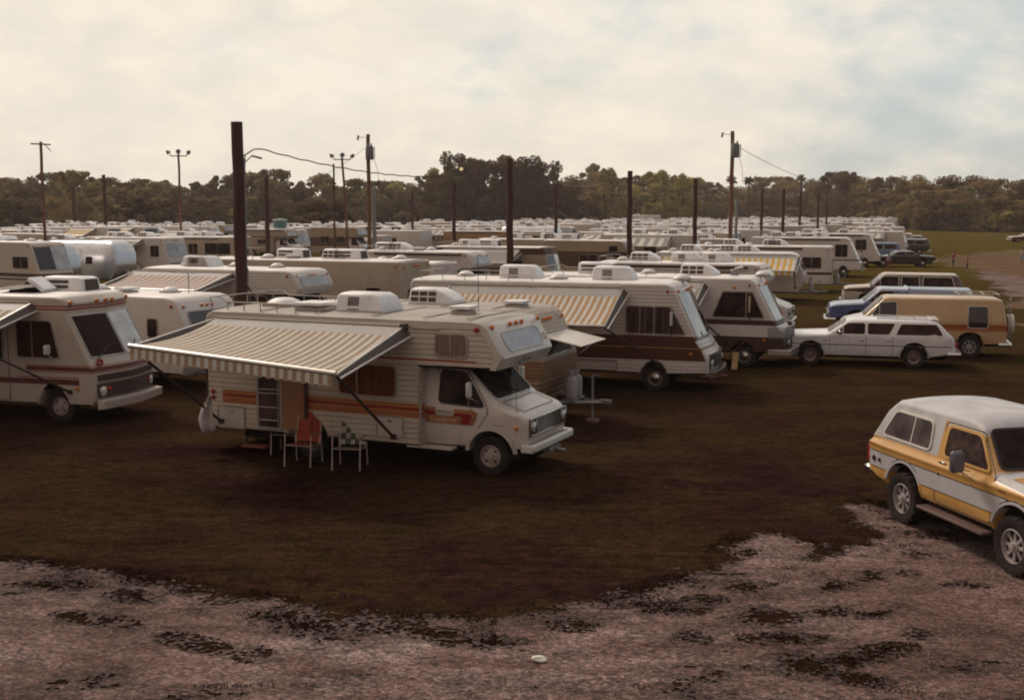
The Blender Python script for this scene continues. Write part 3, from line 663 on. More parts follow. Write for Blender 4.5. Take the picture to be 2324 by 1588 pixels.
CW = cloth('off white canvas', (0.70, 0.65, 0.58)); CT = cloth('tan canvas', (0.43, 0.30, 0.20)); CO = cloth('golden canvas', (0.55, 0.32, 0.12)); CO2 = cloth('orange canvas', (0.50, 0.30, 0.15))
CY = cloth('yellow canvas', (0.68, 0.40, 0.07)); CP = cloth('pink canvas', (0.50, 0.32, 0.28)); CB = cloth('brown canvas', (0.14, 0.07, 0.05)); CG = cloth('grey canvas', (0.34, 0.31, 0.30)); CN = cloth('pale gold canvas', (0.50, 0.36, 0.20))
def rack(root, x0, x1, w_, zt, h=0.16, posts=5):
    m = MB()
    for s in (-1, 1):
        m.tube([(x0, s * w_, zt), (x0 - 0.03, s * w_, zt + h * 1.5), (x0 + 0.25, s * w_, zt + h * 1.5), (x0 + 0.4, s * w_, zt + h), (x1, s * w_, zt + h), (x1 + 0.05, s * w_, zt)], 0.014, FRM, 5)
        for k in range(1, posts): x = x0 + (x1 - x0) * k / posts; m.tube([(x, s * w_, zt), (x, s * w_, zt + h)], 0.012, FRM, 5)
    m.tube([(x0 - 0.03, -w_, zt + h * 1.5), (x0 - 0.03, w_, zt + h * 1.5)], 0.014, FRM, 5)
    return m.build('roof_rack', root)
def ladder(root, x, y, z0, z1, w_=0.36, ax='y'):
    m = MB(); f = (lambda k: (x, y + k, 0)) if ax == 'y' else (lambda k: (x + k, y, 0))
    for s in (-1, 1): q = f(s * w_ / 2); m.tube([(q[0], q[1], z0), (q[0], q[1], z1)], 0.014, FRM, 5)
    for k in range(7): z = z0 + (z1 - z0) * (k + 0.5) / 7; a, b = f(-w_ / 2), f(w_ / 2); m.tube([(a[0], a[1], z), (b[0], b[1], z)], 0.011, FRM, 5)
    return m.build('ladder', root)
def lights(root, pts, mat=AMB, s=0.05, name='marker_light', axis=(1, 0, 0)):
    for p in pts:
        m = MB(); m.lathe([(s, 0), (s, 0.02), (s * 0.75, 0.045), (0, 0.055)], p, axis, mat, 8); m.build(name, root, parent_deform(root))
def lamp(root, c, r, name='headlight', axis=(1, 0, 0), frame=True):
    m = MB()
    if frame: m.lathe([(r * 1.25, -0.02), (r * 1.25, 0.012), (r, 0.016)], c, axis, CHR, 16)
    m.lathe([(r, 0.014), (r * 0.8, 0.03), (0, 0.045)], c, axis, LAMPG, 16); return m.build(name, root, parent_deform(root))
def mirror(root, x, y, z, h=0.28, w_=0.17, arms=True, mat=WHT, dz=0.5):
    sg = 1 if y > 0 else -1; m = MB(); m.box((x, y, z), (0.06, w_, h), mat, ch=0.02)
    if arms: m.tube([(x, y - sg * 0.02, z + h / 2), (x - 0.02, y - sg * 0.24, z + h / 2 + 0.03)], 0.010, CHR, 5); m.tube([(x, y, z - h / 2), (x, y, z - dz * 0.55), (x - 0.04, y - sg * 0.24, z - dz)], 0.010, CHR, 5); m.tube([(x, y, z - h / 2), (x + 0.12, y - sg * 0.25, z - dz * 0.6)], 0.009, CHR, 5)
    return m.build('mirror', root)
def tanks(root, x, z=0.55, n=2, mat=None):
    mat = mat or simple('propane tank paint', (0.34, 0.30, 0.29), 0.45, var=0.2)
    for k in range(n):
        y = (k - (n - 1) / 2) * 0.34
        m = MB(); m.lathe([(0.10, 0), (0.145, 0.04), (0.15, 0.10), (0.15, 0.42), (0.12, 0.50), (0.05, 0.54), (0.05, 0.58), (0.085, 0.59), (0.085, 0.68)], (x, y, z), (0, 0, 1), mat, 16); m.build('propane_tank', root)
def tongue(root, x, w_=0.75, z=0.48, L=1.15):
    m = MB()
    for s in (-1, 1): m.tube([(x - 0.5, s * w_, z), (x + L, s * 0.03, z)], 0.05, GALV, 4)
    m.box((x + L + 0.08, 0, z + 0.02), (0.28, 0.10, 0.10), GALV); m.tube([(x + L * 0.8, 0, z + 0.62), (x + L * 0.8, 0, 0.06)], 0.03, GALV, 6); m.tube([(x + L * 0.8, 0, z + 0.62), (x + L * 0.8 + 0.15, 0, z + 0.62)], 0.015, GALV, 5)
    m.box((x + L * 0.8, 0, 0.04), (0.28, 0.28, 0.08), WOODL); m.box((x + 0.45, 0, z + 0.06), (0.3, 0.75, 0.04), GALV)
    return m.build('tow_hitch', root)
def antenna(root, x, y, zt, h=1.3):
    m = MB(); m.tube([(x, y, zt), (x, y, zt + h)], 0.014, GALV, 5)
    m.tube([(x - 0.45, y, zt + h), (x + 0.45, y, zt + h)], 0.010, GALV, 4)
    for k in range(5): m.tube([(x - 0.4 + k * 0.2, y - 0.32, zt + h), (x - 0.4 + k * 0.2, y + 0.32, zt + h)], 0.007, GALV, 4)
    return m.build('antenna', root)

def bent(m, x, z, sy, sz, th, mat, n=10):
    """bar across the nose, divided so that it follows the bow of the front"""
    ys = [-sy / 2 + sy * i / n for i in range(n + 1)]; V = []; F = []
    for y in ys: V += [(x - th / 2, y, z - sz / 2), (x + th / 2, y, z - sz / 2), (x + th / 2, y, z + sz / 2), (x - th / 2, y, z + sz / 2)]
    for i in range(n):
        for k in range(4): F.append([i * 4 + k, i * 4 + (k + 1) % 4, i * 4 + 4 + (k + 1) % 4, i * 4 + 4 + k])
    F += [[0, 1, 2, 3], [n * 4 + k for k in range(4)]]; m.add(V, F, mat)
# ------------------------------------------------------------------ recreational vehicles
def P_(nm, c, **k): return paint(nm, c, **k)
CREAM = P_('cream ribbed siding', (0.54, 0.45, 0.37), siding=0.10, rough=0.42)
CREAMP = P_('cream smooth paint', (0.60, 0.53, 0.47), rough=0.34, coat=0.4)
WSID = P_('white ribbed siding', (0.60, 0.53, 0.485), siding=0.10, rough=0.42)
WPNT = P_('white smooth paint', (0.63, 0.57, 0.535), rough=0.36)
TANS = P_('tan ribbed siding', (0.34, 0.245, 0.165), siding=0.10, rough=0.45)
BEIG = P_('beige flat siding', (0.42, 0.33, 0.25), rough=0.45)
GREYP = P_('pale grey paint', (0.42, 0.39, 0.37), rough=0.4)
RED = simple('red stripe paint', (0.28, 0.026, 0.018), 0.4, var=0.12); ORG = simple('orange stripe paint', (0.36, 0.125, 0.045), 0.4, var=0.12)
BRN = P_('brown stripe paint', (0.075, 0.028, 0.018), siding=0.10); DBR = simple('dark brown trim paint', (0.060, 0.026, 0.018), 0.5, var=0.2)
MAR = simple('maroon stripe paint', (0.12, 0.022, 0.018), 0.4); GOLD = simple('gold stripe paint', (0.50, 0.27, 0.07), 0.4)
TEAL = simple('teal paint', (0.07, 0.17, 0.17), 0.4)
ALUM = simple('polished aluminium skin', (0.58, 0.57, 0.58), 0.26, metal=0.92, var=0.12, scale=1.2)
SKEW = simple('seam line', (0.12, 0.08, 0.06), 0.6)

def stripe_fn(base, stripes):
    def f(x, z):
        for s in stripes:
            if s[0] <= z <= s[1] and (len(s) < 4 or s[3] <= x <= s[4]): return s[2]
        return base
    return f
def front_panel(root, P0, P1, hw, t0=0.1, t1=0.9, name='front_window', glass=GLB, curtain=INT, frame=FRM, split=False, n=1, skewy=0.0, rr=0.06, fw=0.03, gap=0.02, y0=None):
    mp = seg(P0, P1, 1); L = math.hypot(P1[0] - P0[0], P1[1] - P0[1]); out = []
    rng = [(-hw, hw)] if n == 1 else [(-hw, -gap), (gap, hw)]
    for k, (a, b) in enumerate(rng):
        poly = rrect(a, t0 * L, b, t1 * L, rr); mp2 = lambda y, t, o: mp(y, t / L, o)
        g = glass[k] if isinstance(glass, list) else glass
        out.append(window(root, poly, mp2, curtain, g, frame, fw, (), name, cu=(0.0, -hw / 2, hw / 2) if n == 1 else ((a + b) / 2,), fo=0.02))
    return out
def rv(name, label, kind, L=6.5, W=2.4, H=2.75, base=None, base2=None, stripes=(), wins=(), door=None, acs=(), vents=(), awn=None, rk=None, lad=False, group=None, cat=None, fwin=True, roofm=None, detail=1, wheels=None, marks=True, tw=True, ant=None, tank=True, visor=None, fglass=None, top_z=None, grille=True):
    root = thing(name, label, cat or {'trailer': 'trailer', 'airstream': 'trailer', 'classA': 'motorhome', 'flatA': 'motorhome', 'classC': 'motorhome', 'fifth': 'trailer'}[kind], group=group)
    base = base or CREAM; roofm = roofm or ROOFW; z0 = 0.46; r = 0.36; hw = W / 2
    wx = wheels or {'trailer': [L * 0.42, L * 0.42 - 0.85], 'airstream': [L * 0.42, L * 0.42 - 0.85], 'fifth': [L * 0.35, L * 0.35 - 0.85], 'classA': [L - 1.35, 2.1], 'flatA': [L - 1.0, 2.0], 'classC': [L - 0.72, 1.75]}[kind]
    xs = (1.0, 2.0, L - 2, L - 1) ; zs = set()
    for s in stripes: zs |= {s[0], s[1]}
    ar = 0.44 if detail else 0.42
    wf = lambda x, z: hw
    if kind == 'trailer': top = [(0.0, z0), (0, 1.3), (0.05, H - 0.28), (0.14, H - 0.1), (0.32, H - 0.01), (L - 0.85, H), (L - 0.60, H - 0.04), (L - 0.42, H - 0.16), (L - 0.03, 1.55), (L, 1.35), (L - 0.04, 1.05), (L - 0.30, z0)]; fw_ = ((L - 0.03, 1.55), (L - 0.42, H - 0.16))
    elif kind == 'fifth': top = [(0.0, z0), (0, H - 0.06), (0.06, H), (L - 0.08, H), (L, H - 0.06), (L, z0)]; fw_ = ((L, 1.2), (L, H - 0.1))
    elif kind == 'airstream':
        top = [(0.28, z0), (0.05, 0.9), (0.0, 1.4)] + [(0.85 - 0.85 * math.cos(R(a)), 1.5 + (H - 1.5) * math.sin(R(a))) for a in (15, 35, 55, 75)] + [(0.95, H), (L - 0.95, H)] + [(L - 0.85 + 0.85 * math.cos(R(a)), 1.5 + (H - 1.5) * math.sin(R(a))) for a in (75, 55, 35, 15)] + [(L, 1.4), (L - 0.05, 0.9), (L - 0.28, z0)]
        fw_ = ((L, 1.45), (L - 0.3, 2.2)); zs |= {0.7, 1.0, 1.5, 1.9, 2.15, 2.35, 2.5, 2.65}
        def wf(x, z):
            e = max(0, z - 1.35) / (H - 1.35); w1 = hw * math.sqrt(max(0.08, 1 - (0.93 * e) ** 3.2)); q = min(x, L - x)
            return w1 * (1 - 0.34 * max(0, (1.0 - q)) ** 2.4)
        xs = tuple([0.1, 0.25, 0.5, 0.75, 1.0, 2.0, L - 2] + [L - q for q in (1.0, 0.75, 0.5, 0.25, 0.1)])
    elif kind == 'classA': top = [(0, z0), (0, H - 0.12), (0.08, H), (L - 1.22, H), (L - 1.08, H - 0.03), (L - 0.92, H - 0.14), (L - 0.30, 1.42), (L - 0.10, 1.12), (L, 0.98), (L - 0.01, z0 + 0.05)]; fw_ = ((L - 0.30, 1.42), (L - 0.92, H - 0.14))
    elif kind == 'flatA': top = [(0, z0), (0, H - 0.12), (0.08, H), (L - 0.62, H), (L - 0.45, H - 0.05), (L - 0.40, H - 0.35), (L - 0.06, 1.42), (L, 1.25), (L, z0)]; fw_ = ((L - 0.06, 1.42), (L - 0.40, H - 0.35))
    else:  # classC coach body with cab-over bunk
        c = L - 2.34; top = [(0, z0), (0, H - 0.2), (0.06, H - 0.06), (0.2, H), (L - 1.35, H - 0.01), (L - 1.12, H - 0.05), (L - 0.98, H - 0.22), (L - 0.80, 2.30), (L - 0.79, 2.20), (L - 0.90, 1.99), (c, 1.97), (c, z0)]; fw_ = ((L - 0.80, 2.30), (L - 0.98, H - 0.22)); wx_body = wx[1:]
    aw = wx[1:] if kind == 'classC' else wx
    m = MB()
    if len(aw) == 2 and abs(aw[0] - aw[1]) < 1: arches = [((aw[0] + aw[1]) / 2, 0.86, 0.12)]
    else: arches = [(x, ar, r) for x in aw]
    if kind in ('classA', 'flatA'): DEF[root.name] = lambda x, y, z: (x - 0.10 * abs(y) ** 1.3 * max(0, min(1, (x - (L - 1.6)) / 0.6)), y, z)
    shell(m, arch_outline(top, z0, arches), wf, 0.05 if kind != 'airstream' else 0.10, base, xs, sorted(zs), 0.035, stripe_fn(base, stripes), roofm if kind != 'airstream' else None)
    b = m.build('body', root, parent_deform(root))
    # side windows
    for sg in (-1, 1):
        mp = side(wf, sg)
        for wdef in wins:
            x0, x1, za, zb = wdef[:4]; cur = wdef[4] if len(wdef) > 4 else INT
            if sg == 1 and detail < 2 and random.random() < 0.3: continue
            window(root, rrect(x0, za, x1, zb, 0.07, 2), mp, cur, GLS, FRM, 0.028, [(x0 + x1) / 2] if x1 - x0 > 0.7 else [], cv=(1.5, 1.9) if kind == 'airstream' else ())
    if door:
        mp = side(wf, -1); m = MB(); ring(m, rrect(door - 0.33, 0.52, door + 0.33, 2.35, 0.06), rrect(door - 0.31, 0.54, door + 0.31, 2.33, 0.05), mp, SKEW, 0.012, 0)
        surf(m, rrect(door - 0.31, 0.54, door + 0.31, 2.33, 0.05), mp, base, (), (0.8, 1.1, 1.5, 1.9, 2.15) if kind == 'airstream' else (), 0.0, 0.01, None)
        d = m.build('door', root); window(d, rrect(door - 0.2, 1.55, door + 0.2, 2.15, 0.04, 2), lambda a, b_, o: mp(a, b_, o + 0.012), INT, GLS, FRM, 0.02)
    # nose
    if fwin:
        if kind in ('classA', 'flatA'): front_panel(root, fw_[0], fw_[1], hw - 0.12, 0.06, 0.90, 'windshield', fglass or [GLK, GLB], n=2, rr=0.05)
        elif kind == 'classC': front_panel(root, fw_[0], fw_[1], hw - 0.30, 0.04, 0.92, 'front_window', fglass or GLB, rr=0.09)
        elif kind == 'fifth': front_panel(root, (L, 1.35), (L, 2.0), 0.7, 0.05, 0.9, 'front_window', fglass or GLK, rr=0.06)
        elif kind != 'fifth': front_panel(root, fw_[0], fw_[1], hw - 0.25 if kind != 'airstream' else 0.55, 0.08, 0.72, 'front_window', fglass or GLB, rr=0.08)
    if kind in ('classA', 'flatA') and grille:
        m = MB(); xg = L + 0.01; bent(m, xg - 0.01, 0.82, W * 0.84, 0.42, 0.05, SLOT)
        for k in range(6): bent(m, xg + 0.025, 0.65 + k * 0.07, W * 0.84, 0.022, 0.02, CHR)
        m.build('grille', root, parent_deform(root))
        for s in (-1, 1): lamp(root, (xg + 0.02, s * W * 0.37, 0.80), 0.09)
        m = MB(); bent(m, L + 0.12, 0.50, W * 0.98, 0.16, 0.12, CHR if detail else WHT); m.build('bumper', root, parent_deform(root))
    if kind == 'classC': van_cab(root, L, base2 or WPNT, detail)
    if marks:
        zt = H - 0.20
        px_ = {'trailer': L - 0.37, 'fifth': L, 'airstream': L - 0.28, 'classA': L - 0.885, 'flatA': L - 0.42, 'classC': L - 0.995}[kind]
        if kind == 'airstream': zt = 2.35
        if kind == 'trailer': zt = H - 0.24
        lights(root, [(px_, y, zt) for y in ((-hw + 0.18, -0.2, 0, 0.2, hw - 0.18) if kind != 'airstream' else (-0.2, 0, 0.2))], AMB if kind in ('classC', 'flatA') else REDL if kind == 'airstream' else AMB, 0.045)
        if kind != 'airstream': lights(root, [(px_ - 0.25, -hw - 0.0, zt)], REDL, 0.045, 'side_marker', (0, -1, 0))
    for q in acs: ac_unit(root, q[0], q[2] if len(q) > 2 else 0, H + 0.02, q[1])
    for q in vents: roof_vent(root, q[0], q[1], H + 0.01, q[2] if len(q) > 2 else True)
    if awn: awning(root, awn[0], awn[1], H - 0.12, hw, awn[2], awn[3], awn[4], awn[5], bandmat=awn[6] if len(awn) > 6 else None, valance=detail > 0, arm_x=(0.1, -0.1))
    elif tw and detail: m = MB(); m.tube([(L * 0.12, -hw - 0.06, H - 0.13), (L * 0.80, -hw - 0.06, H - 0.13)], 0.055, DBR, 8); m.build('awning_roll', root)
    if rk: rack(root, rk[0], rk[1], hw - 0.12, H)
    if lad: ladder(root, -0.06, -hw * 0.5, 0.9, H + 0.1)
    if kind in ('trailer', 'airstream', 'fifth'):
        if detail: tongue(root, L - 0.15)
        if tank and detail: tanks(root, L + 0.30)
    if ant: antenna(root, ant[0], ant[1], H, ant[2])
    for x in wx:
        for s in (-1, 1): wheel(root, x, s * (hw - 0.16 if kind != 'classC' or x != wx[0] else 0.86), r, 0.22, 'cap' if kind != 'classC' else 'dish')
    if detail:
        m = MB(); m.box((0.0 - 0.05, 0, 0.5), (0.12, W * 0.96, 0.12), GALV); m.build('rear_bumper', root)
        lights(root, [(-0.0, s * (hw - 0.2), 0.95) for s in (-1, 1)], REDL, 0.07, 'tail_light', (-1, 0, 0))
    return root
def van_cab(root, L, pm, detail=1, stripes=None, rocker=None):
    """full size van cab: nose at x=L, cab back wall at L-2.4"""
    c = L - 2.34; r = 0.37; hwv = 0.98
    wf = lambda x, z: hwv * (1 - 0.05 * max(0, (x - (L - 0.55)) / 0.55) ** 2) - (0.03 if z < 0.55 else 0) - 0.20 * max(0, z - 1.20) - 0.03 * max(0, 0.85 - z) + (0.012 if 1.12 < z < 1.2 else 0)
    top = [(c, 0.44), (c, 1.98), (c + 0.1, 2.02), (L - 1.40, 2.02), (L - 1.27, 1.98), (L - 0.66, 1.38), (L - 0.60, 1.335), (L - 0.16, 1.18), (L - 0.06, 1.12), (L, 1.02), (L, 0.66), (L - 0.02, 0.50)]
    m = MB(); shell(m, arch_outline(top, 0.44, [(L - 0.72, 0.45, 0.40)], 10), wf, 0.07, pm, (c + 0.5, L - 1.3, L - 0.66, L - 0.4, L - 0.2), (0.55, 0.85, 1.0, 1.12, 1.2, 1.35, 1.6, 1.85), 0.03, stripes, None)
    if detail > 1:      # wheel lip
        for sg in (-1, 1):
            mp = side(wf, sg); ar = [(L - 0.72 + 0.45 * math.cos(R(a)), 0.40 + 0.45 * math.sin(R(a))) for a in range(5, 176, 10)]; ao = [(L - 0.72 + 0.53 * math.cos(R(a)), 0.40 + 0.53 * math.sin(R(a))) for a in range(5, 176, 10)]
            ring(m, ao + ar[::-1], [((p[0] * 0.97 + q[0] * 0.03), (p[1] * 0.97 + q[1] * 0.03)) for p, q in zip(ao + ar[::-1], ar + ao[::-1])], mp, pm, 0.022, -0.01)
            surf(m, ao + ar[::-1], mp, pm, (), (0.85,), 0.02, 0.022)
    body = m.build('cab', root)
    front_panel(root, (L - 0.66, 1.38), (L - 1.27, 1.98), 0.80, 0.03, 0.93, 'windshield', GLS, rr=0.10)
    for sg in (-1, 1):
        mp = side(wf, sg); poly = rpoly([(L - 1.78, 1.32), (L - 0.86, 1.28), (L - 1.28, 1.88), (L - 1.78, 1.90)], 0.07)
        window(root, poly, mp, INT, GLS, BLK, 0.025, [L - 1.22], 'cab_window', cv=(1.6,))
        dm = MB(); dp = rpoly([(L - 1.86, 0.52), (L - 1.20, 0.52), (L - 0.92, 0.95), (L - 0.76, 1.18), (L - 0.80, 1.30), (L - 1.24, 1.94), (L - 1.86, 1.94)], 0.06)
        ring(dm, grow(dp, 0.008), grow(dp, -0.006), mp, SKEW, 0.006, 0); dm.box((L - 1.74, sg * 0.995, 1.14), (0.13, 0.03, 0.03), CHR); dm.build('door', root)
    # grille, lamps, bumper
    m = MB(); m.box((L + 0.005, 0, 0.93), (0.05, 1.62, 0.30), SLOT, ch=0.01)
    for k in range(6): m.box((L + 0.035, 0, 0.82 + k * 0.045), (0.02, 1.16, 0.014), CHR, ch=0.003)
    for (y, z, sy, sz) in ((0, 1.085, 1.70, 0.03), (0, 0.775, 1.70, 0.03), (-0.84, 0.93, 0.03, 0.34), (0.84, 0.93, 0.03, 0.34), (-0.60, 0.93, 0.02, 0.3), (0.60, 0.93, 0.02, 0.3)): m.box((L + 0.03, y, z), (0.05, sy, sz), CHR, ch=0.008)
    m.build('grille', root)
    for s in (-1, 1): lamp(root, (L + 0.03, s * 0.72, 0.94), 0.095)
    m = MB(); m.box((L + 0.11, 0, 0.56), (0.10, 1.92, 0.16), WHT if detail > 1 else CHR, ch=0.04)
    for s in (-1, 1): m.box((L + 0.02, s * 0.97, 0.56), (0.26, 0.06, 0.16), WHT if detail > 1 else CHR, ch=0.03)
    m.build('bumper', root)
    m = MB(); m.box((L - 1.05, 0, 0.46), (1.9, 1.5, 0.22), DARK); m.box((L - 0.72, 0, 0.36), (0.16, 1.7, 0.14), DARK); m.build('chassis', root)
    if detail:
        for s in (-1, 1): mirror(root, L - 1.05, s * 1.20, 1.62)
        lights(root, [(L - 0.20, -wf(L - 0.2, 0.95) - 0.0, 0.93)], AMB, 0.04, 'side_marker', (0, -1, 0))
    if detail > 1:
        
        for y in (-0.25, 0.35): m = MB(); m.tube([(L - 0.64, y, 1.42), (L - 0.76, y - 0.37, 1.53)], 0.010, BLK, 5); m.build('wiper', root)
        m = MB(); ring(m, rrect(-0.72, 0.0, 0.72, 0.45, 0.05), rrect(-0.71, 0.01, 0.71, 0.44, 0.05), lambda y, t, o: seg((L - 0.17, 1.18), (L - 0.60, 1.335))(y, t / 0.45, o + 0.02), SKEW, 0.006, 0); m.build('hood_seam', root)
    return body
# ---- the cab-over motorhome in front
def hero_c():
    L = 7.05; W = 2.34; H = 2.86; hw = W / 2; c = L - 2.09; q = 0.40
    S1, S2 = 1.28, 1.39
    root = thing('camper_motorhome', 'cream cab-over motorhome with orange and red stripes and its striped awning out', 'motorhome')
    wf = lambda x, z: hw
    top = [(0, 0.46), (0, H - 0.2), (0.06, H - 0.06), (0.2, H), (L - 1.40 + q, H - 0.01), (L - 1.20 + q, H - 0.04), (L - 1.08 + q, H - 0.12), (L - 0.82 + q, 2.30), (L - 0.78 + q, 2.20), (L - 0.90 + q, 1.99), (c, 1.97), (c, 0.46)]
    ST = [(1.00, 1.12, ORG), (1.12, 1.135, GOLD), (1.135, 1.205, RED), (1.205, 1.22, GOLD), (1.22, 1.28, ORG)]
    stripes = [(a, b, q, 0.4, 9) for a, b, q in ST] + [(2.10, 2.135, RED, 3.0, 6.15)]
    zs = sorted({s[0] for s in stripes} | {s[1] for s in stripes})
    m = MB(); shell(m, arch_outline(top, 0.46, [(2.45, 0.46, 0.38)], 8), wf, 0.05, CREAM, (0.4, 1.0, 2.0, 3.0, c, 6.15), zs, 0.04, stripe_fn(CREAM, stripes), ROOFC)
    body = m.build('body', root)
    m = MB()   # smooth moulded nose cap over the bunk front
    Pn = [(L - 1.20 + q, H - 0.04), (L - 1.08 + q, H - 0.12), (L - 0.82 + q, 2.30), (L - 0.78 + q, 2.20), (L - 0.90 + q, 1.99)]
    V = []; F = []
    for p in Pn:
        for y in (-hw - 0.006, -hw * 0.96, -hw * 0.5, 0, hw * 0.5, hw * 0.96, hw + 0.006):
            e = 1 if abs(y) > hw * 0.97 else 0; V.append((p[0] + 0.012 - 0.05 * e, y, p[1] + 0.012))
    for i in range(len(Pn) - 1):
        for k in range(6): F.append([i * 7 + k, i * 7 + k + 1, (i + 1) * 7 + k + 1, (i + 1) * 7 + k])
    m.add(V, F, CREAMP)
    for sg in (-1, 1):
        P2 = [(L - 1.28 + q, H - 0.03)] + Pn + [(L - 1.02 + q, 2.0), (L - 0.92 + q, 2.18), (L - 0.96 + q, 2.32), (L - 1.20 + q, H - 0.16)]
        surf(m, [(x - 0.02, z) for x, z in P2], side(wf, sg), CREAMP, (), (), 0.01, 0.010)
    m.build('nose_cap', root)
    front_panel(root, (L - 0.805 + q, 2.30), (L - 1.065 + q, H - 0.12), 0.80, 0.05, 0.74, 'front_window', simple('tinted bunk glass', (0.34, 0.34, 0.38), 0.15, spec=0.7), rr=0.09, fw=0.035)
    lights(root, [(L - 1.06 + q, y, H - 0.10) for y in (-hw + 0.12, -0.26, 0, 0.26, hw - 0.14)], AMB, 0.05, axis=(0.8, 0, 0.5)); lights(root, [(L - 1.30 + q, -hw, 2.72)], REDL, 0.05, 'side_marker', (0, -1, 0))
    mps = side(wf, -1)
    window(root, rrect(5.32, 2.22, 5.94, 2.60, 0.07), mps, CURTL, GLS, FRM, 0.04, [5.62])
    window(root, rrect(3.2, 1.38, 4.45, 1.95, 0.08), mps, CURT, GLS, FRM, 0.035, [3.6])
    window(root, rrect(5.32, 2.22, 5.94, 2.60, 0.07), side(wf, 1), CURTL, GLS, FRM, 0.04, [5.62])
    for sg in (1,): window(root, rrect(1.6, 1.4, 3.2, 2.0, 0.08), side(wf, sg), CURT, GLS, FRM, 0.035, [2.4])
    # storage hatches
    for x0, x1, z0, z1 in ((0.30, 0.92, 0.52, 0.92), (4.05, 4.58, 0.62, 0.98)):
        m = MB(); ring(m, rrect(x0 - 0.035, z0 - 0.035, x1 + 0.035, z1 + 0.035, 0.03), rrect(x0, z0, x1, z1, 0.02), mps, FRM, 0.016, 0); surf(m, rrect(x0, z0, x1, z1, 0.02), mps, CREAMP, (), (), 0, 0.006); m.box(((x0 + x1) / 2, -hw - 0.02, z1 - 0.06), (0.08, 0.02, 0.04), CHR); m.build('storage_hatch', root)
    lights(root, [(0.17, -hw, 1.22), (0.17, -hw, 1.10)], REDL, 0.05, 'side_marker', (0, -1, 0))
    # entry doorway, open: dark opening, screen door with bars, tan door leaf folded back on the wall
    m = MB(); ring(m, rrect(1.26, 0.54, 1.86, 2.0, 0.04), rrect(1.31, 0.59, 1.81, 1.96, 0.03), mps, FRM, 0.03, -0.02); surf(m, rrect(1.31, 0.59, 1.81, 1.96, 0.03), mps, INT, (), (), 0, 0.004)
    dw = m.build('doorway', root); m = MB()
    for z in (0.72, 0.98, 1.26, 1.34, 1.62): m.tube([(1.32, -hw - 0.03, z), (1.80, -hw - 0.03, z + 0.01)], 0.012, FRM, 5)
    m.tube([(1.78, -hw - 0.03, 0.6), (1.78, -hw - 0.03, 1.95)], 0.014, FRM, 5); m.build('screen_door', dw)
    m = MB(); m.box((2.15, -hw - 0.05, 1.26), (0.54, 0.035, 1.36), simple('tan door liner', (0.30, 0.135, 0.065), 0.6, var=0.15), ch=0.01); m.box((2.45, -hw - 0.04, 1.26), (0.06, 0.05, 1.36), DBR, ch=0.01); m.build('door', root)
    van_cab(root, L, CREAMP, 2)
    # stripes and lettering on the cab door
    wv = lambda x, z: 0.98 - 0.20 * max(0, z - 1.20) - 0.03 * max(0, 0.85 - z) + (0.012 if 1.12 < z < 1.2 else 0)
    mp = side(wv, -1); m = MB(); D0, D1 = c + 0.02, L - 0.98
    def strip(pts, mat, off): surf(m, pts, mp, mat, (), (1.12, 1.2), 0.0, off)
    strip([(D0, 1.22), (D1 - 0.1, 1.20), (D1, 1.16), (D1, 1.13), (D1 - 0.09, 0.92), (D1 - 0.16, 0.92), (D1 - 0.07, 1.10), (D1 - 0.12, 1.145), (D0, 1.16)], ORG, 0.016)
    strip([(D0, 1.15), (D1 - 0.14, 1.135), (D1 - 0.09, 1.10), (D1 - 0.18, 0.92), (D1 - 0.38, 0.92), (D1 - 0.32, 1.06), (D0, 1.07)], RED, 0.017)
    strip([(D0, 1.06), (D1 - 0.34, 1.05), (D1 - 0.40, 0.92), (D0, 0.93)], ORG, 0.018)
    m.build('door_stripes', root)
    m = MB(); text_mesh(m, 'Coachmen', 0.13, mp, simple('cream lettering', (0.62, 0.50, 0.33), 0.5), D0 + 0.10, 0.955, 0.25, 0.022, 0.95); m.build('lettering', root)
    m = MB(); surf(m, rrect(D0 + 0.22, 1.07, D0 + 0.62, 1.22, 0.05), mp, CREAMP, (), (1.12, 1.2), 0, 0.020); surf(m, rrect(D0 + 0.29, 1.13, D0 + 0.55, 1.145, 0.005), mp, GALV, (), (), 0, 0.024); surf(m, rrect(D0 + 0.29, 1.10, D0 + 0.55, 1.11, 0.004), mp, GALV, (), (), 0, 0.024); m.build('door_badge', root)
    m = MB(); text_mesh(m, 'Chevy Van', 0.055, mp, simple('badge grey', (0.25, 0.2, 0.18), 0.4), L - 0.66, 0.94, 0.2, 0.01); m.build('badge', root)
    mu2 = (lambda s_: lambda y, v, o: s_(y, v / 0.26, o))(seg((L - 0.90 + q, 1.99), (L - 0.78 + q, 2.20))); m = MB(); BL = simple('dark script', (0.05, 0.03, 0.03), 0.5)
    text_mesh(m, 'C', 0.24, mu2, BL, -0.36, 0.05, 0.4, 0.022); text_mesh(m, 'oachmen', 0.12, mu2, BL, -0.20, 0.10, 0.4, 0.022); m.build('script_lettering', root)
    m = MB(); mr = seg((L - 0.82 + q, 2.30), (L - 1.08 + q, H - 0.12)); e = [(1.0 + 0.075 * math.cos(R(a)), 0.28 + 0.16 * math.sin(R(a))) for a in range(0, 360, 30)]
    ring(m, e, [((p[0] - 1.0) * 0.5 + 1.0, (p[1] - 0.28) * 0.5 + 0.28) for p in e], mr, ORG, 0.018, 0.0); m.build('emblem', root)
    # cab step, rear corner trim
    m = MB(); m.box((c + 0.18, -0.98, 0.47), (0.95, 0.36, 0.05), CREAMP); m.build('step', root)
    m = MB(); m.box((c + 0.02, -hw - 0.002, 1.20), (0.05, 0.02, 1.46), FRM); m.build('corner_trim', root); m = MB(); m.box((0.02, -hw - 0.002, 1.4), (0.05, 0.02, 1.9), DBR); m.build('corner_trim', root)
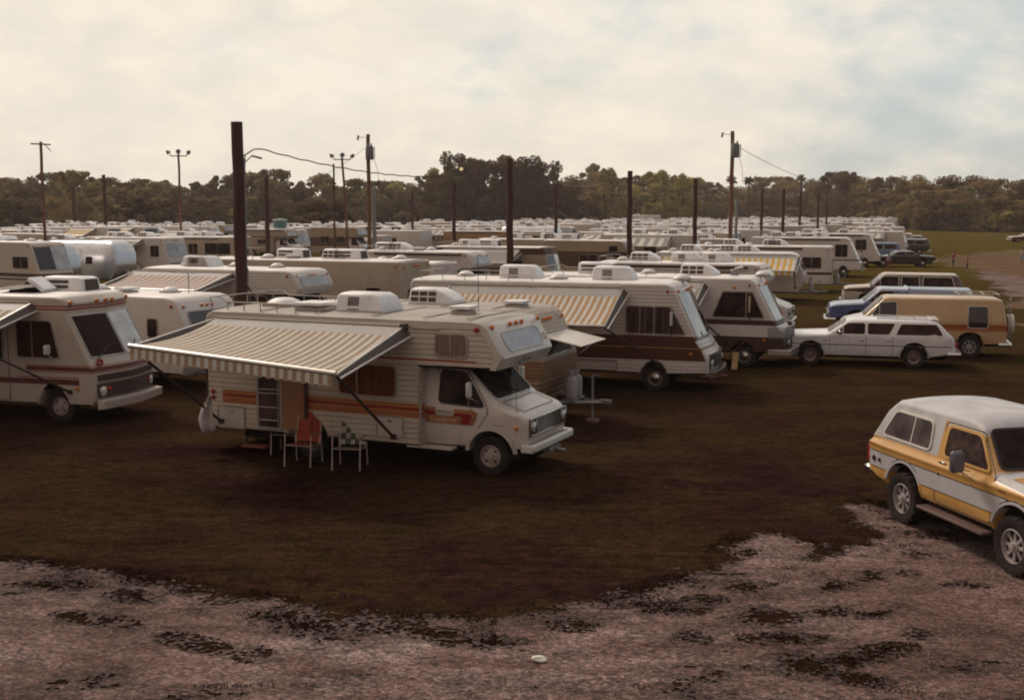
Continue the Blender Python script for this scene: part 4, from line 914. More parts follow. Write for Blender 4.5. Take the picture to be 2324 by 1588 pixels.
    # front wheels and rear duals
    for s in (-1, 1):
        wheel(root, L - 0.72, s * 0.88, 0.37, 0.22, 'dish'); wheel(root, 2.45, s * 0.96, 0.37, 0.22, 'cap')
    # roof
    ac_unit(root, 3.22, -0.05, H + 0.03, 0, 1.10, 0.84, 0.35); roof_vent(root, 1.05, 0.1, H + 0.03, True, 0.62); roof_vent(root, 2.15, -0.35, H + 0.03, False, 0.58); roof_vent(root, 5.3, 0.0, H + 0.03, False, 0.36)
    rack(root, 0.1, 2.1, hw - 0.12, H, 0.18, 5); ladder(root, -0.06, 0.5, 0.9, H + 0.2)
    m = MB()
    for x in (1.3, 2.6, 3.9, 5.0): m.box((x, 0, H + 0.037), (0.03, W - 0.2, 0.012), SEAM)
    m.box((5.9, 0, H + 0.037), (0.04, W - 0.2, 0.012), SEAM); m.build('roof_seam', root)
    m = MB(); m.tube([(L - 1.6, 0.35, H), (L - 1.62, 0.35, H + 1.1)], 0.007, BLK, 4); m.build('whip_antenna', root); m = MB(); m.tube([(L - 0.22, -0.9, 1.12), (L - 0.24, -0.9, 1.75)], 0.005, BLK, 4); m.build('whip_antenna', root)
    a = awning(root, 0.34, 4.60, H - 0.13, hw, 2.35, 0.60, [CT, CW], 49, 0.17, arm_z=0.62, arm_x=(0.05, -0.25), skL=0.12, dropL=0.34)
    m = MB(); m.box((4.66, -hw - 0.04, H - 0.14), (0.16, 0.06, 0.12), BRC); m.box((5.1, -hw - 0.012, H - 0.16), (0.6, 0.02, 0.03), FRM); m.build('awning_bracket', root)
    m = MB(); m.box((-0.07, 0, 0.5), (0.14, W * 0.95, 0.14), GALV); m.build('rear_bumper', root)
    m = MB(); m.box((L + 0.05, 0.1, 0.40), (0.18, 0.5, 0.10), GALV); m.tube([(L + 0.1, 0.1, 0.40), (L + 0.34, 0.1, 0.37)], 0.035, GALV, 6); m.build('tow_hook', root)
    return root
ROOFC = simple('weathered sheet roof', (0.33, 0.285, 0.245), 0.5, var=0.25, scale=1.1); SEAM = simple('roof sealant', (0.20, 0.16, 0.13), 0.8)
H1 = hero_c(); put(H1, (6.33, -0.98), (-0.40, 21.15), -24.5)
# white sheet draped at the rear corner of that camper
def tarp():
    m = MB(); P = [(0.10, 0, 1.08), (-0.10, -0.06, 0.85), (-0.17, -0.09, 0.62), (-0.12, -0.08, 0.42), (-0.04, -0.05, 0.28)]; Q = [(0.14, 0.02, 1.08), (0.14, -0.02, 0.85), (0.18, -0.03, 0.62), (0.24, -0.04, 0.46), (0.26, -0.02, 0.38)]
    V = []; n = 7
    for i in range(5):
        for k in range(n): t = k / (n - 1); V.append(tuple(P[i][j] * (1 - t) + Q[i][j] * t + (0.05 * math.sin(t * 9 + i) if j == 1 else 0) for j in range(3)))
    m.add(V, [[i * n + k, i * n + k + 1, (i + 1) * n + k + 1, (i + 1) * n + k] for i in range(4) for k in range(n - 1)], simple('white sheet cloth', (0.52, 0.46, 0.44), 0.8))
    o = m.build('draped_sheet', smooth=70); o.modifiers.new('solid', 'SOLIDIFY').thickness = 0.012; return o
X, Y = gp(462, 992, 0.35); o = tarp(); o.location = (X + 0.07, Y - 0.02, 0.12); o.scale = (0.85, 0.85, 1.0); tag(o, 'white cloth sheet draped at the rear corner of the nearest motorhome', 'sheet')

# ---- class A with red stripes, at the left edge
BARS = simple('dark grille bars', (0.11, 0.08, 0.075), 0.5)
def hero_la():
    L = 7.6; W = 2.4; H = 2.92; hw = W / 2
    root = thing('bus_motorhome', 'cream flat-fronted motorhome with dark red stripes cut by the left edge', 'motorhome')
    B = P_('cream bus paint', (0.50, 0.42, 0.36), rough=0.4)
    DEF[root.name] = lambda x, y, z: (x - 0.16 * abs(y) ** 1.2 * max(0, min(1, (x - (L - 1.5)) / 0.5)), y, z)
    top = [(0, 0.42), (0, H - 0.12), (0.1, H), (L - 0.95, H), (L - 0.72, H - 0.03), (L - 0.60, H - 0.16), (L - 0.62, H - 0.42), (L - 0.10, 1.52), (L - 0.04, 1.38), (L + 0.02, 1.28), (L + 0.05, 0.55), (L - 0.05, 0.42)]
    st = [(1.18, 1.205, RED, L - 1.95, 9), (1.22, 1.32, MAR, L - 1.95, 9), (1.335, 1.355, RED, L - 1.95, 9), (0.90, 1.03, MAR, 0, L - 0.35), (1.05, 1.075, RED, L - 2.2, L - 0.35), (H - 0.24, H - 0.205, RED, L - 1.7, 9), (H - 0.31, H - 0.27, RED, L - 1.7, 9)]
    zs = sorted({s[0] for s in st} | {s[1] for s in st})
    m = MB(); shell(m, arch_outline(top, 0.42, [(L - 1.15, 0.50, 0.38), (2.0, 0.45, 0.38)], 8), lambda x, z: hw, 0.05, B, (L - 2.2, L - 1.95, L - 1.7, L - 1.5, L - 1.0, L - 0.35), zs, 0.05, stripe_fn(B, st), ROOFW); m.build('body', root, parent_deform(root))
    ws = seg((L - 0.10, 1.52), (L - 0.62, H - 0.42)); wl = math.hypot(0.52, H - 0.42 - 1.52); mpw = lambda y, t, o: ws(y, t / wl, o)
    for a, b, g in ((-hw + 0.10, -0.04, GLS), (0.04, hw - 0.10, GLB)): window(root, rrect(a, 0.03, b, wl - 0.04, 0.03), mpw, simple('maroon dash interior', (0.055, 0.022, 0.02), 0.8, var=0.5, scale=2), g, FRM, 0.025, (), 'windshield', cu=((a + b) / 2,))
    mps = side(lambda x, z: hw, -1)
    window(root, rpoly([(L - 2.15, 1.52), (L - 0.85, 1.52), (L - 1.05, 2.35), (L - 2.15, 2.35)], 0.08), mps, simple('rust seat interior', (0.07, 0.022, 0.012), 0.9, var=0.7, scale=1.6), GLS, FRM, 0.03, [L - 1.75], 'cab_window')
    window(root, rrect(L - 2.95, 1.42, L - 2.55, 2.15, 0.08), mps, INT, GLS, FRM, 0.03)
    window(root, rrect(1.5, 1.5, 3.0, 2.15, 0.08), mps, CURT, GLS, FRM, 0.03, [2.25])
    m = MB(); ring(m, rrect(L - 3.1, 0.5, L - 2.4, 2.3, 0.05), rrect(L - 3.085, 0.515, L - 2.415, 2.285, 0.05), mps, SKEW, 0.01, 0); m.build('door', root)
    m = MB(); xg = L + 0.045   # two grille banks with louvres, split by a cream bar
    for z0, z1, hwg in ((1.0, 1.14, 1.08), (0.62, 0.94, 1.12)):
        bent(m, xg, (z0 + z1) / 2, hwg * 2, z1 - z0, 0.06, SLOT); k = int((z1 - z0) / 0.045)
        for i in range(k): bent(m, xg + 0.035, z0 + 0.025 + i * 0.045, hwg * 2 - (0.0 if z0 > 1 else 0.6), 0.014, 0.02, BARS)
    # bend across the width
    dv = [(x, y * 1.0, z) for x, y, z in m.v]; m.v = dv; m.build('grille', root, lambda x, y, z: (x - 0.16 * abs(y) ** 1.2, y, z))
    for s in (-1, 1): lamp(root, (L + 0.07 - 0.0, s * 0.98, 0.77), 0.10); lights(root, [(L + 0.07, s * 0.80, 0.80)], REDL, 0.05, 'turn_signal')
    m = MB(); yy = [-1.2 + 0.2 * i for i in range(13)]
    for a, b in zip(yy, yy[1:]): m.add([(L + 0.08, a, 0.36), (L + 0.24, a, 0.38), (L + 0.26, a, 0.56), (L + 0.08, a, 0.58), (L + 0.08, b, 0.36), (L + 0.24, b, 0.38), (L + 0.26, b, 0.56), (L + 0.08, b, 0.58)], [[1, 2, 6, 5], [2, 3, 7, 6], [0, 1, 5, 4], [0, 4, 7, 3]], CREAMP)
    m.add([(L + 0.08, -1.2, 0.36), (L + 0.24, -1.2, 0.38), (L + 0.26, -1.2, 0.56), (L + 0.08, -1.2, 0.58)], [[0, 1, 2, 3]], CREAMP)
    m.build('bumper', root, lambda x, y, z: (x - 0.13 * abs(y) ** 1.4, y, z))
    m = MB(); e = [(0.0 + 0.09 * math.cos(R(a)), 0.09 * math.sin(R(a))) for a in range(0, 360, 30)]
    mpe = lambda y, z, o: (L + 0.0 + o, -0.98 + y, 1.42 + z); ring(m, e, [(p[0] * 0.45, p[1] * 0.45) for p in e], mpe, RED, 0.03, 0.0); m.build('emblem', root, parent_deform(root))
    for y in (-0.95, 0.2): m = MB(); m.tube([(L - 0.06, y, 1.50), (L - 0.22, y + 0.55, 1.78)], 0.014, BRC, 5); m.build('wiper', root, parent_deform(root))
    m = MB(); m.box((L - 1.25, -hw - 0.16, 1.72), (0.07, 0.20, 0.22), WHT, ch=0.02); m.tube([(L - 1.25, -hw - 0.16, 1.62), (L - 1.22, -hw, 1.5)], 0.014, WHT, 5); m.build('mirror', root)
    lights(root, [(L - 0.60, y, H - 0.14) for y in (-hw + 0.1, -0.3, 0.0, 0.3, hw - 0.1)], AMB, 0.055); lights(root, [(L - 0.40, -hw, 0.82)], AMB, 0.05, 'side_marker', (0, -1, 0))
    for x in (L - 1.15, 2.0):
        for s in (-1, 1): wheel(root, x, s * 1.0, 0.38, 0.23, 'dish')
    ac_unit(root, L - 1.75, 0.35, H + 0.03, 2, 1.15, 0.8, 0.34); m = MB(); m.box((L - 2.4, -0.3, H + 0.06), (0.7, 0.7, 0.08), DARK); m.box((L - 2.55, -0.3, H + 0.16), (0.9, 0.8, 0.07), ACW, rot=(0, -0.1, 0)); m.box((L - 2.05, -0.35, H + 0.22), (0.5, 0.5, 0.1), ACW, rot=(0, 0.6, 0)); m.build('roof_vent', root)
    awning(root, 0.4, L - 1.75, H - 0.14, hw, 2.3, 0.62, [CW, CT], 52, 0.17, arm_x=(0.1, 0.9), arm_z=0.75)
    m = MB(); m.lathe([(0.16, 0), (0.02, 0.2), (0, 0.24)], (L - 3.2, -0.8, H + 0.04), (0, 0, 1), ALU, 12); m.build('vent_cone', root)
    return root
H2 = hero_la(); put(H2, (7.85, 0), (-8.80, 27.35), -15)
# ---- class A with wood-grain panels and orange awning
def wood():
    m, n, l, b = mat_base('wood grain panel', 0.4, 0, 0.4, 0.2)
    v = nz(n, l, 3.0, 6, stretch=(0.25, 2, 9)); l.new(rmp(n, l, v, [(0.35, (0.055, 0.016, 0.010)), (0.65, (0.115, 0.032, 0.018))]), b.inputs['Base Color']); return m
WG = wood()
def hero_a2():
    L = 8.7
    st = [(0.86, 1.17, WG, 0, L - 0.25), (1.19, 1.21, GOLD, 0, L - 0.1), (1.23, 1.52, WG, 0, L - 0.30), (1.17, 1.19, DBR), (1.21, 1.23, DBR)]
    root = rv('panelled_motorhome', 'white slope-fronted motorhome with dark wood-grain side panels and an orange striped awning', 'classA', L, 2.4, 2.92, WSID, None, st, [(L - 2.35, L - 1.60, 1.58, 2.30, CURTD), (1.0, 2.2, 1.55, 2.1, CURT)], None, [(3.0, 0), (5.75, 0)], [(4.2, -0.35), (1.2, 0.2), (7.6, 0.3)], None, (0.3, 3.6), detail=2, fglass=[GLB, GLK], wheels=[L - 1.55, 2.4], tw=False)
    mps = side(lambda x, z: 1.2, -1)
    window(root, rpoly([(L - 1.56, 1.58), (L - 0.62, 1.58), (L - 1.02, 2.30), (L - 1.56, 2.30)], 0.05), mps, CURTD, GLS, FRM, 0.03, (), 'cab_window')
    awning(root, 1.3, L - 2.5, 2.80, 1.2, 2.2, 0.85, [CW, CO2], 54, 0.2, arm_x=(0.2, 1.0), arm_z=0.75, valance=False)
    m = MB(); m.box((L - 1.1, -1.32, 2.0), (0.06, 0.14, 0.36), WHT); m.tube([(L - 1.1, -1.32, 2.2), (L - 1.1, -1.2, 2.3)], 0.012, CHR, 5); m.tube([(L - 1.1, -1.32, 1.8), (L - 1.1, -1.2, 1.5)], 0.012, CHR, 5); m.build('mirror', root)
    m = MB(); ring(m, rrect(L - 4.2, 0.52, L - 2.6, 0.80, 0.02), rrect(L - 4.18, 0.54, L - 2.62, 0.78, 0.02), mps, SKEW, 0.01, 0); m.build('storage_hatch', root)
    m = MB(); e = [(-0.55 + 0.07 * math.cos(R(a)), 0.09 + 0.05 * math.sin(R(a))) for a in range(0, 360, 30)]; mr = seg((L - 0.92, 2.78), (L - 1.22, 2.92)); ring(m, e, [((p[0] + 0.55) * 0.4 - 0.55, (p[1] - 0.09) * 0.4 + 0.09) for p in e], seg((L - 0.30, 1.42), (L - 0.92, 2.78)), GALV, 0.02, 0); m.build('emblem', root, parent_deform(root))
    lights(root, [(L - 0.45, -1.2, 1.05)], AMB, 0.05, 'side_marker', (0, -1, 0))
    return root
H3 = hero_a2(); put(H3, (8.7 - 1.55, -1.2), (3.87, 31.37), -18)
def hero_a3():
    L = 8.6
    st = [(0.46, 0.98, DBR), (1.34, 1.50, DBR)]
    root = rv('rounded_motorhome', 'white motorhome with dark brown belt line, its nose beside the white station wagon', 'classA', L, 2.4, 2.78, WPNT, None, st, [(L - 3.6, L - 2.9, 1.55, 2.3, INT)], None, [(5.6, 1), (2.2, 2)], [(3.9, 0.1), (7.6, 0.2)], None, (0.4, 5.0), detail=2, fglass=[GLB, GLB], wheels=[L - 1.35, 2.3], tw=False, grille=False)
    mps = side(lambda x, z: 1.2, -1)
    window(root, rpoly([(L - 2.35, 1.58), (L - 0.65, 1.58), (L - 1.02, 2.36), (L - 2.05, 2.36)], 0.06), mps, INT, GLS, FRM, 0.04, [L - 1.25], 'cab_window')
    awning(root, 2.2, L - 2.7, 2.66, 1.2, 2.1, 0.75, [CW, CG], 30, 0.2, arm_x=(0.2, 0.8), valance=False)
    m = MB()   # louvred corner and front
    for k in range(8): bent(m, L + 0.02, 0.95 + k * 0.048, 2.36, 0.02, 0.06, GALV); m.box((L - 0.27, -1.2, 0.95 + k * 0.048), (0.5, 0.03, 0.02), GALV, ch=0.004)
    m.build('grille', root, parent_deform(root))
    m = MB(); bent(m, L + 0.14, 0.52, 2.4, 0.18, 0.14, ALU); m.box((L - 0.15, -1.22, 0.52), (0.7, 0.05, 0.18), ALU, ch=0.02); m.build('bumper', root, parent_deform(root))
    for s in (-1, 1): lamp(root, (L + 0.03, s * 0.8, 0.8), 0.09)
    m = MB(); m.box((L - 1.2, -1.36, 2.0), (0.06, 0.14, 0.5), simple('cream mirror back', (0.45, 0.33, 0.22), 0.5)); m.tube([(L - 1.2, -1.36, 2.3), (L - 1.2, -1.2, 2.4)], 0.012, CHR, 5); m.tube([(L - 1.2, -1.36, 1.7), (L - 1.2, -1.2, 1.45)], 0.012, CHR, 5); m.build('mirror', root)
    lights(root, [(L - 0.62, -1.2, 0.88), (L - 1.7, -1.2, 2.5)], AMB, 0.05, 'side_marker', (0, -1, 0))
    m = MB(); m.tube([(L - 2.0, 0.3, 2.78), (L - 1.85, 0.1, 3.02), (L - 1.6, 0.0, 3.08)], 0.05, GALV, 6); m.box((L - 1.9, 0.2, 2.9), (0.25, 0.25, 0.2), GALV); m.build('spotlight', root)
    return root
H4 = hero_a3(); put(H4, (8.6 - 1.35, -1.2), (7.25, 36.2), -19)
# ribbed tan trailer between
def hero_t():
    L = 6.6; zz_ = 0.10
    T1 = P_('tan trailer siding', (0.36, 0.255, 0.165), siding=0.085, rough=0.45, dirt=0.35); T2 = P_('orange brown trailer siding', (0.22, 0.105, 0.045), siding=0.085, rough=0.5, dirt=0.3)
    root = rv('ribbed_trailer', 'tan and brown ribbed travel trailer with a propped front window cover', 'trailer', L, 2.3, 2.62, T1, None, [(0.46, 0.62, T1), (0.62, 0.70, T2), (0.78, 0.84, T2), (0.92, 0.98, T2), (1.05, 1.12, T2), (1.12, 1.5, T2)], [(1.2, 2.3, 1.4, 2.0, CURT), (4.2, 5.2, 1.4, 2.0, CURT)], None, [(3.35, 1)], [(5.55, -0.2, False), (1.6, 0.1)], None, None, roofm=ROOFC, detail=2, tw=False, fwin=False)
    fp = seg((L - 0.03, 1.55), (L - 0.42, 2.46)); l_ = math.hypot(0.39, 0.91)
    window(root, rrect(-0.8, 0.05, 0.8, 0.55, 0.05), lambda y, t, o: fp(y, t / l_, o), CURT, GLS, FRM, 0.04, (), 'front_window')
    m = MB(); x0 = L - 0.20; 
    for k in range(10): a = k / 10; b = (k + 0.94) / 10; m.box((x0 + 0.5 * (a + b), 0, 2.05 - 0.10 * (a + b)), (0.094, 1.72, 0.018), CREAMP, rot=(0, 0.2, 0))
    m.box((x0 + 0.5, -0.86, 1.95), (1.0, 0.03, 0.03), CREAMP, rot=(0, 0.2, 0)); m.box((x0 + 0.5, 0.86, 1.95), (1.0, 0.03, 0.03), CREAMP, rot=(0, 0.2, 0))
    for s in (-1, 1): m.tube([(x0 + 0.85, s * 0.84, 1.88), (L + 0.05, s * 0.84, 1.40)], 0.012, FRM, 5)
    m.build('window_cover', root)
    m = MB(); m.box((L - 2.6, 0, 2.66), (0.03, 2.1, 0.012), SEAM); m.box((L - 1.3, 0, 2.66), (0.03, 2.1, 0.012), SEAM); m.box((2.4, 0, 2.66), (0.03, 2.1, 0.012), SEAM); m.build('roof_seam', root)
    return root
H5 = hero_t(); put(H5, (7.9, 0), (2.35, 26.5), -23)
# ------------------------------------------------------------------ cars
def car(name, label, cat, L, W, H, top, arches, z0, wf, pm, zs, xs, sidewins, wsP, rearP, matf=None, topm=None, wkind='cap', wr=0.34, ww=0.2, group=None, wsw=0.62, rsw=0.62, frame=None, trimz=None, crown=0.04, r=0.07, glass=GLS, door_x=(), handle_z=None, grill=True, bump=CHR, tail=None, rearglass=None, wmat=None, arch_r=None, bumpz=0.52, lamps=True):
    root = thing(name, label, cat, group=group)
    m = MB(); shell(m, arch_outline(top, z0, [(x, arch_r or wr + 0.07, wr) for x in arches], 9), wf, r, pm, xs, zs, crown, matf, topm)
    if trimz:
        for sg in (-1, 1): surf(m, [(0.15, trimz - 0.012), (L - 0.15, trimz - 0.012), (L - 0.15, trimz + 0.012), (0.15, trimz + 0.012)], side(wf, sg), BLK if trimz < 0 else SKEW, xs, (), 0.01, 0.012)
    for sg in (-1, 1):
        for xd in door_x:
            surf(m, [(xd, z0 + 0.06), (xd + 0.012, z0 + 0.06), (xd + 0.012, wsP[0][1] - 0.03), (xd, wsP[0][1] - 0.03)], side(wf, sg), SKEW, (), zs, 0.0, 0.004)
            if handle_z: m.box((xd + 0.14, sg * (wf(xd, handle_z) + 0.01), handle_z), (0.15, 0.03, 0.03), CHR)
    m.build('body', root)
    for sg in (-1, 1):
        for poly, bars in sidewins: window(root, rpoly(poly, 0.05, 2), side(wf, sg), INT, wmat or glass, frame or FRM, 0.022, bars, 'window', cv=tuple(z for z in zs), fo=0.014)
    for (P, hw_, nm, sgn) in ((wsP, wsw, 'windshield', -1), (rearP, rsw, 'rear_window', 1)):
        if P:
            mp = seg(P[0], P[1], 1 if nm == 'windshield' else -1); l_ = math.hypot(P[1][0] - P[0][0], P[1][1] - P[0][1])
            window(root, rrect(-hw_, 0.03, hw_, l_ - 0.04, 0.06), lambda y, t, o, mp=mp, l_=l_: (lambda q: (q[0], q[1] * (1 - 0.10 * t / l_), q[2]))(mp(y, t / l_, o)), INT, GLS, BLK, 0.02, (), nm, fo=0.012)
    xf = max(p[0] for p in top); xr = min(p[0] for p in top)
    if grill:
        m = MB(); m.box((xf + 0.0, 0, bumpz + 0.20), (0.05, W * 0.46, 0.17), SLOT, ch=0.01)
        for k in range(4): m.box((xf + 0.02, 0, bumpz + 0.14 + 0.04 * k), (0.03, W * 0.46, 0.01), CHR, ch=0.002)
        m.build('grille', root)
    if lamps:
        for s in (-1, 1): lamp(root, (xf + 0.005, s * W * 0.36, bumpz + 0.20), 0.08)
    for s in (-1, 1):
        if tail: m = MB(); m.box((xr - 0.0, s * (wf(xr + 0.1, tail) - 0.09), tail), (0.05, 0.14, 0.2), REDL, ch=0.01); m.build('tail_light', root)
    for x_, d in ((xf, 1), (xr, -1)):
        m = MB(); yy = W * 0.48
        m.tube([(x_ - d * 0.28, -yy - 0.02, bumpz - 0.05), (x_ + d * 0.05, -yy, bumpz - 0.05), (x_ + d * 0.11, -yy * 0.8, bumpz - 0.05), (x_ + d * 0.13, 0, bumpz - 0.05), (x_ + d * 0.11, yy * 0.8, bumpz - 0.05), (x_ + d * 0.05, yy, bumpz - 0.05), (x_ - d * 0.28, yy + 0.02, bumpz - 0.05)], 0.075, bump, 6); m.build('bumper', root)
    m = MB(); m.box(((xf + xr) / 2, 0, z0 + 0.06), ((xf - xr) * 0.9, W * 0.7, 0.2), DARK); m.build('chassis', root)
    for x in arches:
        for s in (-1, 1): wheel(root, x, s * (W / 2 - ww / 2 - 0.05), wr, ww, wkind)
    return root
def wfn(w_, zb, k, z0=0.3, lo=0.06, L=5.5, nose=0.10, tail=0.06):
    return lambda x, z: w_ - (k * max(0, z - zb)) - lo * max(0, 0.62 - z) / 0.4 - nose * max(0, (x - (L - 0.7)) / 0.7) ** 2 - tail * max(0, (0.6 - x) / 0.6) ** 2 + 0.015 * math.exp(-((z - zb + 0.06) / 0.05) ** 2)
WCAR = P_('white car enamel', (0.72, 0.69, 0.69), rough=0.25, coat=0.6, dirt=0.35, dz=0.6)
# white station wagon (faces left)
L = 5.6
top = [(0.0, 0.42), (-0.02, 0.62), (0.08, 0.98), (0.14, 1.04), (0.50, 1.40), (0.62, 1.445), (0.9, 1.47), (3.05, 1.46), (3.25, 1.42), (3.75, 1.08), (3.84, 1.02), (4.8, 0.97), (5.35, 0.92), (5.52, 0.86), (5.60, 0.74), (5.58, 0.48)]
wf = wfn(0.99, 1.0, 0.42, L=L, nose=0.12)
C1 = car('station_wagon', 'white station wagon with a roof rack, parked in front of the tan van', 'car', L, 1.98, 1.47, top, [1.22, 4.35], 0.30, wf, WCAR, (0.62, 0.96, 1.02, 1.2, 1.4), (0.6, 4.9, 5.3), [([(0.38, 1.04), (1.78, 1.04), (1.62, 1.37), (0.58, 1.37)], ()), ([(1.98, 1.04), (2.62, 1.04), (2.62, 1.38), (1.80, 1.38)], ()), ([(2.70, 1.04), (3.62, 1.04), (3.22, 1.37), (2.70, 1.38)], [3.36])], ((3.84, 1.03), (3.25, 1.42)), ((0.14, 1.06), (0.50, 1.40)), wkind='full', wr=0.34, trimz=0.70, door_x=(1.86, 2.66, 3.75), handle_z=0.84, tail=0.75, frame=CHR)
m = MB()
for s in (-1, 1): m.tube([(0.7, s * 0.62, 1.50), (2.3, s * 0.62, 1.52)], 0.015, CHR, 5)
for x in (0.7, 1.2, 1.7, 2.3): m.tube([(x, -0.62, 1.51), (x, 0.62, 1.51)], 0.012, CHR, 5)
m.box((0.62, 0, 1.50), (0.25, 1.3, 0.05), WCAR); m.build('roof_rack', C1)
m = MB(); m.box((3.45, 1.06, 1.10), (0.10, 0.16, 0.10), CHR, ch=0.02); m.build('mirror', C1)
put(C1, (4.35, 0.95), (9.45, 36.75), 166)
# tan van with an orange stripe (faces left)
TANV = P_('sand van paint', (0.52, 0.33, 0.17), rough=0.3, coat=0.4, dirt=0.3); SUNS = simple('burnt orange band', (0.30, 0.075, 0.015), 0.4); VW = P_('white van hood', (0.60, 0.56, 0.52), rough=0.3, coat=0.4)
L = 5.3
top = [(0.0, 0.42), (-0.02, 0.9), (0.03, 1.35), (0.16, 1.92), (0.30, 1.95), (0.6, 1.97), (3.75, 1.97), (3.92, 1.93), (4.55, 1.32), (4.62, 1.28), (5.14, 1.16), (5.26, 1.06), (5.30, 0.95), (5.30, 0.50)]
wf = wfn(0.99, 1.25, 0.16, L=L, nose=0.10)
mf = lambda x, z: VW if x > 4.35 and z < 1.4 else (SUNS if 0.98 < z < 1.12 and x < 3.9 else ORG if 0.90 < z <= 0.98 and x < 3.9 else TANV)
C2 = car('panel_van', 'sand coloured van with a white hood, burnt orange side band and rear spare wheel', 'van', L, 1.98, 2.0, top, [1.15, 4.45], 0.42, wf, TANV, (0.62, 0.90, 0.98, 1.12, 1.25, 1.5, 1.8), (0.6, 3.9, 4.35, 4.9), [([(0.62, 1.02), (1.22, 1.02), (1.22, 1.72), (0.62, 1.72)], ()), ([(3.50, 1.30), (4.38, 1.26), (4.02, 1.80), (3.50, 1.84)], [4.05])], ((4.55, 1.33), (3.92, 1.95)), ((0.03, 1.36), (0.15, 1.88)), matf=mf, wkind='spoke', wr=0.37, ww=0.24, door_x=(3.40,), tail=1.0, lamps=True, frame=WHT, wmat=GLK)
m = MB()
for s in (-1, 1): m.tube([(0.25, s * 0.7, 2.03), (0.25, s * 0.7, 2.12), (1.5, s * 0.7, 2.12), (1.5, s * 0.7, 2.03)], 0.014, CHR, 5)
for x in (0.25, 0.7, 1.1, 1.5): m.tube([(x, -0.7, 2.12), (x, 0.7, 2.12)], 0.012, CHR, 5)
m.build('roof_rack', C2); ladder(C2, -0.12, 0.55, 0.7, 2.05, 0.34)
m = MB(); m.lathe([(0.30, -0.11), (0.34, -0.10), (0.35, 0.08), (0.30, 0.11), (0, 0.11)], (-0.26, -0.25, 1.05), (-1, 0, 0), WHT, 24); m.build('spare_wheel', C2)
m = MB(); m.box((4.25, 1.15, 1.30), (0.12, 0.16, 0.20), CHR, ch=0.02); m.build('mirror', C2)
put(C2, (1.15, 0.95), (15.22, 38.6), 166)
# blue pickup with a cap (faces left)
BLU = P_('blue truck paint', (0.10, 0.13, 0.30), rough=0.3, coat=0.5); BLU2 = P_('pale blue roof paint', (0.34, 0.38, 0.46), rough=0.35)
L = 5.6
top = [(0.0, 0.50), (0.0, 1.12), (0.02, 1.66), (0.10, 1.72), (2.42, 1.74), (2.46, 1.80), (2.5, 1.80), (2.56, 1.72), (3.50, 1.74), (3.62, 1.70), (4.20, 1.20), (4.28, 1.16), (5.3, 1.08), (5.52, 1.02), (5.58, 0.9), (5.56, 0.52)]
wf = wfn(1.0, 1.12, 0.22, L=L, nose=0.06)
C3 = car('pickup_truck', 'blue pickup truck with a pale blue bed cap behind the tan van', 'pickup', L, 2.0, 1.8, top, [1.1, 4.5], 0.45, wf, BLU, (0.62, 0.95, 1.12, 1.35, 1.6), (0.6, 2.5, 5.0), [([(0.25, 1.28), (1.05, 1.28), (1.05, 1.55), (0.25, 1.55)], ()), ([(1.15, 1.28), (2.2, 1.28), (2.2, 1.55), (1.15, 1.55)], ()), ([(3.05, 1.20), (4.08, 1.20), (3.58, 1.64), (3.05, 1.66)], [3.8]), ([(2.66, 1.40), (2.80, 1.40), (2.80, 1.58), (2.66, 1.58)], ())], ((4.20, 1.21), (3.62, 1.69)), ((0.0, 1.25), (0.02, 1.62)), matf=lambda x, z: BLU2 if z > 1.12 and x < 2.52 else BLU, topm=BLU2, wr=0.37, door_x=(2.95,), handle_z=1.0, tail=0.9, frame=WHT)
put(C3, (5.6, 0.0), (13.2, 48.7), 167)
m = MB(); m.tube([(3.9, 0.6, 1.3), (3.95, 0.6, 2.2)], 0.007, BLK, 4); m.build('whip_antenna', C3)
# brown suburban wagon
BRS = P_('brown truck paint', (0.085, 0.042, 0.032), rough=0.3, coat=0.5); TNR = P_('cream truck roof', (0.50, 0.42, 0.34), rough=0.4)
L = 5.6
top = [(0.0, 0.50), (0.0, 1.10), (0.22, 1.72), (0.34, 1.80), (3.55, 1.82), (3.72, 1.78), (4.32, 1.24), (4.42, 1.20), (5.3, 1.14), (5.52, 1.08), (5.58, 0.92), (5.56, 0.52)]
wf = wfn(1.0, 1.15, 0.28, L=L, nose=0.06)
C4 = car('wagon_truck', 'dark brown truck wagon with a cream roof, behind the blue pickup', 'car', L, 2.0, 1.82, top, [1.2, 4.5], 0.45, wf, BRS, (0.62, 0.95, 1.12, 1.35, 1.6), (0.6, 5.0), [([(0.42, 1.22), (1.85, 1.22), (1.85, 1.66), (0.55, 1.66)], ()), ([(2.05, 1.22), (2.85, 1.22), (2.85, 1.68), (2.05, 1.68)], ()), ([(3.0, 1.22), (4.2, 1.22), (3.68, 1.70), (3.0, 1.70)], [3.85])], ((4.32, 1.25), (3.72, 1.77)), ((0.0, 1.15), (0.22, 1.70)), matf=lambda x, z: TNR if (z < 0.95 and x > 4.0) else BRS, topm=TNR, wr=0.37, door_x=(2.95, 2.0), handle_z=1.05, tail=0.9, frame=CHR)
put(C4, (5.6, 0.0), (16.6, 58.6), 166)
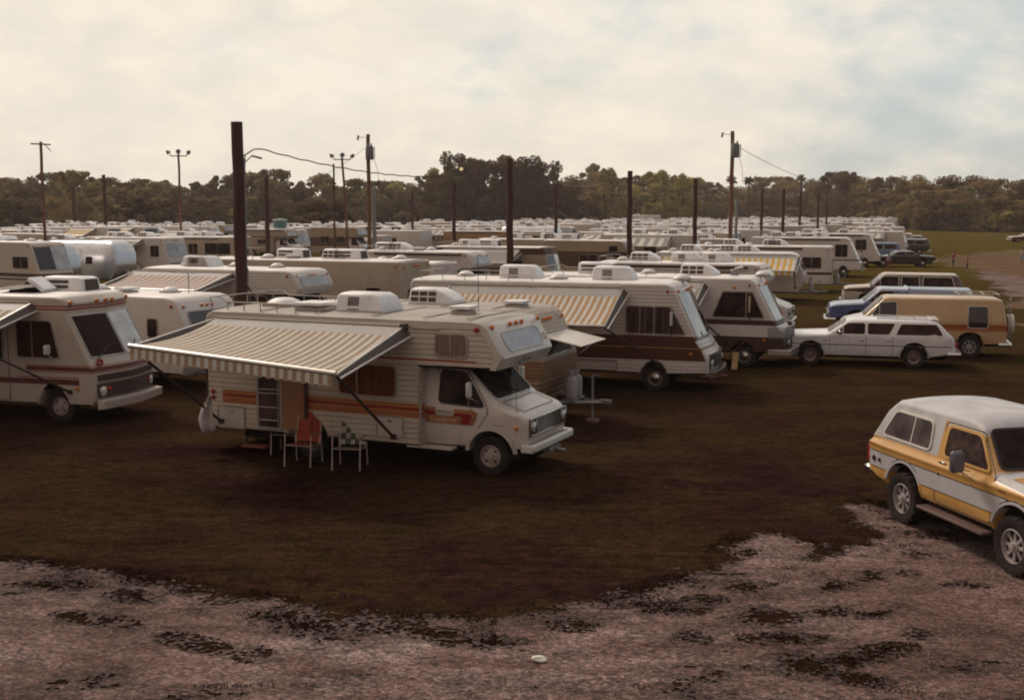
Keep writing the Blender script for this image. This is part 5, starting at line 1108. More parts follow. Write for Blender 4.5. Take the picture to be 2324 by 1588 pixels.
# dark sedan, blue wagon truck, dark truck wagon far off
DKP = P_('black brown car paint', (0.030, 0.018, 0.018), rough=0.25, coat=0.6); BL3 = P_('mid blue paint', (0.13, 0.18, 0.32), rough=0.35, coat=0.4)
def sedan(name, label, pm, topm, P, hd, kind='sedan', scale=1.0, group=None):
    L = 5.7 if kind == 'sedan' else 4.9
    if kind == 'sedan':
        top = [(0.0, 0.42), (-0.02, 0.75), (0.08, 0.92), (1.25, 1.0), (1.85, 1.34), (2.05, 1.38), (3.1, 1.38), (3.3, 1.34), (3.85, 1.02), (4.0, 0.98), (5.4, 0.90), (5.65, 0.80), (5.68, 0.48)]
        sw = [([(1.75, 1.02), (2.55, 1.02), (2.55, 1.30), (2.05, 1.30)], ()), ([(2.62, 1.02), (3.70, 1.02), (3.28, 1.30), (2.62, 1.31)], ())]; P1 = ((3.85, 1.03), (3.3, 1.33)); P2 = ((1.25, 1.01), (1.85, 1.33)); Hh = 1.38; wr = 0.33; z0 = 0.28; zb = 0.98
    else:
        top = [(0.0, 0.5), (0.0, 1.12), (0.2, 1.70), (0.32, 1.78), (2.9, 1.8), (3.05, 1.76), (3.60, 1.22), (3.7, 1.18), (4.65, 1.12), (4.82, 1.02), (4.86, 0.52)]
        sw = [([(0.42, 1.20), (1.6, 1.20), (1.6, 1.64), (0.52, 1.64)], ()), ([(1.75, 1.20), (3.45, 1.20), (3.0, 1.66), (1.75, 1.66)], [2.4])]; P1 = ((3.60, 1.23), (3.05, 1.75)); P2 = ((0.0, 1.15), (0.2, 1.68)); Hh = 1.8; wr = 0.36; z0 = 0.42; zb = 1.12
    wf = wfn(0.98, zb, 0.35, L=L)
    c = car(name, label, 'car', L, 1.96, Hh, top, [1.1, L - 1.2], z0, wf, pm, (0.62, 0.95, zb, 1.3), (0.6, L - 0.6), sw, P1, P2, topm=topm, wr=wr, door_x=(2.58,), tail=0.8)
    put(c, (L / 2, 0), P, hd); return c
sedan('sedan', 'black two-door sedan with chrome edged hood parked on the grass near the two children', DKP, None, (34.4, 103.8), 176)
sedan('blue_wagon', 'mid blue truck wagon parked behind the black sedan', BL3, None, gp(1982, 592), 172, 'suv')
sedan('dark_wagon', 'near black truck wagon with a pale roof beyond the black sedan', DKP, BLU2, gp(2055, 578), 170, 'suv')
sedan('tan_wagon', 'tan topped truck wagon with white cap beyond the dark wagon', P_('grey green paint', (0.14, 0.14, 0.13)), WPNT, gp(2050, 566), 172, 'suv')
sedan('maroon_sedan', 'maroon sedan cut by the right edge, out on the far grass', MAR, WPNT, gp(2330, 550), 178, 'sedan')
sedan('gold_pickup', 'small gold car parked behind the last white motorhome at the edge of the field', P_('gold paint', (0.30, 0.22, 0.09)), None, gp(2020, 541), 150, 'sedan')
# ---- two tone four-wheel-drive wagon in the right foreground
YEL = P_('mustard two tone paint', (0.62, 0.345, 0.11), rough=0.28, coat=0.6, dirt=0.35, dz=0.7); SIL = P_('pale grey two tone paint', (0.52, 0.50, 0.52), rough=0.3, coat=0.5, dirt=0.35, dz=0.7)
TOPG = simple('fibreglass top', (0.47, 0.455, 0.46), 0.6, var=0.2, scale=2.5)
def blazer():
    L = 4.75; W = 2.04; root = thing('offroad_wagon', 'mustard and pale grey two-tone off-road wagon with a fibreglass top, on the gravel at right', 'car')
    X0, X1, r = 1.12, 3.83, 0.40
    def wf(x, z):
        w_ = 1.0
        if z < 0.60: w_ -= 0.10 * (0.60 - z) / 0.2
        if z > 1.13: w_ -= min(0.045, (z - 1.13) * 0.75)
        if z > 1.22: w_ -= 0.23 * (z - 1.22)
        w_ += 0.02 * math.exp(-((z - 1.11) / 0.03) ** 2)
        return w_ - 0.09 * max(0, (x - 4.1) / 0.6) ** 2 - 0.03 * max(0, (0.5 - x) / 0.5) ** 2
    top = [(0.06, 0.62), (0.02, 0.9), (0.03, 1.12), (0.08, 1.24), (0.36, 1.66), (0.48, 1.76), (0.62, 1.86), (0.9, 1.88), (2.50, 1.89), (2.70, 1.87), (2.84, 1.80), (3.26, 1.30), (3.34, 1.25), (3.5, 1.235), (4.45, 1.18), (4.64, 1.12), (4.70, 1.0), (4.70, 0.66)]
    SILZ = lambda x: 1.04
    def mf(x, z):
        if z > 1.235: return YEL if 1.93 < x < 3.30 and z < 1.78 and (x < 2.02 or z < 1.30 or x > 2.9) else TOPG if x < 3.3 else SIL
        if z > 1.0: return YEL
        if z < 0.74: return YEL
        return SIL
    m = MB(); zsx = (0.60, 0.74, 0.85, 1.0, 1.045, 1.09, 1.11, 1.13, 1.19, 1.235, 1.30, 1.55, 1.78)
    shell(m, arch_outline(top, 0.47, [(X0, 0.50, 0.46), (X1, 0.50, 0.46)], 10), wf, 0.06, SIL, (0.5, 1.93, 2.02, 2.9, 3.3, 4.1, 4.4), zsx, 0.05, mf, TOPG)
    # dark pinstripes between the two colours, arch lips
    for sg in (-1, 1):
        mp = side(wf, sg)
        surf(m, [(0.10, 0.993), (4.66, 0.993), (4.66, 1.008), (0.10, 1.008)], mp, SKEW, (0.5, 4.1, 4.4), (), 0.0, 0.005)
        for xa, xb in ((0.1, X0 - 0.5), (X0 + 0.5, X1 - 0.5)): surf(m, [(xa, 0.733), (xb, 0.733), (xb, 0.747), (xa, 0.747)], mp, SKEW, (0.5,), (), 0.0, 0.005)
        for xc in (X0, X1):
            ar = [(xc + 0.50 * math.cos(R(a)), 0.46 + 0.50 * math.sin(R(a))) for a in range(8, 173, 11)]; ao = [(xc + 0.54 * math.cos(R(a)), 0.46 + 0.54 * math.sin(R(a))) for a in range(8, 173, 11)]
            for i in range(len(ar) - 1): surf(m, [ar[i], ao[i], ao[i + 1], ar[i + 1]], mp, SIL if 20 < i * 11 < 150 else YEL, (), (), 0.03, 0.012)
    m.build('body', root)
    m = MB(); m.add([(4.44, y, 1.18 + 0.045 * (1 - (y) ** 2) + 0.004) for y in (0.30, 0.85)] + [(3.55, y, 1.235 + 0.045 * (1 - y ** 2) + 0.004) for y in (0.85, 0.30)], [[0, 1, 2, 3]], YEL); m.add([(4.44, -y, 1.18 + 0.045 * (1 - (y) ** 2) + 0.004) for y in (0.30, 0.85)] + [(3.55, -y, 1.235 + 0.045 * (1 - y ** 2) + 0.004) for y in (0.85, 0.30)], [[0, 1, 2, 3]], YEL)
    for y in (-0.24, 0.24): m.add([(4.44, y - 0.02, 1.228), (4.44, y + 0.02, 1.228), (3.55, y + 0.02, 1.286), (3.55, y - 0.02, 1.286)], [[0, 1, 2, 3]], BLU)
    m.build('hood_stripes', root)
    seat = simple('plaid seat cloth', (0.22, 0.17, 0.16), 0.9, var=0.7, scale=7)
    for sg in (-1, 1):
        mp = side(wf, sg)
        window(root, rpoly([(0.42, 1.30), (1.72, 1.30), (1.66, 1.70), (0.66, 1.70)], 0.09, 4), mp, simple('grey cargo with glass sheen', (0.36, 0.33, 0.35), 0.9, var=0.8, scale=2.0), GLS, WHT, 0.028, [1.20], 'window', cv=(1.55,), fo=0.02)  # cargo grey kept pale to stand in for reflection on the glass too
        dm = MB(); dp = rpoly([(1.96, 0.66), (2.0, 0.56), (3.30, 0.56), (3.33, 1.24), (2.90, 1.77), (1.98, 1.77)], 0.07)
        ring(dm, grow(dp, 0.006), grow(dp, -0.008), mp, SKEW, 0.006, 0)
        fo = rpoly([(2.05, 1.26), (3.24, 1.26), (2.88, 1.745), (2.05, 1.745)], 0.10, 4); fi = rpoly([(2.10, 1.29), (3.18, 1.29), (2.84, 1.705), (2.10, 1.705)], 0.09, 4)
        ring(dm, fo, fi, mp, YEL, 0.022, 0); dm.box((2.12, sg * 0.985, 1.18), (0.16, 0.03, 0.03), CHR); dm.box((2.05, sg * 1.005, 1.0), (0.035, 0.02, 0.035), BLK)
        d = dm.build('door', root)
        window(d, fi, mp, seat, GLS, BLK, 0.006, [2.96], 'window', cv=(1.55,), fo=0.016)
        mirm = MB(); mirm.box((2.85, sg * 1.24, 1.36), (0.12, 0.22, 0.31), simple('black mirror shell', (0.13, 0.125, 0.15), 0.3), ch=0.04)
        for e in ((2.65, 1.12), (2.95, 1.08), (2.8, 1.2)): mirm.tube([(2.85, sg * 1.22, 1.26), (e[0], sg * 1.0, e[1])], 0.010, CHR, 5)
        mirm.build('mirror', root)
        bd = MB(); text_mesh(bd, 'Blazer', 0.075, mp if sg == 1 else mp, simple('badge black', (0.06, 0.04, 0.03), 0.4), 3.50, 1.075, 0.25, 0.03, 0.9); bd.box((3.47, sg * 1.0, 1.11), (0.05, 0.02, 0.06), CHR); 
        if sg == -1: bd.build('badge', root)
        fm = MB()
        for x, rr in ((0.24, 0.045), (0.42, 0.032)): fm.lathe([(rr, -0.01), (rr, 0.015), (rr * 0.7, 0.02), (rr * 0.6, 0.005), (0, 0.005)], (x, sg * wf(x, 0.87), 0.87), (0, sg, 0), BLK, 14)
        fm.build('fuel_cap', root)
        m = MB(); m.box((2.47, sg * 0.98, 0.42), (1.62, 0.26, 0.05), simple('brown running board', (0.11, 0.06, 0.05), 0.7), ch=0.015); m.build('running_board', root)
    for (P, hw_, nm, fl) in ((((3.265, 1.302), (2.845, 1.802)), 0.80, 'windshield', 1), (((0.08, 1.26), (0.36, 1.66)), 0.74, 'rear_window', -1)):
        mp = seg(P[0], P[1], fl); l_ = math.hypot(P[1][0] - P[0][0], P[1][1] - P[0][1])
        window(root, rrect(-hw_, 0.02, hw_, l_ - 0.03, 0.08), lambda y, t, o, mp=mp, l_=l_: (lambda q: (q[0], q[1] * (1 - 0.10 * t / l_), q[2]))(mp(y, t / l_, o)), INT, GLS, BLK, 0.035, (), nm, fo=0.014)
    for y in (-0.5, 0.1): m = MB(); m.tube([(3.36, y, 1.31), (3.20, y + 0.5, 1.46)], 0.010, BLK, 5); m.build('wiper', root)
    m = MB(); m.box((4.72, 0, 0.92), (0.05, 1.70, 0.30), SLOT)
    for k in range(5): m.box((4.75, 0, 0.81 + k * 0.055), (0.02, 1.2, 0.012), CHR, ch=0.003)
    m.build('grille', root)
    for s in (-1, 1): lamp(root, (4.74, s * 0.76, 0.92), 0.09); m = MB(); m.box((0.02, s * 0.91, 0.92), (0.05, 0.12, 0.26), REDL); m.build('tail_light', root)
    for x_, d in ((4.84, 1), (-0.10, -1)):
        m = MB(); m.box((x_, 0, 0.62), (0.10, 1.86, 0.17), CHR, ch=0.04); m.box((x_ - d * 0.10, -0.95, 0.62), (0.22, 0.05, 0.15), CHR, ch=0.02); m.box((x_ - d * 0.16, 0.95, 0.62), (0.34, 0.05, 0.17), CHR, ch=0.02); m.build('bumper', root)
    m = MB(); m.box((2.45, 0, 0.50), (4.2, 1.2, 0.2), DARK); m.box((X0, 0, 0.4), (0.16, 1.7, 0.16), DARK); m.box((X1, 0, 0.4), (0.16, 1.7, 0.16), DARK); m.box((X0, 0, 0.75), (0.95, 1.7, 0.4), DARK); m.box((X1, 0, 0.75), (0.95, 1.7, 0.4), DARK); m.build('chassis', root)
    for x in (X0, X1):
        for s in (-1, 1): wheel(root, x, s * 0.90, r, 0.27, 'mud')
    return root
C9 = blazer(); put(C9, (1.12, -1.0), (6.10, 17.85), -77)
# ------------------------------------------------------------------ camp chairs, tub
def folding_chair(label, webA, webB, P, rz, kind='lawn'):
    root = thing('folding_chair', label, 'chair', (P[0], P[1], 0), R(rz), 'folding chairs beside the nearest motorhome')
    tb = simple('pale aluminium tube', (0.52, 0.40, 0.34), 0.4, metal=0.3)
    for s in (-1, 1):   # chair faces +x
        m = MB(); m.tube([(0.30, s * 0.27, 0.0), (0.24, s * 0.27, 0.62)], 0.014, tb, 6); m.build('leg', root)
        m = MB(); m.tube([(-0.26, s * 0.27, 0.0), (-0.20, s * 0.27, 0.62)], 0.014, tb, 6); m.build('leg', root)
        m = MB(); m.tube([(0.26, s * 0.27, 0.62), (-0.24, s * 0.27, 0.60)], 0.018, simple('wood arm rest', (0.30, 0.22, 0.17), 0.5), 6); m.build('armrest', root)
    m = MB(); m.tube([(0.24, -0.25, 0.40), (-0.18, -0.25, 0.36), (-0.36, -0.25, 0.95), (-0.36, 0.25, 0.95), (-0.18, 0.25, 0.36), (0.24, 0.25, 0.40), (0.24, -0.25, 0.40)], 0.012, tb, 6); m.build('frame', root)
    for nm, A, B in (('seat', (0.24, 0.40), (-0.18, 0.365)), ('backrest', (-0.19, 0.40), (-0.36, 0.94))):
        m = MB(); n = 5; nrm = (B[1] - A[1], -(B[0] - A[0]))
        for i in range(n):
            for j in range(n):
                a, b = (i + 0.06) / n, (i + 0.94) / n; c, d = -0.24 + 0.48 * (j + 0.06) / n, -0.24 + 0.48 * (j + 0.94) / n; o = 0.006 if (i + j) % 2 else 0.0
                if webB is None: a, b, c, d, o = i / n, (i + 1) / n, -0.24 + 0.48 * j / n, -0.24 + 0.48 * (j + 1) / n, 0.02 * math.sin(j)
                f = lambda t, y: (A[0] + (B[0] - A[0]) * t + o * 0.5, y, A[1] + (B[1] - A[1]) * t + o)
                m.add([f(a, c), f(b, c), f(b, d), f(a, d)], [[0, 1, 2, 3]], webA if webB is None or (i + j) % 2 else webB)
        m.build(nm, root)
    return root
GRW = simple('green webbing', (0.065, 0.085, 0.045), 0.7); WHW = simple('white webbing', (0.40, 0.34, 0.34), 0.7); REW = simple('red chair cloth', (0.32, 0.045, 0.022), 0.75); PKW = simple('faded pink cloth', (0.22, 0.13, 0.12), 0.8)
folding_chair('folding chair with faded pink cloth half behind the red chair', PKW, None, gp(656, 1026), -100)
folding_chair('folding chair with plain red cloth beside the open camper door', REW, None, gp(690, 1052), -105)
folding_chair('folding lawn chair with green and white webbing', GRW, WHW, gp(795, 1060), -98)
# low dark cook stove with a red tray on the grass
X, Y = gp(598, 1022); g = thing('camp_stove', 'low dark camp stove with a reddish tray on the grass left of the chairs', 'stove', (X, Y, 0), R(-20))
m = MB(); m.box((0, 0, 0.46), (0.62, 0.42, 0.30), DARK, ch=0.03); m.build('stove_body', g); m = MB(); m.box((0.02, -0.32, 0.16), (0.55, 0.22, 0.04), simple('dull red tray', (0.24, 0.06, 0.045), 0.6)); m.build('tray', g)
for sx in (-1, 1):
    for sy in (-1, 1): m = MB(); m.tube([(sx * 0.28, sy * 0.17, 0), (sx * 0.26, sy * 0.16, 0.4)], 0.014, DARK, 5); m.build('leg', g)
# small levelling planks in front of the panelled motorhomes
for (x, y, rz, lab) in ((1622, 858, 25, 'short red plank on the grass by the wheel of the rounded motorhome'), (1668, 838, 75, 'yellowish board propped upright near the rounded motorhome wheel')):
    X, Y = gp(x, y); m = MB(); m.box((0, 0, 0.06), (0.8, 0.18, 0.05), simple('red stained plank', (0.17, 0.06, 0.045), 0.8) if rz == 25 else simple('yellow board', (0.34, 0.22, 0.10), 0.8), rot=(0, 0 if rz == 25 else -0.6, 0))
    o = m.build('plank', loc=(X, Y, 0.0 if rz == 25 else 0.2)); o.rotation_euler = (0, 0, R(rz)); tag(o, lab, 'plank')
# ------------------------------------------------------------------ people
SKIN = simple('skin', (0.36, 0.18, 0.12), 0.6, var=0.08)
def skinned(name, chains, mat, parent=None, sub=1):
    """chains: list of lists of (x, y, z, r); chains starting at an existing point join there"""
    V = []; E = []; Rr = []; idx = {}
    for ch in chains:
        prev = None
        for (x, y, z, r_) in ch:
            k = (round(x, 4), round(y, 4), round(z, 4))
            if k not in idx: idx[k] = len(V); V.append((x, y, z)); Rr.append(r_)
            if prev is not None and prev != idx[k]: E.append((prev, idx[k]))
            prev = idx[k]
    me = bpy.data.meshes.new(name); me.from_pydata(V, E, []); o = bpy.data.objects.new(name, me); COL.objects.link(o)
    sk = o.modifiers.new('skin', 'SKIN'); sk.use_smooth_shade = True
    for i, r_ in enumerate(Rr): me.skin_vertices[0].data[i].radius = (r_, r_)
    me.skin_vertices[0].data[0].use_root = True
    if sub: o.modifiers.new('sub', 'SUBSURF').levels = sub; o.modifiers[-1].render_levels = sub
    dg = bpy.context.evaluated_depsgraph_get(); dg.update(); m2 = bpy.data.meshes.new_from_object(o.evaluated_get(dg)); m2.materials.clear(); m2.materials.append(mat)
    m2.polygons.foreach_set('use_smooth', [True] * len(m2.polygons)); m2.name = name
    bpy.data.objects.remove(o); q = bpy.data.objects.new(name, m2); COL.objects.link(q)
    if parent: q.parent = parent
    return q
def person(label, P, hd, h, shirt, pants, shorts=False, pose=0, hairc=(0.03, 0.02, 0.015)):
    k = h / 1.75; st = 0.10 if pose == 1 else 0.0
    J = lambda x, y, z, r_: (x * k, y * k, z * k, r_ * k)
    pel = J(0, 0, 0.95, 0.125); ch = J(0.01, 0, 1.28, 0.135); nk0 = J(0, 0, 1.46, 0.075); nk = J(0.01, 0, 1.52, 0.052); hd0 = J(0.02, 0, 1.60, 0.085); hd1 = J(0.02, 0, 1.70, 0.080)
    body = [[pel, J(0, 0, 1.10, 0.112), ch, nk0, nk, hd0, hd1]]; sh = [[pel, J(0, 0, 1.10, 0.122), J(0.01, 0, 1.28, 0.150), J(0, 0, 1.44, 0.085)]]; tr = [[J(0, 0, 1.02, 0.125), J(0, 0, 0.95, 0.135)]]; shoes = []
    for s in (-1, 1):
        hip = J(0, s * 0.09, 0.86, 0.082); kn = J(0.03 + s * st * 0.6, s * 0.10, 0.48, 0.056); an = J(s * st, s * 0.10, 0.09, 0.040); to = J(0.15 + s * st, s * 0.11, 0.035, 0.036)
        body.append([pel, hip, kn, J(-0.01 + s * st * 0.8, s * 0.10, 0.32, 0.052), an, to])
        tr.append([J(0, 0, 0.95, 0.135), (hip[0], hip[1], hip[2], hip[3] * 1.15), (kn[0], kn[1], kn[2], kn[3] * 1.3)] + ([] if shorts else [(an[0], an[1], an[2] + 0.02, an[3] * 1.6)]))
        shd = J(0, s * 0.17, 1.41, 0.055); el = J(-0.03, s * 0.24, 1.12, 0.040); wr_ = J(0.06 + 0.02 * s, s * 0.25, 0.88, 0.026); pm_ = J(0.075 + 0.02 * s, s * 0.25, 0.82, 0.030)
        if pose == 2: el = J(0.02, s * 0.30, 1.15, 0.040); wr_ = J(0.10, s * 0.14, 1.0, 0.026); pm_ = J(0.13, s * 0.10, 0.97, 0.030)
        body.append([nk0, shd, el, wr_, pm_]); sh.append([J(0, 0, 1.44, 0.085), (shd[0], shd[1], shd[2], shd[3] * 1.18), tuple((a + b) / 2 for a, b in zip(shd[:3], el[:3])) + (0.062 * k,)])
        for q in range(4): body.append([pm_, (pm_[0] + (0.02 - 0.012 * q) * k, pm_[1] + s * 0.004 * k, pm_[2] - 0.05 * k, 0.010 * k), (pm_[0] + (0.03 - 0.012 * q) * k, pm_[1], pm_[2] - (0.085 - 0.006 * abs(q - 1)) * k, 0.008 * k)])
        body.append([pm_, (pm_[0] + 0.035 * k, pm_[1], pm_[2] - 0.01 * k, 0.010 * k), (pm_[0] + 0.05 * k, pm_[1], pm_[2] - 0.045 * k, 0.009 * k)])
    root = skinned('person', body, SKIN); root['label'] = label; root['category'] = 'person'
    skinned('shirt', sh, shirt, root); skinned('trousers' if not shorts else 'shorts', tr, pants, root)
    m = MB(); hk = simple('dark hair', hairc, 0.8); n = 12; V = []; F = []
    for i in range(5):
        t = R(90 * i / 4 * 1.12)
        for j in range(n): a = 2 * math.pi * j / n; V.append((0.01 * k - 0.008 * k + 0.095 * k * math.sin(t) * math.cos(a), 0.090 * k * math.sin(t) * math.sin(a), 1.665 * k + 0.105 * k * math.cos(t) - (0.06 * k if math.cos(a) < 0.2 and i == 4 else 0)))
    F = [[i * n + j, i * n + (j + 1) % n, (i + 1) * n + (j + 1) % n, (i + 1) * n + j] for i in range(4) for j in range(n)]; m.add(V, F, hk); m.build('hair', root)
    m = MB(); m.box((0.105 * k, 0, 1.645 * k), (0.03 * k, 0.025 * k, 0.04 * k), SKIN); m.box((0.098 * k, 0, 1.60 * k), (0.012 * k, 0.045 * k, 0.010 * k), simple('lips', (0.25, 0.07, 0.06), 0.5)); m.build('face', root)
    for s in (-1, 1): m = MB(); m.box((0.10 * k, s * 0.032 * k, 1.67 * k), (0.01 * k, 0.02 * k, 0.01 * k), BLK); m.build('eye', root); m = MB(); m.box((0.02 * k, s * 0.092 * k, 1.65 * k), (0.03 * k, 0.015 * k, 0.055 * k), SKIN); m.build('ear', root)
    root.location = (P[0], P[1], 0); root.rotation_euler = (0, 0, R(hd)); return root
RS = simple('red shirt cloth', (0.26, 0.035, 0.03), 0.8); BJ = simple('dark blue denim', (0.030, 0.035, 0.06), 0.85); WS = simple('white shirt cloth', (0.50, 0.48, 0.47), 0.8); LB = simple('pale blue cloth', (0.28, 0.32, 0.42), 0.8); KH = simple('dark clothing', (0.04, 0.028, 0.028), 0.85); RP = simple('red trousers cloth', (0.16, 0.03, 0.03), 0.8)
person('person in red top and dark blue trousers, the taller one on the open grass', gp(2163, 607), 200, 1.42, RS, BJ, pose=1)
person('person in dark red top and blue trousers walking, the shorter one on the open grass', gp(2195, 612), 170, 1.22, simple('dark red cloth', (0.15, 0.03, 0.028), 0.8), BJ, pose=1)
person('person in white shirt and dark trousers standing before the far white trailer', gp(1953, 612), -20, 1.62, LB, KH, pose=2)
person('person in dark clothes standing close against the side of a white camper', gp(1913, 618), 60, 1.66, KH, KH)
person('person in pale blue top and red trousers beside the black sedan', gp(2016, 612), 100, 1.40, LB, RP, pose=1)
person('person in white top and shorts at the right edge beside the dirt track', gp(2318, 603), 150, 1.66, WS, LB, shorts=True, pose=1)
person('person in orange red clothes far off at the edge of the field', gp(2051, 529), 180, 1.45, simple('orange red cloth', (0.42, 0.06, 0.02), 0.8), RP)
# ------------------------------------------------------------------ the rows of campers behind
HD = -20
USED = []
rng0 = random.Random(21)
def uv(X, Y):
    a = R(21.5); dx, dy = X - 1.1, Y - 20.5; return (dx * math.sin(a) + dy * math.cos(a), dx * math.cos(a) - dy * math.sin(a))
def at_px(root, px_, z, xl, W, hd):
    P = gp(px_[0], px_[1], z); put(root, (xl, -W / 2), P, hd)
    c = root.matrix_basis @ Vector((xl / 2 + 0.5, 0, 0)); USED.append((c.x, c.y)); return root
WC2 = [(1.1, 1.9, 1.5, 2.0, INT), (3.0, 4.2, 1.45, 2.05, CURTL)]
bl = 6.6
def mid(label, kind, px_, L=6.6, W=2.35, H=2.8, hd=HD, nm=None, **k):
    a_ = list(k.get('acs', [])); 
    if len(a_) < 2 and L > 6: a_.append((L * 0.24, rng0.choice([0, 1, 2])))
    if len(a_) < 3 and L > 7.5: a_.append((L * 0.62, rng0.choice([0, 1])))
    k['acs'] = a_; k['vents'] = list(k.get('vents', [])) + [(L * 0.42, rng0.uniform(-0.5, 0.5), rng0.random() < 0.5), (L * 0.12, rng0.uniform(-0.4, 0.4), True)]
    if 'ant' not in k and rng0.random() < 0.45: k['ant'] = (L * rng0.uniform(0.3, 0.7), rng0.uniform(-0.5, 0.5), rng0.uniform(0.7, 1.3))
    if 'rk' not in k and kind != 'airstream' and rng0.random() < 0.4: k['rk'] = (0.2, L * 0.5)
    r_ = rv(nm or {'trailer': 'travel_trailer', 'classA': 'motorhome', 'flatA': 'motorhome', 'classC': 'camper_motorhome', 'airstream': 'aluminium_trailer', 'fifth': 'box_trailer'}[kind], label, kind, L, W, H, **k)
    xl = {'trailer': L - 0.6, 'classA': L - 1.1, 'flatA': L - 0.5, 'classC': L - 1.3, 'airstream': L - 1.2, 'fifth': L - 0.05}[kind]
    return at_px(r_, px_, H, xl, W, hd)
# row two, nearest first
mid('small white trailer with amber marker lights along its nose, behind the bus-style motorhome', 'trailer', (389, 676), 5.2, 2.2, 2.55, -28, base=WPNT, wins=[(3.7, 4.05, 1.45, 1.95, INT), (1.2, 2.0, 1.4, 1.9, CURTL)], vents=[(3.4, 0.1)], tw=False, ant=(3.9, 0.3, 0.6), fwin=True, fglass=GLK)
mid('white cab-over motorhome behind the tall near pole with a striped awning', 'classC', (648, 614), 7.4, 2.35, 2.85, -22, base=WSID, wins=[(4.0, 5.3, 1.4, 1.95, INT), (1.4, 2.4, 1.4, 1.9, INT)], acs=[(1.9, 0)], vents=[(3.2, 0.1), (5.0, 0)], awn=(-0.2, 3.9, 2.2, 0.5, [CW, CP], 30), stripes=[(1.95, 2.0, DBR)])
mid('big plain beige box trailer with a roof rail and two roof coolers', 'fifth', (908, 594), 8.8, 2.4, 3.0, -22, base=BEIG, wins=[(2.6, 3.4, 1.5, 2.1, INT), (7.3, 7.9, 1.4, 2.0, INT)], acs=[(3.4, 2), (6.0, 2)], vents=[(2.6, -0.6), (8.0, 0.3)], tw=False)
mid('plain white box trailer nose with marker lights, right of the big beige trailer', 'fifth', (982, 598), 5.6, 2.3, 2.65, -24, base=WPNT, wins=[(3.6, 4.3, 1.4, 1.9, INT)], vents=[(3.0, 0.2)], tw=False)
mid('white cab-over motorhome with a cream side awning roll, left of the second near pole', 'classC', (1052, 572), 7.0, 2.35, 2.9, -22, base=WSID, wins=[(2.0, 3.4, 1.45, 2.0, INT)], acs=[(1.0, 2)], vents=[(3.4, 0)], stripes=[(2.05, 2.12, DBR)], rk=(0.2, 3.0))
mid('brown-trimmed motorhome with its dark awning folded down, right of the second near pole', 'flatA', (1236, 562), 7.2, 2.35, 2.85, -20, base=TANS, wins=[(4.2, 5.4, 1.4, 2.1, INT)], acs=[(3.0, 2)], awn=(0.6, 5.2, 2.1, 0.7, [CG, CG], 6), stripes=[(2.45, 2.85, DBR)])
mid('long tan trailer with a bare side wall, beyond the second near pole', 'fifth', (1330, 544), 8.0, 2.4, 2.95, -20, base=BEIG, wins=[(3.0, 4.0, 1.5, 2.1, INT)], acs=[(2.5, 2), (5.2, 1)], tw=False)
mid('dark brown fronted cab-over camper with a rear ladder, left of the third near pole', 'classC', (1405, 546), 6.6, 2.35, 2.95, -20, base=TANS, wins=[(4.6, 5.2, 2.2, 2.6, INT), (2.6, 3.8, 1.4, 2.0, INT)], stripes=[(1.2, 2.2, BRN)], lad=True, fglass=GLK, tw=False, vents=[(3, 0)])
# row one onwards behind the rounded motorhome
mid('white cab-over motorhome with a dark awning roll, just behind the rounded motorhome', 'classC', (1712, 600), 7.8, 2.4, 2.8, -20, base=WSID, wins=[(5.0, 5.7, 2.15, 2.5, CURTL), (2.6, 4.0, 1.4, 1.95, INT)], acs=[(3.6, 0)], vents=[(1.5, 0, False), (5.2, 0.2, False)], rk=(0.2, 4.5), ant=(4.6, 0.3, 1.2), fglass=GLK)
mid('round-nosed white trailer with a bright yellow striped awning', 'trailer', (1800, 575), 8.3, 2.4, 2.6, -18, base=WPNT, wins=[(2, 3, 1.4, 2.0, INT), (5, 6, 1.4, 2.0, INT)], acs=[(4.2, 1)], vents=[(3.1, 0.1)], awn=(0.6, 7.9, 2.1, 0.75, [CY, CW], 46, None), fglass=GLK)
mid('white ribbed trailer with a window near its nose, dark awning roll on top', 'fifth', (1886, 560), 8.6, 2.4, 2.75, -18, nm='travel_trailer', base=WSID, wins=[(6.9, 8.0, 1.45, 2.1, INT), (3, 4, 1.4, 2.0, INT)], acs=[(2.6, 1), (5.0, 1)], stripes=[(1.05, 1.2, DBR)])
mid('white slope-fronted motorhome with a big dark side window, beside the blue wagon', 'classA', (1925, 540), 8.2, 2.4, 2.9, -18, base=WPNT, wins=[(6.2, 7.2, 1.5, 2.4, INT)], acs=[(3.0, 1)], fglass=GLK, stripes=[(1.2, 1.3, DBR)])
mid('white slope-fronted motorhome with a brown-tinted side window, further along the right row', 'classA', (1972, 531), 8.2, 2.4, 2.9, -18, base=WSID, wins=[(6.0, 7.0, 1.5, 2.4, INT)], acs=[(3.0, 0)], fglass=GLK)
mid('last white motorhome of the right row, its sloping windshield against the field', 'classA', (1998, 506), 8.4, 2.4, 3.1, -16, base=WPNT, wins=[(5.6, 7.0, 1.6, 2.4, INT)], acs=[(3.0, 1)], fglass=GLK)
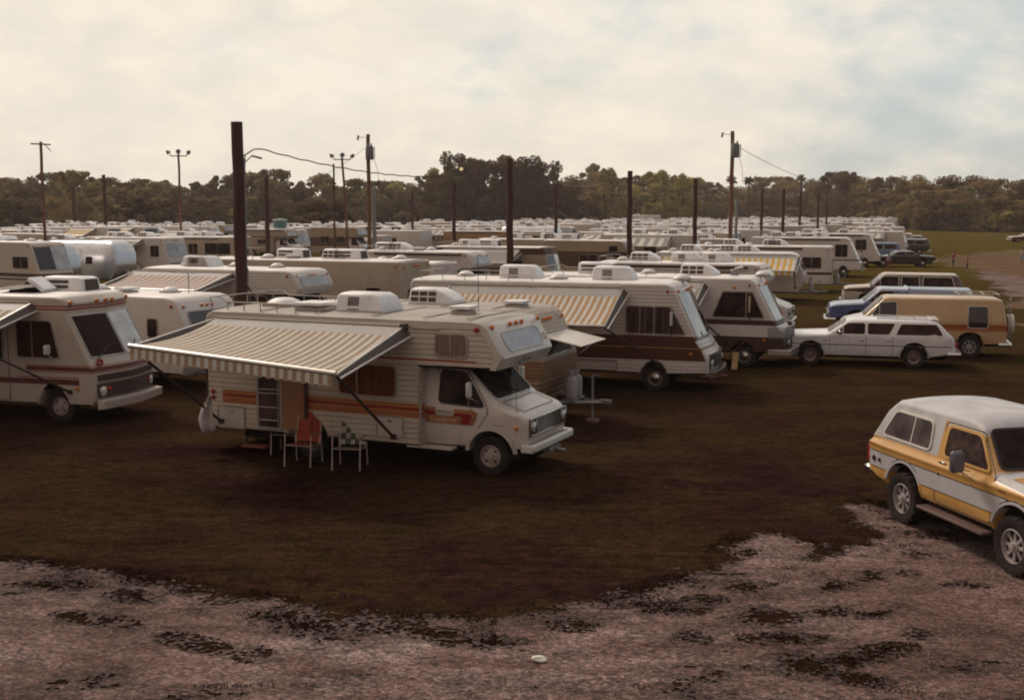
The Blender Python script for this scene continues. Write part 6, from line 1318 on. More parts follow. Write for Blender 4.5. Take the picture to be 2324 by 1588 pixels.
# rows to the left
mid('cream motorhome with brown side stripes at the far left edge, left of the aluminium trailers', 'classA', (66, 550), 7.4, 2.4, 3.1, -30, base=CREAM, wins=[(4.8, 6.2, 1.6, 2.25, INT), (2.0, 3.4, 1.6, 2.2, INT)], stripes=[(0.9, 1.0, DBR), (1.1, 1.3, DBR)], vents=[(5.0, 0), (3.0, 0.3)], tw=False)
def air(label, px_, **k):
    return mid(label, 'airstream', px_, 7.4, 2.45, 2.95, -30, base=ALUM, marks=True, vents=[(2.2, 0), (4.8, 0)], tw=False, **k)
air('polished aluminium trailer with a dark cover over its front window', (88, 553), fglass=GLK, wins=[(5.0, 5.7, 1.5, 1.95, INT)])
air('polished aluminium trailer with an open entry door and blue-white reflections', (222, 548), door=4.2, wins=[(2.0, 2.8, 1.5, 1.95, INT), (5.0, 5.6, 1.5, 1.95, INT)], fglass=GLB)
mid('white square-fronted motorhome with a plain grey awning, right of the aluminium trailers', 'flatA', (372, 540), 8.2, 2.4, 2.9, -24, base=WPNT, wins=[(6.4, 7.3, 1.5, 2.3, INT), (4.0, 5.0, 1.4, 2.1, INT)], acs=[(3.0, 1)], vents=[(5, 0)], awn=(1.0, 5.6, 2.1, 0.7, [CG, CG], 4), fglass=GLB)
mid('tan motorhome with brown awning and long dark side windows, left of the tall near pole', 'fifth', (530, 538), 7.4, 2.4, 2.85, -22, nm='motorhome', base=BEIG, wins=[(3.0, 3.9, 1.5, 2.3, INT), (4.6, 7.0, 1.5, 2.35, INT)], acs=[(4.0, 0)], tw=True)
mid('cab-over camper with a brown arched stripe, just right of the tall near pole', 'classC', (640, 520), 6.8, 2.4, 3.0, -22, base=TANS, wins=[(2.4, 3.6, 1.4, 1.9, INT)], stripes=[(2.1, 2.2, DBR)], acs=[(0.9, 1)], tw=True)
t = USED[-1]; X, Y = gp(636, 518, 3.0); tk = MB(); tk.lathe([(0.75, 0), (0.78, 0.5), (0.70, 0.95), (0.3, 1.05), (0, 1.07)], (0, 0, 0), (0, 0, 1), TEAL, 20); tk.lathe([(0.80, 0.88), (0.82, 0.92), (0.80, 0.98)], (0, 0, 0), (0, 0, 1), WHT, 20)
mid('long white bus motorhome with a dark roof band and a red-orange waist stripe', 'flatA', (905, 514), 11.6, 2.5, 3.05, -14, base=WPNT, wins=[(2.2, 3.6, 1.5, 2.25, CURTL), (6.2, 7.4, 1.5, 2.25, CURTL), (8.2, 8.8, 1.4, 2.2, INT), (9.4, 10.8, 1.5, 2.25, INT)], stripes=[(2.6, 2.95, DBR), (1.05, 1.2, ORG)], acs=[(8.0, 1), (10.0, 1)], fglass=[GLB, GLB], tw=False)
mid('white motorhome with a pink striped awning among the middle rows', 'flatA', (1066, 508), 7.6, 2.4, 2.9, -20, base=WSID, wins=[(6.0, 7.0, 1.5, 2.2, INT)], awn=(0.6, 5.0, 2.2, 0.7, [CP, CW], 20), acs=[(4.0, 0)], fglass=[GLK, GLB])
mid('white motorhome with a wide dark windshield, right of the pink striped awning', 'flatA', (1125, 510), 7.6, 2.4, 2.95, -28, base=WPNT, wins=[(5.6, 7.0, 1.5, 2.3, INT)], fglass=[GLK, GLB])
mid('cab-over camper with grey and white striped awning, right of the third near pole', 'classC', (1500, 530), 7.0, 2.4, 2.85, -20, base=GREYP, wins=[(2.4, 3.6, 1.4, 1.9, INT)], awn=(1.0, 4.5, 2.0, 0.7, [CW, CG], 16), tw=False)
mid('tan trailer with golden curtained windows among the middle rows', 'fifth', (1165, 525), 8.4, 2.4, 2.7, -20, base=P_('golden trailer panel', (0.36, 0.22, 0.10)), wins=[(3.0, 4.0, 1.3, 2.0, CURTL), (6, 7, 1.3, 2.0, INT)], tw=True)
mid('tall pale trailer with one dark window, right of the third near pole', 'fifth', (1498, 489), 7.4, 2.4, 3.9, -12, base=WPNT, wins=[(3.4, 5.4, 1.9, 2.8, INT)], tw=False)
mid('small white van-like camper with a dark blue windshield in the middle rows', 'classC', (960, 516), 5.6, 2.1, 2.5, -16, base=WPNT, wins=[(2.2, 3.2, 1.4, 1.9, INT)], fglass=GLB, tw=False)
o = tk.build('water_barrel', loc=(X, Y, 3.0)); tag(o, 'teal round water barrel with a white lid above the far rows', 'barrel')
# prototypes for the packed far rows, then copies; each body in its own world placement
def proto(i):
    S = [dict(kind='trailer', L=6.6, H=2.7, base=WSID, acs=[(3.4, 1)], vents=[(1.6, 0)], stripes=[(1.1, 1.25, DBR)]),
         dict(kind='classA', L=8.2, H=2.9, base=WPNT, acs=[(2.6, 0), (5.4, 0)], vents=[(4.2, 0)], stripes=[(1.0, 1.2, RED)]),
         dict(kind='classC', L=6.8, H=2.9, base=CREAM, acs=[(2.8, 2)], vents=[(1.4, 0)], stripes=[(1.1, 1.3, ORG)]),
         dict(kind='fifth', L=8.0, H=2.95, base=GREYP, acs=[(2.4, 1), (5.8, 1)], vents=[(4.0, 0)]),
         dict(kind='airstream', L=7.4, H=2.9, base=ALUM, acs=[(3.7, 1)], vents=[(1.8, 0)]),
         dict(kind='flatA', L=8.4, H=2.95, base=WSID, acs=[(3.0, 2), (6.0, 1)], vents=[(4.5, 0)], awn=(1.0, 5.8, 2.1, 0.7, [CW, CG], 12)),
         dict(kind='trailer', L=7.4, H=2.75, base=TANS, acs=[(4.2, 0)], vents=[(2.0, 0)], stripes=[(0.9, 1.3, BRN)]),
         dict(kind='fifth', L=7.2, H=2.6, base=WPNT, acs=[(3.4, 0)], vents=[(1.6, 0), (5.4, 0)], awn=(1.0, 5.8, 2.1, 0.7, [CW, CT], 14)),
         dict(kind='classC', L=6.6, H=3.0, base=WPNT, acs=[(2.2, 1)], vents=[(4.0, 0.2)], awn=(0.4, 4.0, 2.1, 0.7, [CY, CW], 14), rk=(0.2, 3.5), ant=(3.2, 0.4, 1.2)),
         dict(kind='trailer', L=5.4, H=2.45, base=GREYP, acs=[(2.6, 2)], vents=[(1.2, 0.2), (4.0, -0.2)], stripes=[(1.5, 2.1, DBR)], roofm=ROOFC),
         dict(kind='classA', L=7.6, H=3.05, base=CREAM, acs=[(2.2, 2), (4.6, 0)], vents=[(3.4, 0.3)], stripes=[(0.46, 1.3, BRN)], awn=(1.0, 5.0, 2.1, 0.8, [CB, CW], 12), lad=True),
         dict(kind='classC', L=7.2, H=2.95, base=TANS, acs=[(2.8, 0)], vents=[(1.2, 0), (4.4, 0)], stripes=[(1.2, 2.0, BRN)], roofm=ROOFC, rk=(0.3, 3.6))][i]
    names = ['travel_trailer', 'motorhome', 'camper_motorhome', 'box_trailer', 'aluminium_trailer', 'motorhome', 'travel_trailer', 'box_trailer', 'camper_motorhome', 'travel_trailer', 'motorhome', 'camper_motorhome']
    labs = ['white travel trailer with a dark waist stripe packed in the far rows', 'white motorhome with two roof coolers packed in the far rows', 'cream cab-over camper with an orange stripe packed in the far rows', 'pale grey box trailer with two roof coolers packed in the far rows', 'rounded aluminium trailer packed in the far rows', 'white square motorhome with a grey striped awning packed in the far rows', 'tan trailer with a brown band packed in the far rows', 'low white box trailer with a tan striped awning packed in the far rows', 'white cab-over camper with a yellow striped awning packed in the far rows', 'short grey trailer with a brown window band packed in the far rows', 'cream motorhome with brown lower side packed in the far rows', 'tan cab-over camper with a roof rack packed in the far rows']
    k = S.pop('kind') if isinstance(S, dict) else None
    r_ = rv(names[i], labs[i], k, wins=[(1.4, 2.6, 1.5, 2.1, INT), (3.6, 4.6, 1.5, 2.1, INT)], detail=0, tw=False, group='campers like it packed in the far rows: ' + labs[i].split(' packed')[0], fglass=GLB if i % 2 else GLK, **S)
    return r_, labs[i]
PR = [proto(i) for i in range(12)]; first = [True] * 12; NF = 0
rng = random.Random(11)
def ok(X, Y):
    u, v = uv(X, Y)
    for a, b in USED:
        p, q = uv(a, b)
        if abs(p - u) < 3.7 and abs(q - v) < 9.3: return False
    return True
ROWS = [(-4, 112, 270), (-16.5, 66, 400), (-29, 95, 440), (-41.5, 100, 450), (-54, 82, 470), (-66.5, 70, 480), (-79, 66, 480), (-91, 78, 470), (-104, 90, 460), (-117, 105, 450), (-130, 130, 440)]
cand = []
for v0, ua, ub in ROWS:
    u = ua
    while u < ub:
        u += 4.2 + rng.random() * 1.3 + max(0, u - 150) * 0.012; v = v0 + rng.uniform(-0.8, 0.8); a = R(21.5)
        X = 1.1 + u * math.sin(a) + v * math.cos(a); Y = 20.5 + u * math.cos(a) - v * math.sin(a)
        cand.append((X, Y))
PT = None
for X, Y in sorted(cand, key=lambda q: q[1]):
    i = rng.choice([0, 0, 1, 1, 2, 2, 3, 4, 5, 5, 6, 7, 8, 9, 10, 11]); hd = HD + rng.uniform(-9, 9) + (180 if rng.random() < 0.2 else 0)
    pxx = 1162 + FPX * X / Y
    lim = 185 if pxx < 850 else 185 + (pxx - 850) * 0.17 if pxx < 1300 else 300 if pxx < 1530 else 440
    if Y > lim or pxx < -60 or pxx > 2010 or NF >= 268: continue
    if not ok(X, Y): continue
    USED.append((X, Y)); NF += 1
    if first[i]: o = PR[i][0]; first[i] = False
    else: o = dup(PR[i][0])
    if o.parent is None: put(o, (4.0, 0), (X, Y), hd)
    s_ = rng.uniform(0.86, 1.10); o.scale = (rng.uniform(0.75, 1.1), 1, s_)
print('far campers', NF)
# ------------------------------------------------------------------ poles and wires
def post(px_, yt, top=7.1, r=0.15, label='', mat=WOOD, name='wood_post', lean=(0, 0), group=None):
    X, Y = gp(px_, yt, top); o = thing(name, label, 'post' if name == 'wood_post' else 'pole', (X, Y, 0), 0, group)
    m = MB(); k = 9; pts = [(lean[0] * (i / k) + 0.02 * math.sin(i * 2.1 + X), lean[1] * i / k, top * i / k) for i in range(k + 1)]
    m.tube(pts, [r * (1.08 - 0.14 * i / k) for i in range(k + 1)], mat, 12); m.build('shaft', o); return o, X, Y
G = 'dark wooden posts standing between the rows'
big, BX, BY = post(538, 277, 7.1, 0.158, 'thick dark wooden pole standing tall behind the nearest motorhome roof')
m = MB()
for z in (1.0, 2.5, 4.2, 5.4): m.tube([(0.155, -0.03, z), (0.19, -0.03, z + 0.9)], 0.014, GALV, 5)
m.tube([(0.16, -0.05, 0.2), (0.165, -0.05, 6.2)], 0.018, GALV, 6); m.build('conduit', big)
m = MB(); m.tube([(0.14, 0, 6.25), (0.42, 0, 6.42), (0.62, 0, 6.42)], 0.018, GALV, 5); m.build('bracket_arm', big); m = MB(); m.tube([(0.14, 0, 6.05), (0.35, 0, 6.25)], 0.014, GALV, 5); m.box((0.48, 0, 6.22), (0.26, 0.10, 0.05), GALV, rot=(0, 0.25, 0)); m.build('lamp_head', big)
m = MB(); m.tube([(0.15, -0.02, 2.95), (1.1, -0.9, 1.9)], 0.028, BRC, 6); m.build('guy_strut', big)
posts = [(big, BX, BY)]
for px_, yt, lab in [(1157, 360, 'dark wooden pole, second from the left in the near line, before the big dark trees'), (1430, 388, 'dark wooden pole with a square top, third in the near line'), (1579, 405, 'slim dark wooden post, fourth in the near line'), (1730, 430, 'short dark post right of the right-hand transformer pole'), (1779, 428, 'short dark post between two others beyond the right rows'), (1817, 435, 'short dark post, third right of the transformer pole'), (1858, 440, 'faint dark post near the end of the far line'), (1877, 446, 'thin faint post, last of the far line'), (165, 425, 'short stout dark post at the far left'), (235, 397, 'taller dark post at the far left, beside the short stout one'), (604, 402, 'dark post just right of the thick near pole'), (597, 440, 'faint dark post touching the one right of the thick pole'), (1262, 420, 'dark post in front of the big dark trees'), (935, 436, 'faint dark post left of the big dark trees'), (1030, 420, 'faint reddish post at the left side of the big dark trees')]:
    tp, rd = {235: (9.0, 0.22), 165: (8.0, 0.2), 604: (8.0, 0.21), 597: (8.0, 0.16)}.get(px_, (7.1, 0.15))
    posts.append(post(px_, yt, tp, rd, lab, WOOD))
def utility(px_, yt, top, lab, r=0.15, mat=WOODL): return post(px_, yt, top, r, lab, mat, 'utility_pole')
p1, X1, Y1 = utility(92, 322, 10.0, 'bare utility pole with a short crossarm at the far left', 0.11)
m = MB(); m.box((0, 0, 9.82), (1.5, 0.10, 0.10), WOODL, rot=(0, 0.05, 0)); m.build('crossarm', p1); m = MB(); m.tube([(0.2, 0, 9.9), (0.75, 0, 9.3)], 0.03, WOODL, 4); m.build('arm_brace', p1)
def flood(px_, yt, top, lab, lean=(0, 0), lit=False):
    o, X, Y = post(px_, yt, top, 0.095, lab, WOODL, 'floodlight_pole', lean)
    m = MB(); m.box((lean[0], 0, top - 0.15), (1.4, 0.08, 0.08), WOODL); m.build('crossarm', o)
    for k, x in enumerate((-0.68, 0.0, 0.68)):
        m = MB(); m.lathe([(0.05, 0.0), (0.08, 0.08), (0.20, 0.26), (0.19, 0.28), (0, 0.24)], (lean[0] + x, 0, top + 0.22), ((-0.7, -0.5, -0.35), (0.2, -0.9, -0.1), (0.7, -0.5, -0.35))[k], GALV if k else simple('rusty lamp shell', (0.30, 0.13, 0.05), 0.5), 10); m.tube([(lean[0] + x, 0, top - 0.1), (lean[0] + x, 0, top + 0.15)], 0.03, GALV, 5); m.build('floodlight', o)
    return o, X, Y
flood(405, 350, 9.5, 'slim pole with three floodlights standing at the left'); flood(789, 358, 9.2, 'leaning slim pole with three floodlights left of the transformer pole', (-0.45, 0))
post(757, 372, 9.0, 0.085, 'thin plain pole left of the leaning floodlight pole', WOOD, 'utility_pole')
def transformer(px_, yt, lab, bracket=-1):
    o, X, Y = utility(px_, yt, 11.0, lab, 0.16)
    m = MB(); m.lathe([(0.0, 0), (0.30, 0.02), (0.33, 0.08), (0.33, 0.95), (0.28, 1.08), (0, 1.12)], (0.16, -0.36, 8.95), (0, 0, 1), simple('transformer can', (0.17, 0.18, 0.19), 0.5, metal=0.3), 18)
    for x in (0.02, 0.30): m.lathe([(0.07, 0), (0.08, 0.10), (0.04, 0.26), (0, 0.28)], (x, -0.36, 10.0), (0, 0, 1), GALV, 8)
    m.build('transformer', o); m = MB(); m.box((0.56, -0.36, 9.5), (0.05, 0.08, 1.0), WOODL); m.build('insulator_bar', o)
    m = MB(); m.tube([(0, 0, 10.72), (bracket * 0.75, 0, 10.78)], 0.022, GALV, 5); m.lathe([(0.05, -0.20), (0.10, -0.1), (0.06, 0), (0.10, 0.1), (0.05, 0.2)], (bracket * 0.80, 0, 10.72), (0.2, 0, 1), GALV, 8); m.build('cutout_arm', o)
    m = MB(); m.tube([(0.5, -0.3, 9.0), (0.75, -0.2, 8.2), (0.85, -0.1, 7.0)], 0.015, BLK, 4); m.build('drop_cable', o)
    return o, X, Y
tA, AX, AY = transformer(835, 305, 'brown utility pole with a round grey transformer, left of centre'); tB, TX, TY = transformer(1663, 298, 'brown utility pole with a grey transformer, right of centre')
post(848, 430, 6.2, 0.13, 'short grey conduit post beside the left transformer pole', GALV, 'conduit_post'); post(1672, 452, 5.9, 0.13, 'short grey conduit post beside the right transformer pole', GALV, 'conduit_post')
def wire(name, label, A, B, sag, r=0.012, mat=BLK, twist=0.0, n=26):
    m = MB(); pts = []
    for i in range(n + 1):
        t = i / n; p = Vector(A).lerp(Vector(B), t); p.z -= sag * 4 * t * (1 - t)
        if twist: p.z += twist * math.sin(i * 1.9); p.x += twist * math.cos(i * 1.9)
        pts.append(p)
    m.tube(pts, r, mat, 5); return tag(m.build(name), label, 'wire')
pt = lambda i, z: (posts[i][1], posts[i][2], z)
CAB = simple('twisted cable', (0.07, 0.03, 0.022), 0.7)
wire('overhead_cable', 'thick twisted brown cable from the tall near pole to the second pole', (BX + 0.6, BY, 6.42), pt(1, 6.75), 0.55, 0.017, CAB, 0.013, 60)
wire('overhead_cable', 'thin cable from the second near pole to the third', pt(1, 6.7), pt(2, 6.8), 0.75, 0.018, CAB); wire('overhead_cable', 'thin cable from the third near pole to the fourth', pt(2, 6.8), pt(3, 6.8), 0.7, 0.018, CAB)
wire('overhead_cable', 'low drooping cable in front of the big dark trees', pt(15, 5.0), pt(13, 5.0), 0.5, 0.015, CAB); wire('overhead_cable', 'low drooping cable between the dark tree post and the third pole', pt(13, 5.0), pt(2, 4.4), 0.6, 0.015, CAB)
wire('overhead_cable', 'thin line running from the right transformer pole down to the far trees', (TX + 0.55, TY - 0.3, 9.7), (TX + 42, TY + 90, 9.8), 2.2, 0.022, CAB); wire('overhead_cable', 'thin line rising to the leaning floodlight pole', (AX - 0.3, AY, 9.9), (-31, 150, 9.2), 1.6, 0.015, CAB)
# a lit bulb hanging before the dark trees
X, Y = gp(1047, 386, 6.3); m = MB(); m.lathe([(0.0, 0.12), (0.045, 0.14), (0.06, 0.18), (0.045, 0.22), (0, 0.25)], (0, 0, 0), (0, 0, 1), None, 12)
m.m = [0] * len(m.f); me_, nn_, ll_, bb_ = mat_base('lit bulb', 0.4); bb_.inputs['Base Color'].default_value = (0.7, 0.6, 0.3, 1); bb_.inputs['Emission Color'].default_value = (1.0, 0.72, 0.28, 1); bb_.inputs['Emission Strength'].default_value = 0.55; m.mats = [me_]
o = m.build('lit_bulb', loc=(X, Y, 6.15)); tag(o, 'single lit yellow bulb against the big dark trees', 'lamp')
m = MB(); m.tube([(0, 0, 0.24), (0, 0, 0.62)], 0.012, BLK, 5); m.build('cord', o)
# ------------------------------------------------------------------ trees
def leafm(name, c, c2):
    m, n, l, b = mat_base(name, 0.75, 0, 0.15)
    oi = n.new('ShaderNodeObjectInfo')
    v = nz(n, l, 0.8, 3); base = rmp(n, l, v, [(0.35, c), (0.65, c2)])
    hs = n.new('ShaderNodeHueSaturation'); l.new(base, hs.inputs['Color'])
    mr = n.new('ShaderNodeMapRange'); mr.inputs[3].default_value = 0.65; mr.inputs[4].default_value = 1.35; l.new(oi.outputs['Random'], mr.inputs[0]); l.new(mr.outputs[0], hs.inputs['Value'])
    mh = n.new('ShaderNodeMapRange'); mh.inputs[3].default_value = 0.475; mh.inputs[4].default_value = 0.515; l.new(oi.outputs['Random'], mh.inputs[0]); l.new(mh.outputs[0], hs.inputs['Hue'])
    l.new(hs.outputs[0], b.inputs['Base Color'])
    tl = n.new('ShaderNodeBsdfTranslucent'); l.new(hs.outputs[0], tl.inputs[0]); ms = n.new('ShaderNodeMixShader'); ms.inputs[0].default_value = 0.4
    l.new(b.outputs[0], ms.inputs[1]); l.new(tl.outputs[0], ms.inputs[2]); l.new(ms.outputs[0], n['Material Output'].inputs['Surface']); return m
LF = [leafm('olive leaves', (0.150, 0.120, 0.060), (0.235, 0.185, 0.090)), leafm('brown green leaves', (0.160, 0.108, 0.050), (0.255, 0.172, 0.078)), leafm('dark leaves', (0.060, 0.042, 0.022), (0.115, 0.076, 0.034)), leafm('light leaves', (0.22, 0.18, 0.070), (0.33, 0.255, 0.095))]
BARK = simple('bark', (0.06, 0.035, 0.025), 0.9, var=0.4)
def crown_mesh(name, seed, H, W, nc, leaf, mat, base=0.12, per=150, spread=1.0):
    g = np.random.default_rng(seed); C = []
    for i in range(nc):
        t = g.random(); z = H * (base + (0.93 - base) * t); w = W * 0.5 * math.sin(math.pi * (0.22 + 0.62 * t)) * spread; a = g.random() * 6.283; q = math.sqrt(g.random()) * w
        C.append((math.cos(a) * q, math.sin(a) * q, z, (0.06 + 0.15 * g.random() ** 1.5) * W * (1.15 - 0.45 * t)))
    P = []
    for (x, y, z, r_) in C:
        d = g.normal(size=(per, 3)); d /= np.linalg.norm(d, axis=1)[:, None]; rr = r_ * (0.25 + 0.95 * g.random(per) ** 0.6)[:, None]
        P.append(np.array([x, y, z]) + d * rr * np.array([1, 1, 0.8]))
    P = np.concatenate(P); n = len(P); P[:, 2] = np.maximum(P[:, 2], 0.3)
    a = g.normal(size=(n, 3)); a /= np.linalg.norm(a, axis=1)[:, None]; b = np.cross(a, g.normal(size=(n, 3))); b /= np.linalg.norm(b, axis=1)[:, None]
    s = (leaf * (0.6 + 0.8 * g.random(n)))[:, None]
    v = np.stack([P - a * s, P - b * s * 0.7, P + a * s, P + b * s * 0.7], 1).reshape(-1, 3)
    me = bpy.data.meshes.new(name); me.vertices.add(n * 4); me.vertices.foreach_set('co', v.ravel()); me.loops.add(n * 4); me.loops.foreach_set('vertex_index', np.arange(n * 4, dtype=np.int32))
    me.polygons.add(n); me.polygons.foreach_set('loop_start', np.arange(0, n * 4, 4, dtype=np.int32)); me.polygons.foreach_set('loop_total', np.full(n, 4, dtype=np.int32)); me.update(calc_edges=True); me.materials.append(mat)
    return me
def trunk_mesh(H, r_, seed):
    m = MB(); g = random.Random(seed); m.tube([(0, 0, 0), (0.02 * H, 0, H * 0.25), (0, 0.02 * H, H * 0.55), (0.02 * H, 0, H * 0.8)], [r_ * 1.3, r_, r_ * 0.7, r_ * 0.25], BARK, 8)
    for i in range(5): a = g.random() * 6.28; z = H * (0.25 + 0.1 * i); m.tube([(0, 0, z), (math.cos(a) * H * 0.12, math.sin(a) * H * 0.12, z + H * 0.12), (math.cos(a) * H * 0.2, math.sin(a) * H * 0.2, z + H * 0.22)], [r_ * 0.5, r_ * 0.3, r_ * 0.1], BARK, 6)
    o = m.build('trunk'); me = o.data; bpy.data.objects.remove(o); return me
PT_ = {}
def tree_proto(kind, i):
    H = 14.0
    if kind == 'shrub': return crown_mesh('crown', 300 + i, 3.2, 5.5, 16, 0.22, LF[(2, 0, 2, 3)[i % 4]], 0.10, 90), trunk_mesh(2.2, 0.08, i)
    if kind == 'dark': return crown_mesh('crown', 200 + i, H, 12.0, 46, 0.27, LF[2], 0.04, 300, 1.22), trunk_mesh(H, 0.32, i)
    return crown_mesh('crown', 100 + i, H, (9.0, 10.5, 8.0, 11.0)[i % 4], (52, 60, 44, 64)[i % 4], 0.23, LF[(0, 1, 0, 1, 3, 2)[i % 6]], 0.05, 200), trunk_mesh(H, 0.25, i)
for k, n in (('tree', 6), ('shrub', 4), ('dark', 2)): PT_[k] = [tree_proto(k, i) for i in range(n)]
rt = random.Random(5)
def tree(X, Y, h, w, kind, label, group=None, i=None, name=None, cat='tree'):
    if group == 'G': group = 'group of ' + label
    i = rt.randrange(len(PT_[kind])) if i is None else i; cr, tk_ = PT_[kind][i]; o = thing(name or ('shrub' if kind == 'shrub' else 'broadleaf_tree'), label, 'shrub' if kind == 'shrub' else cat, (X, Y, 0), rt.random() * 6.28, group)
    bh, bw = (3.2, 5.5) if kind == 'shrub' else (14.0, 10.0); c = bpy.data.objects.new('crown', cr); COL.objects.link(c); c.parent = o; t_ = bpy.data.objects.new('trunk', tk_); COL.objects.link(t_); t_.parent = o
    o.scale = (w / bw, w / bw, h / bh); return o
def base_d(px_):   # depth of the edge of the wood seen at a photo column
    T = [(-300, 250), (0, 265), (250, 285), (500, 270), (800, 300), (1050, 330), (1500, 430), (1750, 450), (1900, 430), (2000, 350), (2100, 300), (2324, 275), (2700, 260)]
    for (a, b), (c, d) in zip(T, T[1:]):
        if a <= px_ <= c: return b + (d - b) * (px_ - a) / (c - a)
    return 300
def top_y(px_):    # height of the tree line in the photo
    T = [(-300, 410), (0, 400), (60, 398), (120, 400), (180, 385), (240, 396), (300, 400), (370, 398), (450, 400), (520, 392), (600, 394), (680, 395), (750, 398), (850, 402), (930, 410), (975, 396), (1005, 392), (1300, 420), (1330, 390), (1375, 380), (1430, 396), (1480, 386), (1560, 400), (1590, 418), (1640, 424), (1700, 420), (1730, 402), (1800, 398), (1860, 405), (1900, 388), (1945, 402), (2000, 410), (2060, 408), (2150, 405), (2240, 402), (2320, 408), (2700, 404)]
    for (a, b), (c, d) in zip(T, T[1:]):
        if a <= px_ <= c: return b + (d - b) * (px_ - a) / (c - a)
    return 404
WL = ['olive green broadleaf tree of the wood beyond the camp', 'brownish broadleaf tree of the wood at the right side of the field']
cnt = 0
for layer in range(4):
    x = -260.0 + layer * 13
    while x < 2620:
        d = base_d(x) + layer * 13 + rt.uniform(-5, 8); k = FPX / d
        hmax = 1.04 * (4.85 + (480 - top_y(x)) / k)
        h = hmax * ((0.42, 0.60), (0.58, 0.75), (0.72, 0.88), (0.92, 1.03))[layer][rt.random() > 0.5] * rt.uniform(0.92, 1.06)
        wd = h * rt.uniform(0.62, 0.90) * (1.3, 1.15, 1.1, 1.2)[layer]; X = (x - 1162) / k
        right = x > 1900; h *= rt.choice([0.93, 0.98, 1.0, 1.02]) if layer == 3 else 1
        i = rt.choice([1, 3, 1, 3, 0] if right else [0, 2, 0, 2, 1, 5, 4] if x < 1300 else [0, 1, 2, 4, 3])
        tree(X, d, h, wd, 'tree', (('olive', 'brown green', 'pale olive', 'russet', 'light green', 'dark')[i] + (' low tree along the front edge', ' tree in the second rank', ' tree in the third rank', ' tall tree at the back')[layer] + (' of the wood right of the field' if right else ' of the wood, left' if x < 1000 else ' of the wood, centre right')), 'G', i); cnt += 1
        x += wd * k * rt.uniform(0.36, 0.58)
x = -200.0
while x < 2600:
    d = base_d(x) - rt.uniform(2, 9); k = FPX / d; h = rt.uniform(2.6, 5.0); wd = h * rt.uniform(1.3, 1.9)
    tree((x - 1162) / k, d, h, wd, 'shrub', 'low shrub along the foot of the wood ' + ('at the left' if x < 700 else 'behind the camp' if x < 1900 else 'beside the open field'), 'G'); x += wd * k * rt.uniform(0.6, 0.95)
# trees one can tell apart
SP = [(1040, 352, 300, 9, 'dark', 'tall dark tree, leftmost crown of the big dark clump'), (1085, 364, 296, 10, 'dark', 'dark spreading tree inside the big dark clump behind the second pole'), (1140, 358, 302, 11, 'dark', 'widest dark tree of the clump behind the second near pole'), (1190, 360, 298, 10, 'dark', 'dark rounded tree right of the second near pole'), (1236, 372, 304, 9, 'dark', 'dark tree at the right shoulder of the big clump'), (1010, 395, 292, 8, 'dark', 'lower dark tree at the left foot of the big clump'), (1290, 425, 306, 9, 'dark', 'low dark tree right of the big clump'), (1372, 378, 330, 11, 'tree', 'pale olive round-topped tree left of the third near pole'), (1482, 384, 335, 12, 'tree', 'pale olive tree right of the third near pole'), (1545, 392, 338, 10, 'tree', 'pale olive tree behind the fourth near post'), (738, 455, 190, 7, 'dark', 'dark round bushy tree behind the thin pole, left of the floodlights'), (40, 452, 210, 8, 'dark', 'dark bushy tree low at the far left'), (1900, 386, 400, 15, 'tree', 'tall lumpy tree above the right wood'), (340, 448, 225, 9, 'dark', 'dark conical tree left of the floodlight pole'), (180, 384, 250, 9, 'tree', 'tallest tree of the left wood')]
for px_, yt, d, wd, kind, lab in SP:
    k = FPX / d; h = 4.85 + (480 - yt) / k; tree((px_ - 1162) / k, d, h, wd * 1.15, kind, lab, None, 4 if 'pale' in lab else 1 if kind == 'tree' else None)
def palm(px_, yt, d, lab):
    k = FPX / d; h = 4.85 + (480 - yt) / k; o = thing('palm_tree', lab, 'palm', ((px_ - 1162) / k, d, 0), 0, None)
    m = MB(); m.tube([(0, 0, 0), (0.2, 0, h * 0.5), (0, 0, h - 1.2)], [0.28, 0.22, 0.2], BARK, 8); m.build('trunk', o); m = MB(); g = random.Random(int(px_))
    for i in range(80):
        a = g.random() * 6.28; e = g.uniform(-0.7, 1.3); ln = g.uniform(1.5, 2.2); cx_, cy_, cz_ = math.cos(a) * math.cos(e), math.sin(a) * math.cos(e), math.sin(e); q = h - 1.3
        pts = [(0, 0, q), (cx_ * ln * 0.6, cy_ * ln * 0.6, q + cz_ * ln * 0.6), (cx_ * ln, cy_ * ln, q + cz_ * ln - 0.35)]; sx, sy = -math.sin(a) * 0.24, math.cos(a) * 0.24
        m.add([pts[0], (pts[1][0] + sx, pts[1][1] + sy, pts[1][2]), pts[2], (pts[1][0] - sx, pts[1][1] - sy, pts[1][2])], [[0, 1, 2, 3]], LF[2])
    m.build('crown', o, smooth=0); return o
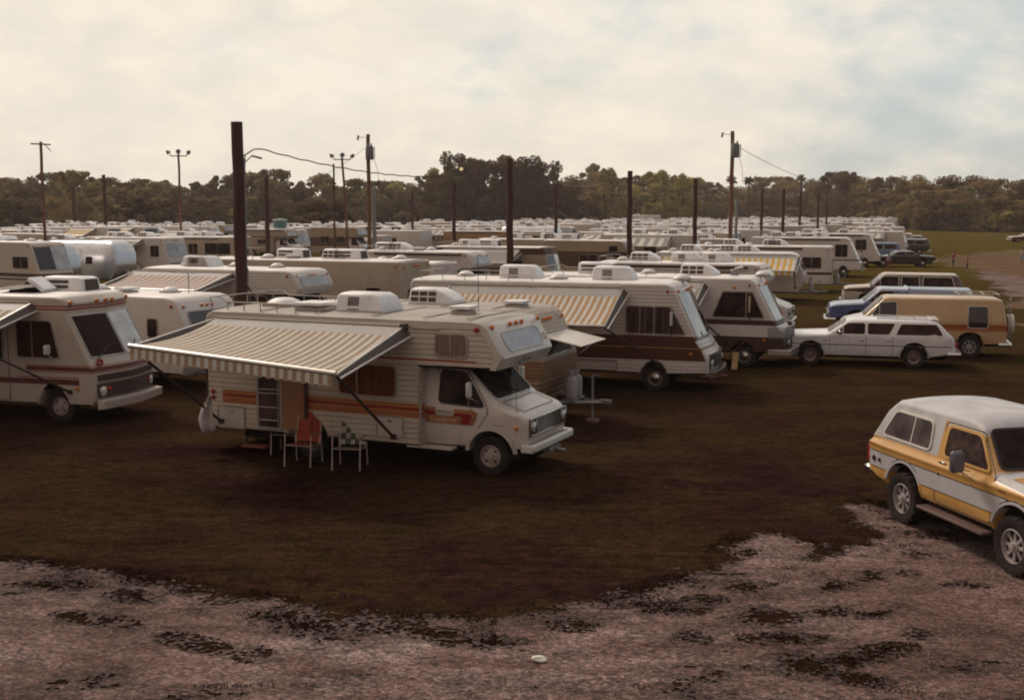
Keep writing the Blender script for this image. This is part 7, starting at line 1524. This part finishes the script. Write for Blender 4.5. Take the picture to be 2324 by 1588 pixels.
palm(1655, 400, 330, 'cabbage palm with a round head left of two, beside the right transformer pole'); palm(1694, 402, 330, 'cabbage palm with a round head standing right of the transformer pole'); palm(1863, 400, 360, 'lone cabbage palm head above the wood at the right'); palm(1812, 398, 380, 'cabbage palm among the crowns between the short posts')
# the understorey nobody could count
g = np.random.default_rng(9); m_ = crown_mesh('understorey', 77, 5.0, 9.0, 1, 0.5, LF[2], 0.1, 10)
P = []
for i in range(26000):
    x = g.uniform(-330, 2700); d = base_d(x) + g.uniform(2, 60); P.append(((x - 1162) / FPX * d, d, g.uniform(0.1, 4.5)))
P = np.array(P); n = len(P); a = g.normal(size=(n, 3)); a /= np.linalg.norm(a, axis=1)[:, None]; b = np.cross(a, g.normal(size=(n, 3))); b /= np.linalg.norm(b, axis=1)[:, None]; s = (0.9 * (0.6 + 0.8 * g.random(n)))[:, None]
v = np.stack([P - a * s, P - b * s, P + a * s, P + b * s], 1).reshape(-1, 3)
me = bpy.data.meshes.new('understorey'); me.vertices.add(n * 4); me.vertices.foreach_set('co', v.ravel()); me.loops.add(n * 4); me.loops.foreach_set('vertex_index', np.arange(n * 4, dtype=np.int32)); me.polygons.add(n); me.polygons.foreach_set('loop_start', np.arange(0, n * 4, 4, dtype=np.int32)); me.polygons.foreach_set('loop_total', np.full(n, 4, dtype=np.int32)); me.update(calc_edges=True); me.materials.append(LF[2])
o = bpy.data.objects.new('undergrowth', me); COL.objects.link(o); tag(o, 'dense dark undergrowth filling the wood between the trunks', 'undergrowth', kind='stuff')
print('trees', cnt)
# ------------------------------------------------------------------ air: thin warm haze round the whole scene
m = MB(); m.box((0, 300, 18), (1500, 1000, 40), DARK, ch=0.01)
hz = m.build('haze', smooth=0); hm = bpy.data.materials.new('air'); hm.use_nodes = True; hn = hm.node_tree.nodes; hn.remove(hn['Principled BSDF'])
pv = hn.new('ShaderNodeVolumePrincipled'); pv.inputs['Color'].default_value = (0.95, 0.82, 0.74, 1); pv.inputs['Density'].default_value = 0.00024; pv.inputs['Anisotropy'].default_value = 0.3
hm.node_tree.links.new(pv.outputs[0], hn['Material Output'].inputs['Volume']); hz.data.materials.clear(); hz.data.materials.append(hm)
tag(hz, 'thin warm haze in the air over the whole camp', 'haze', kind='stuff')
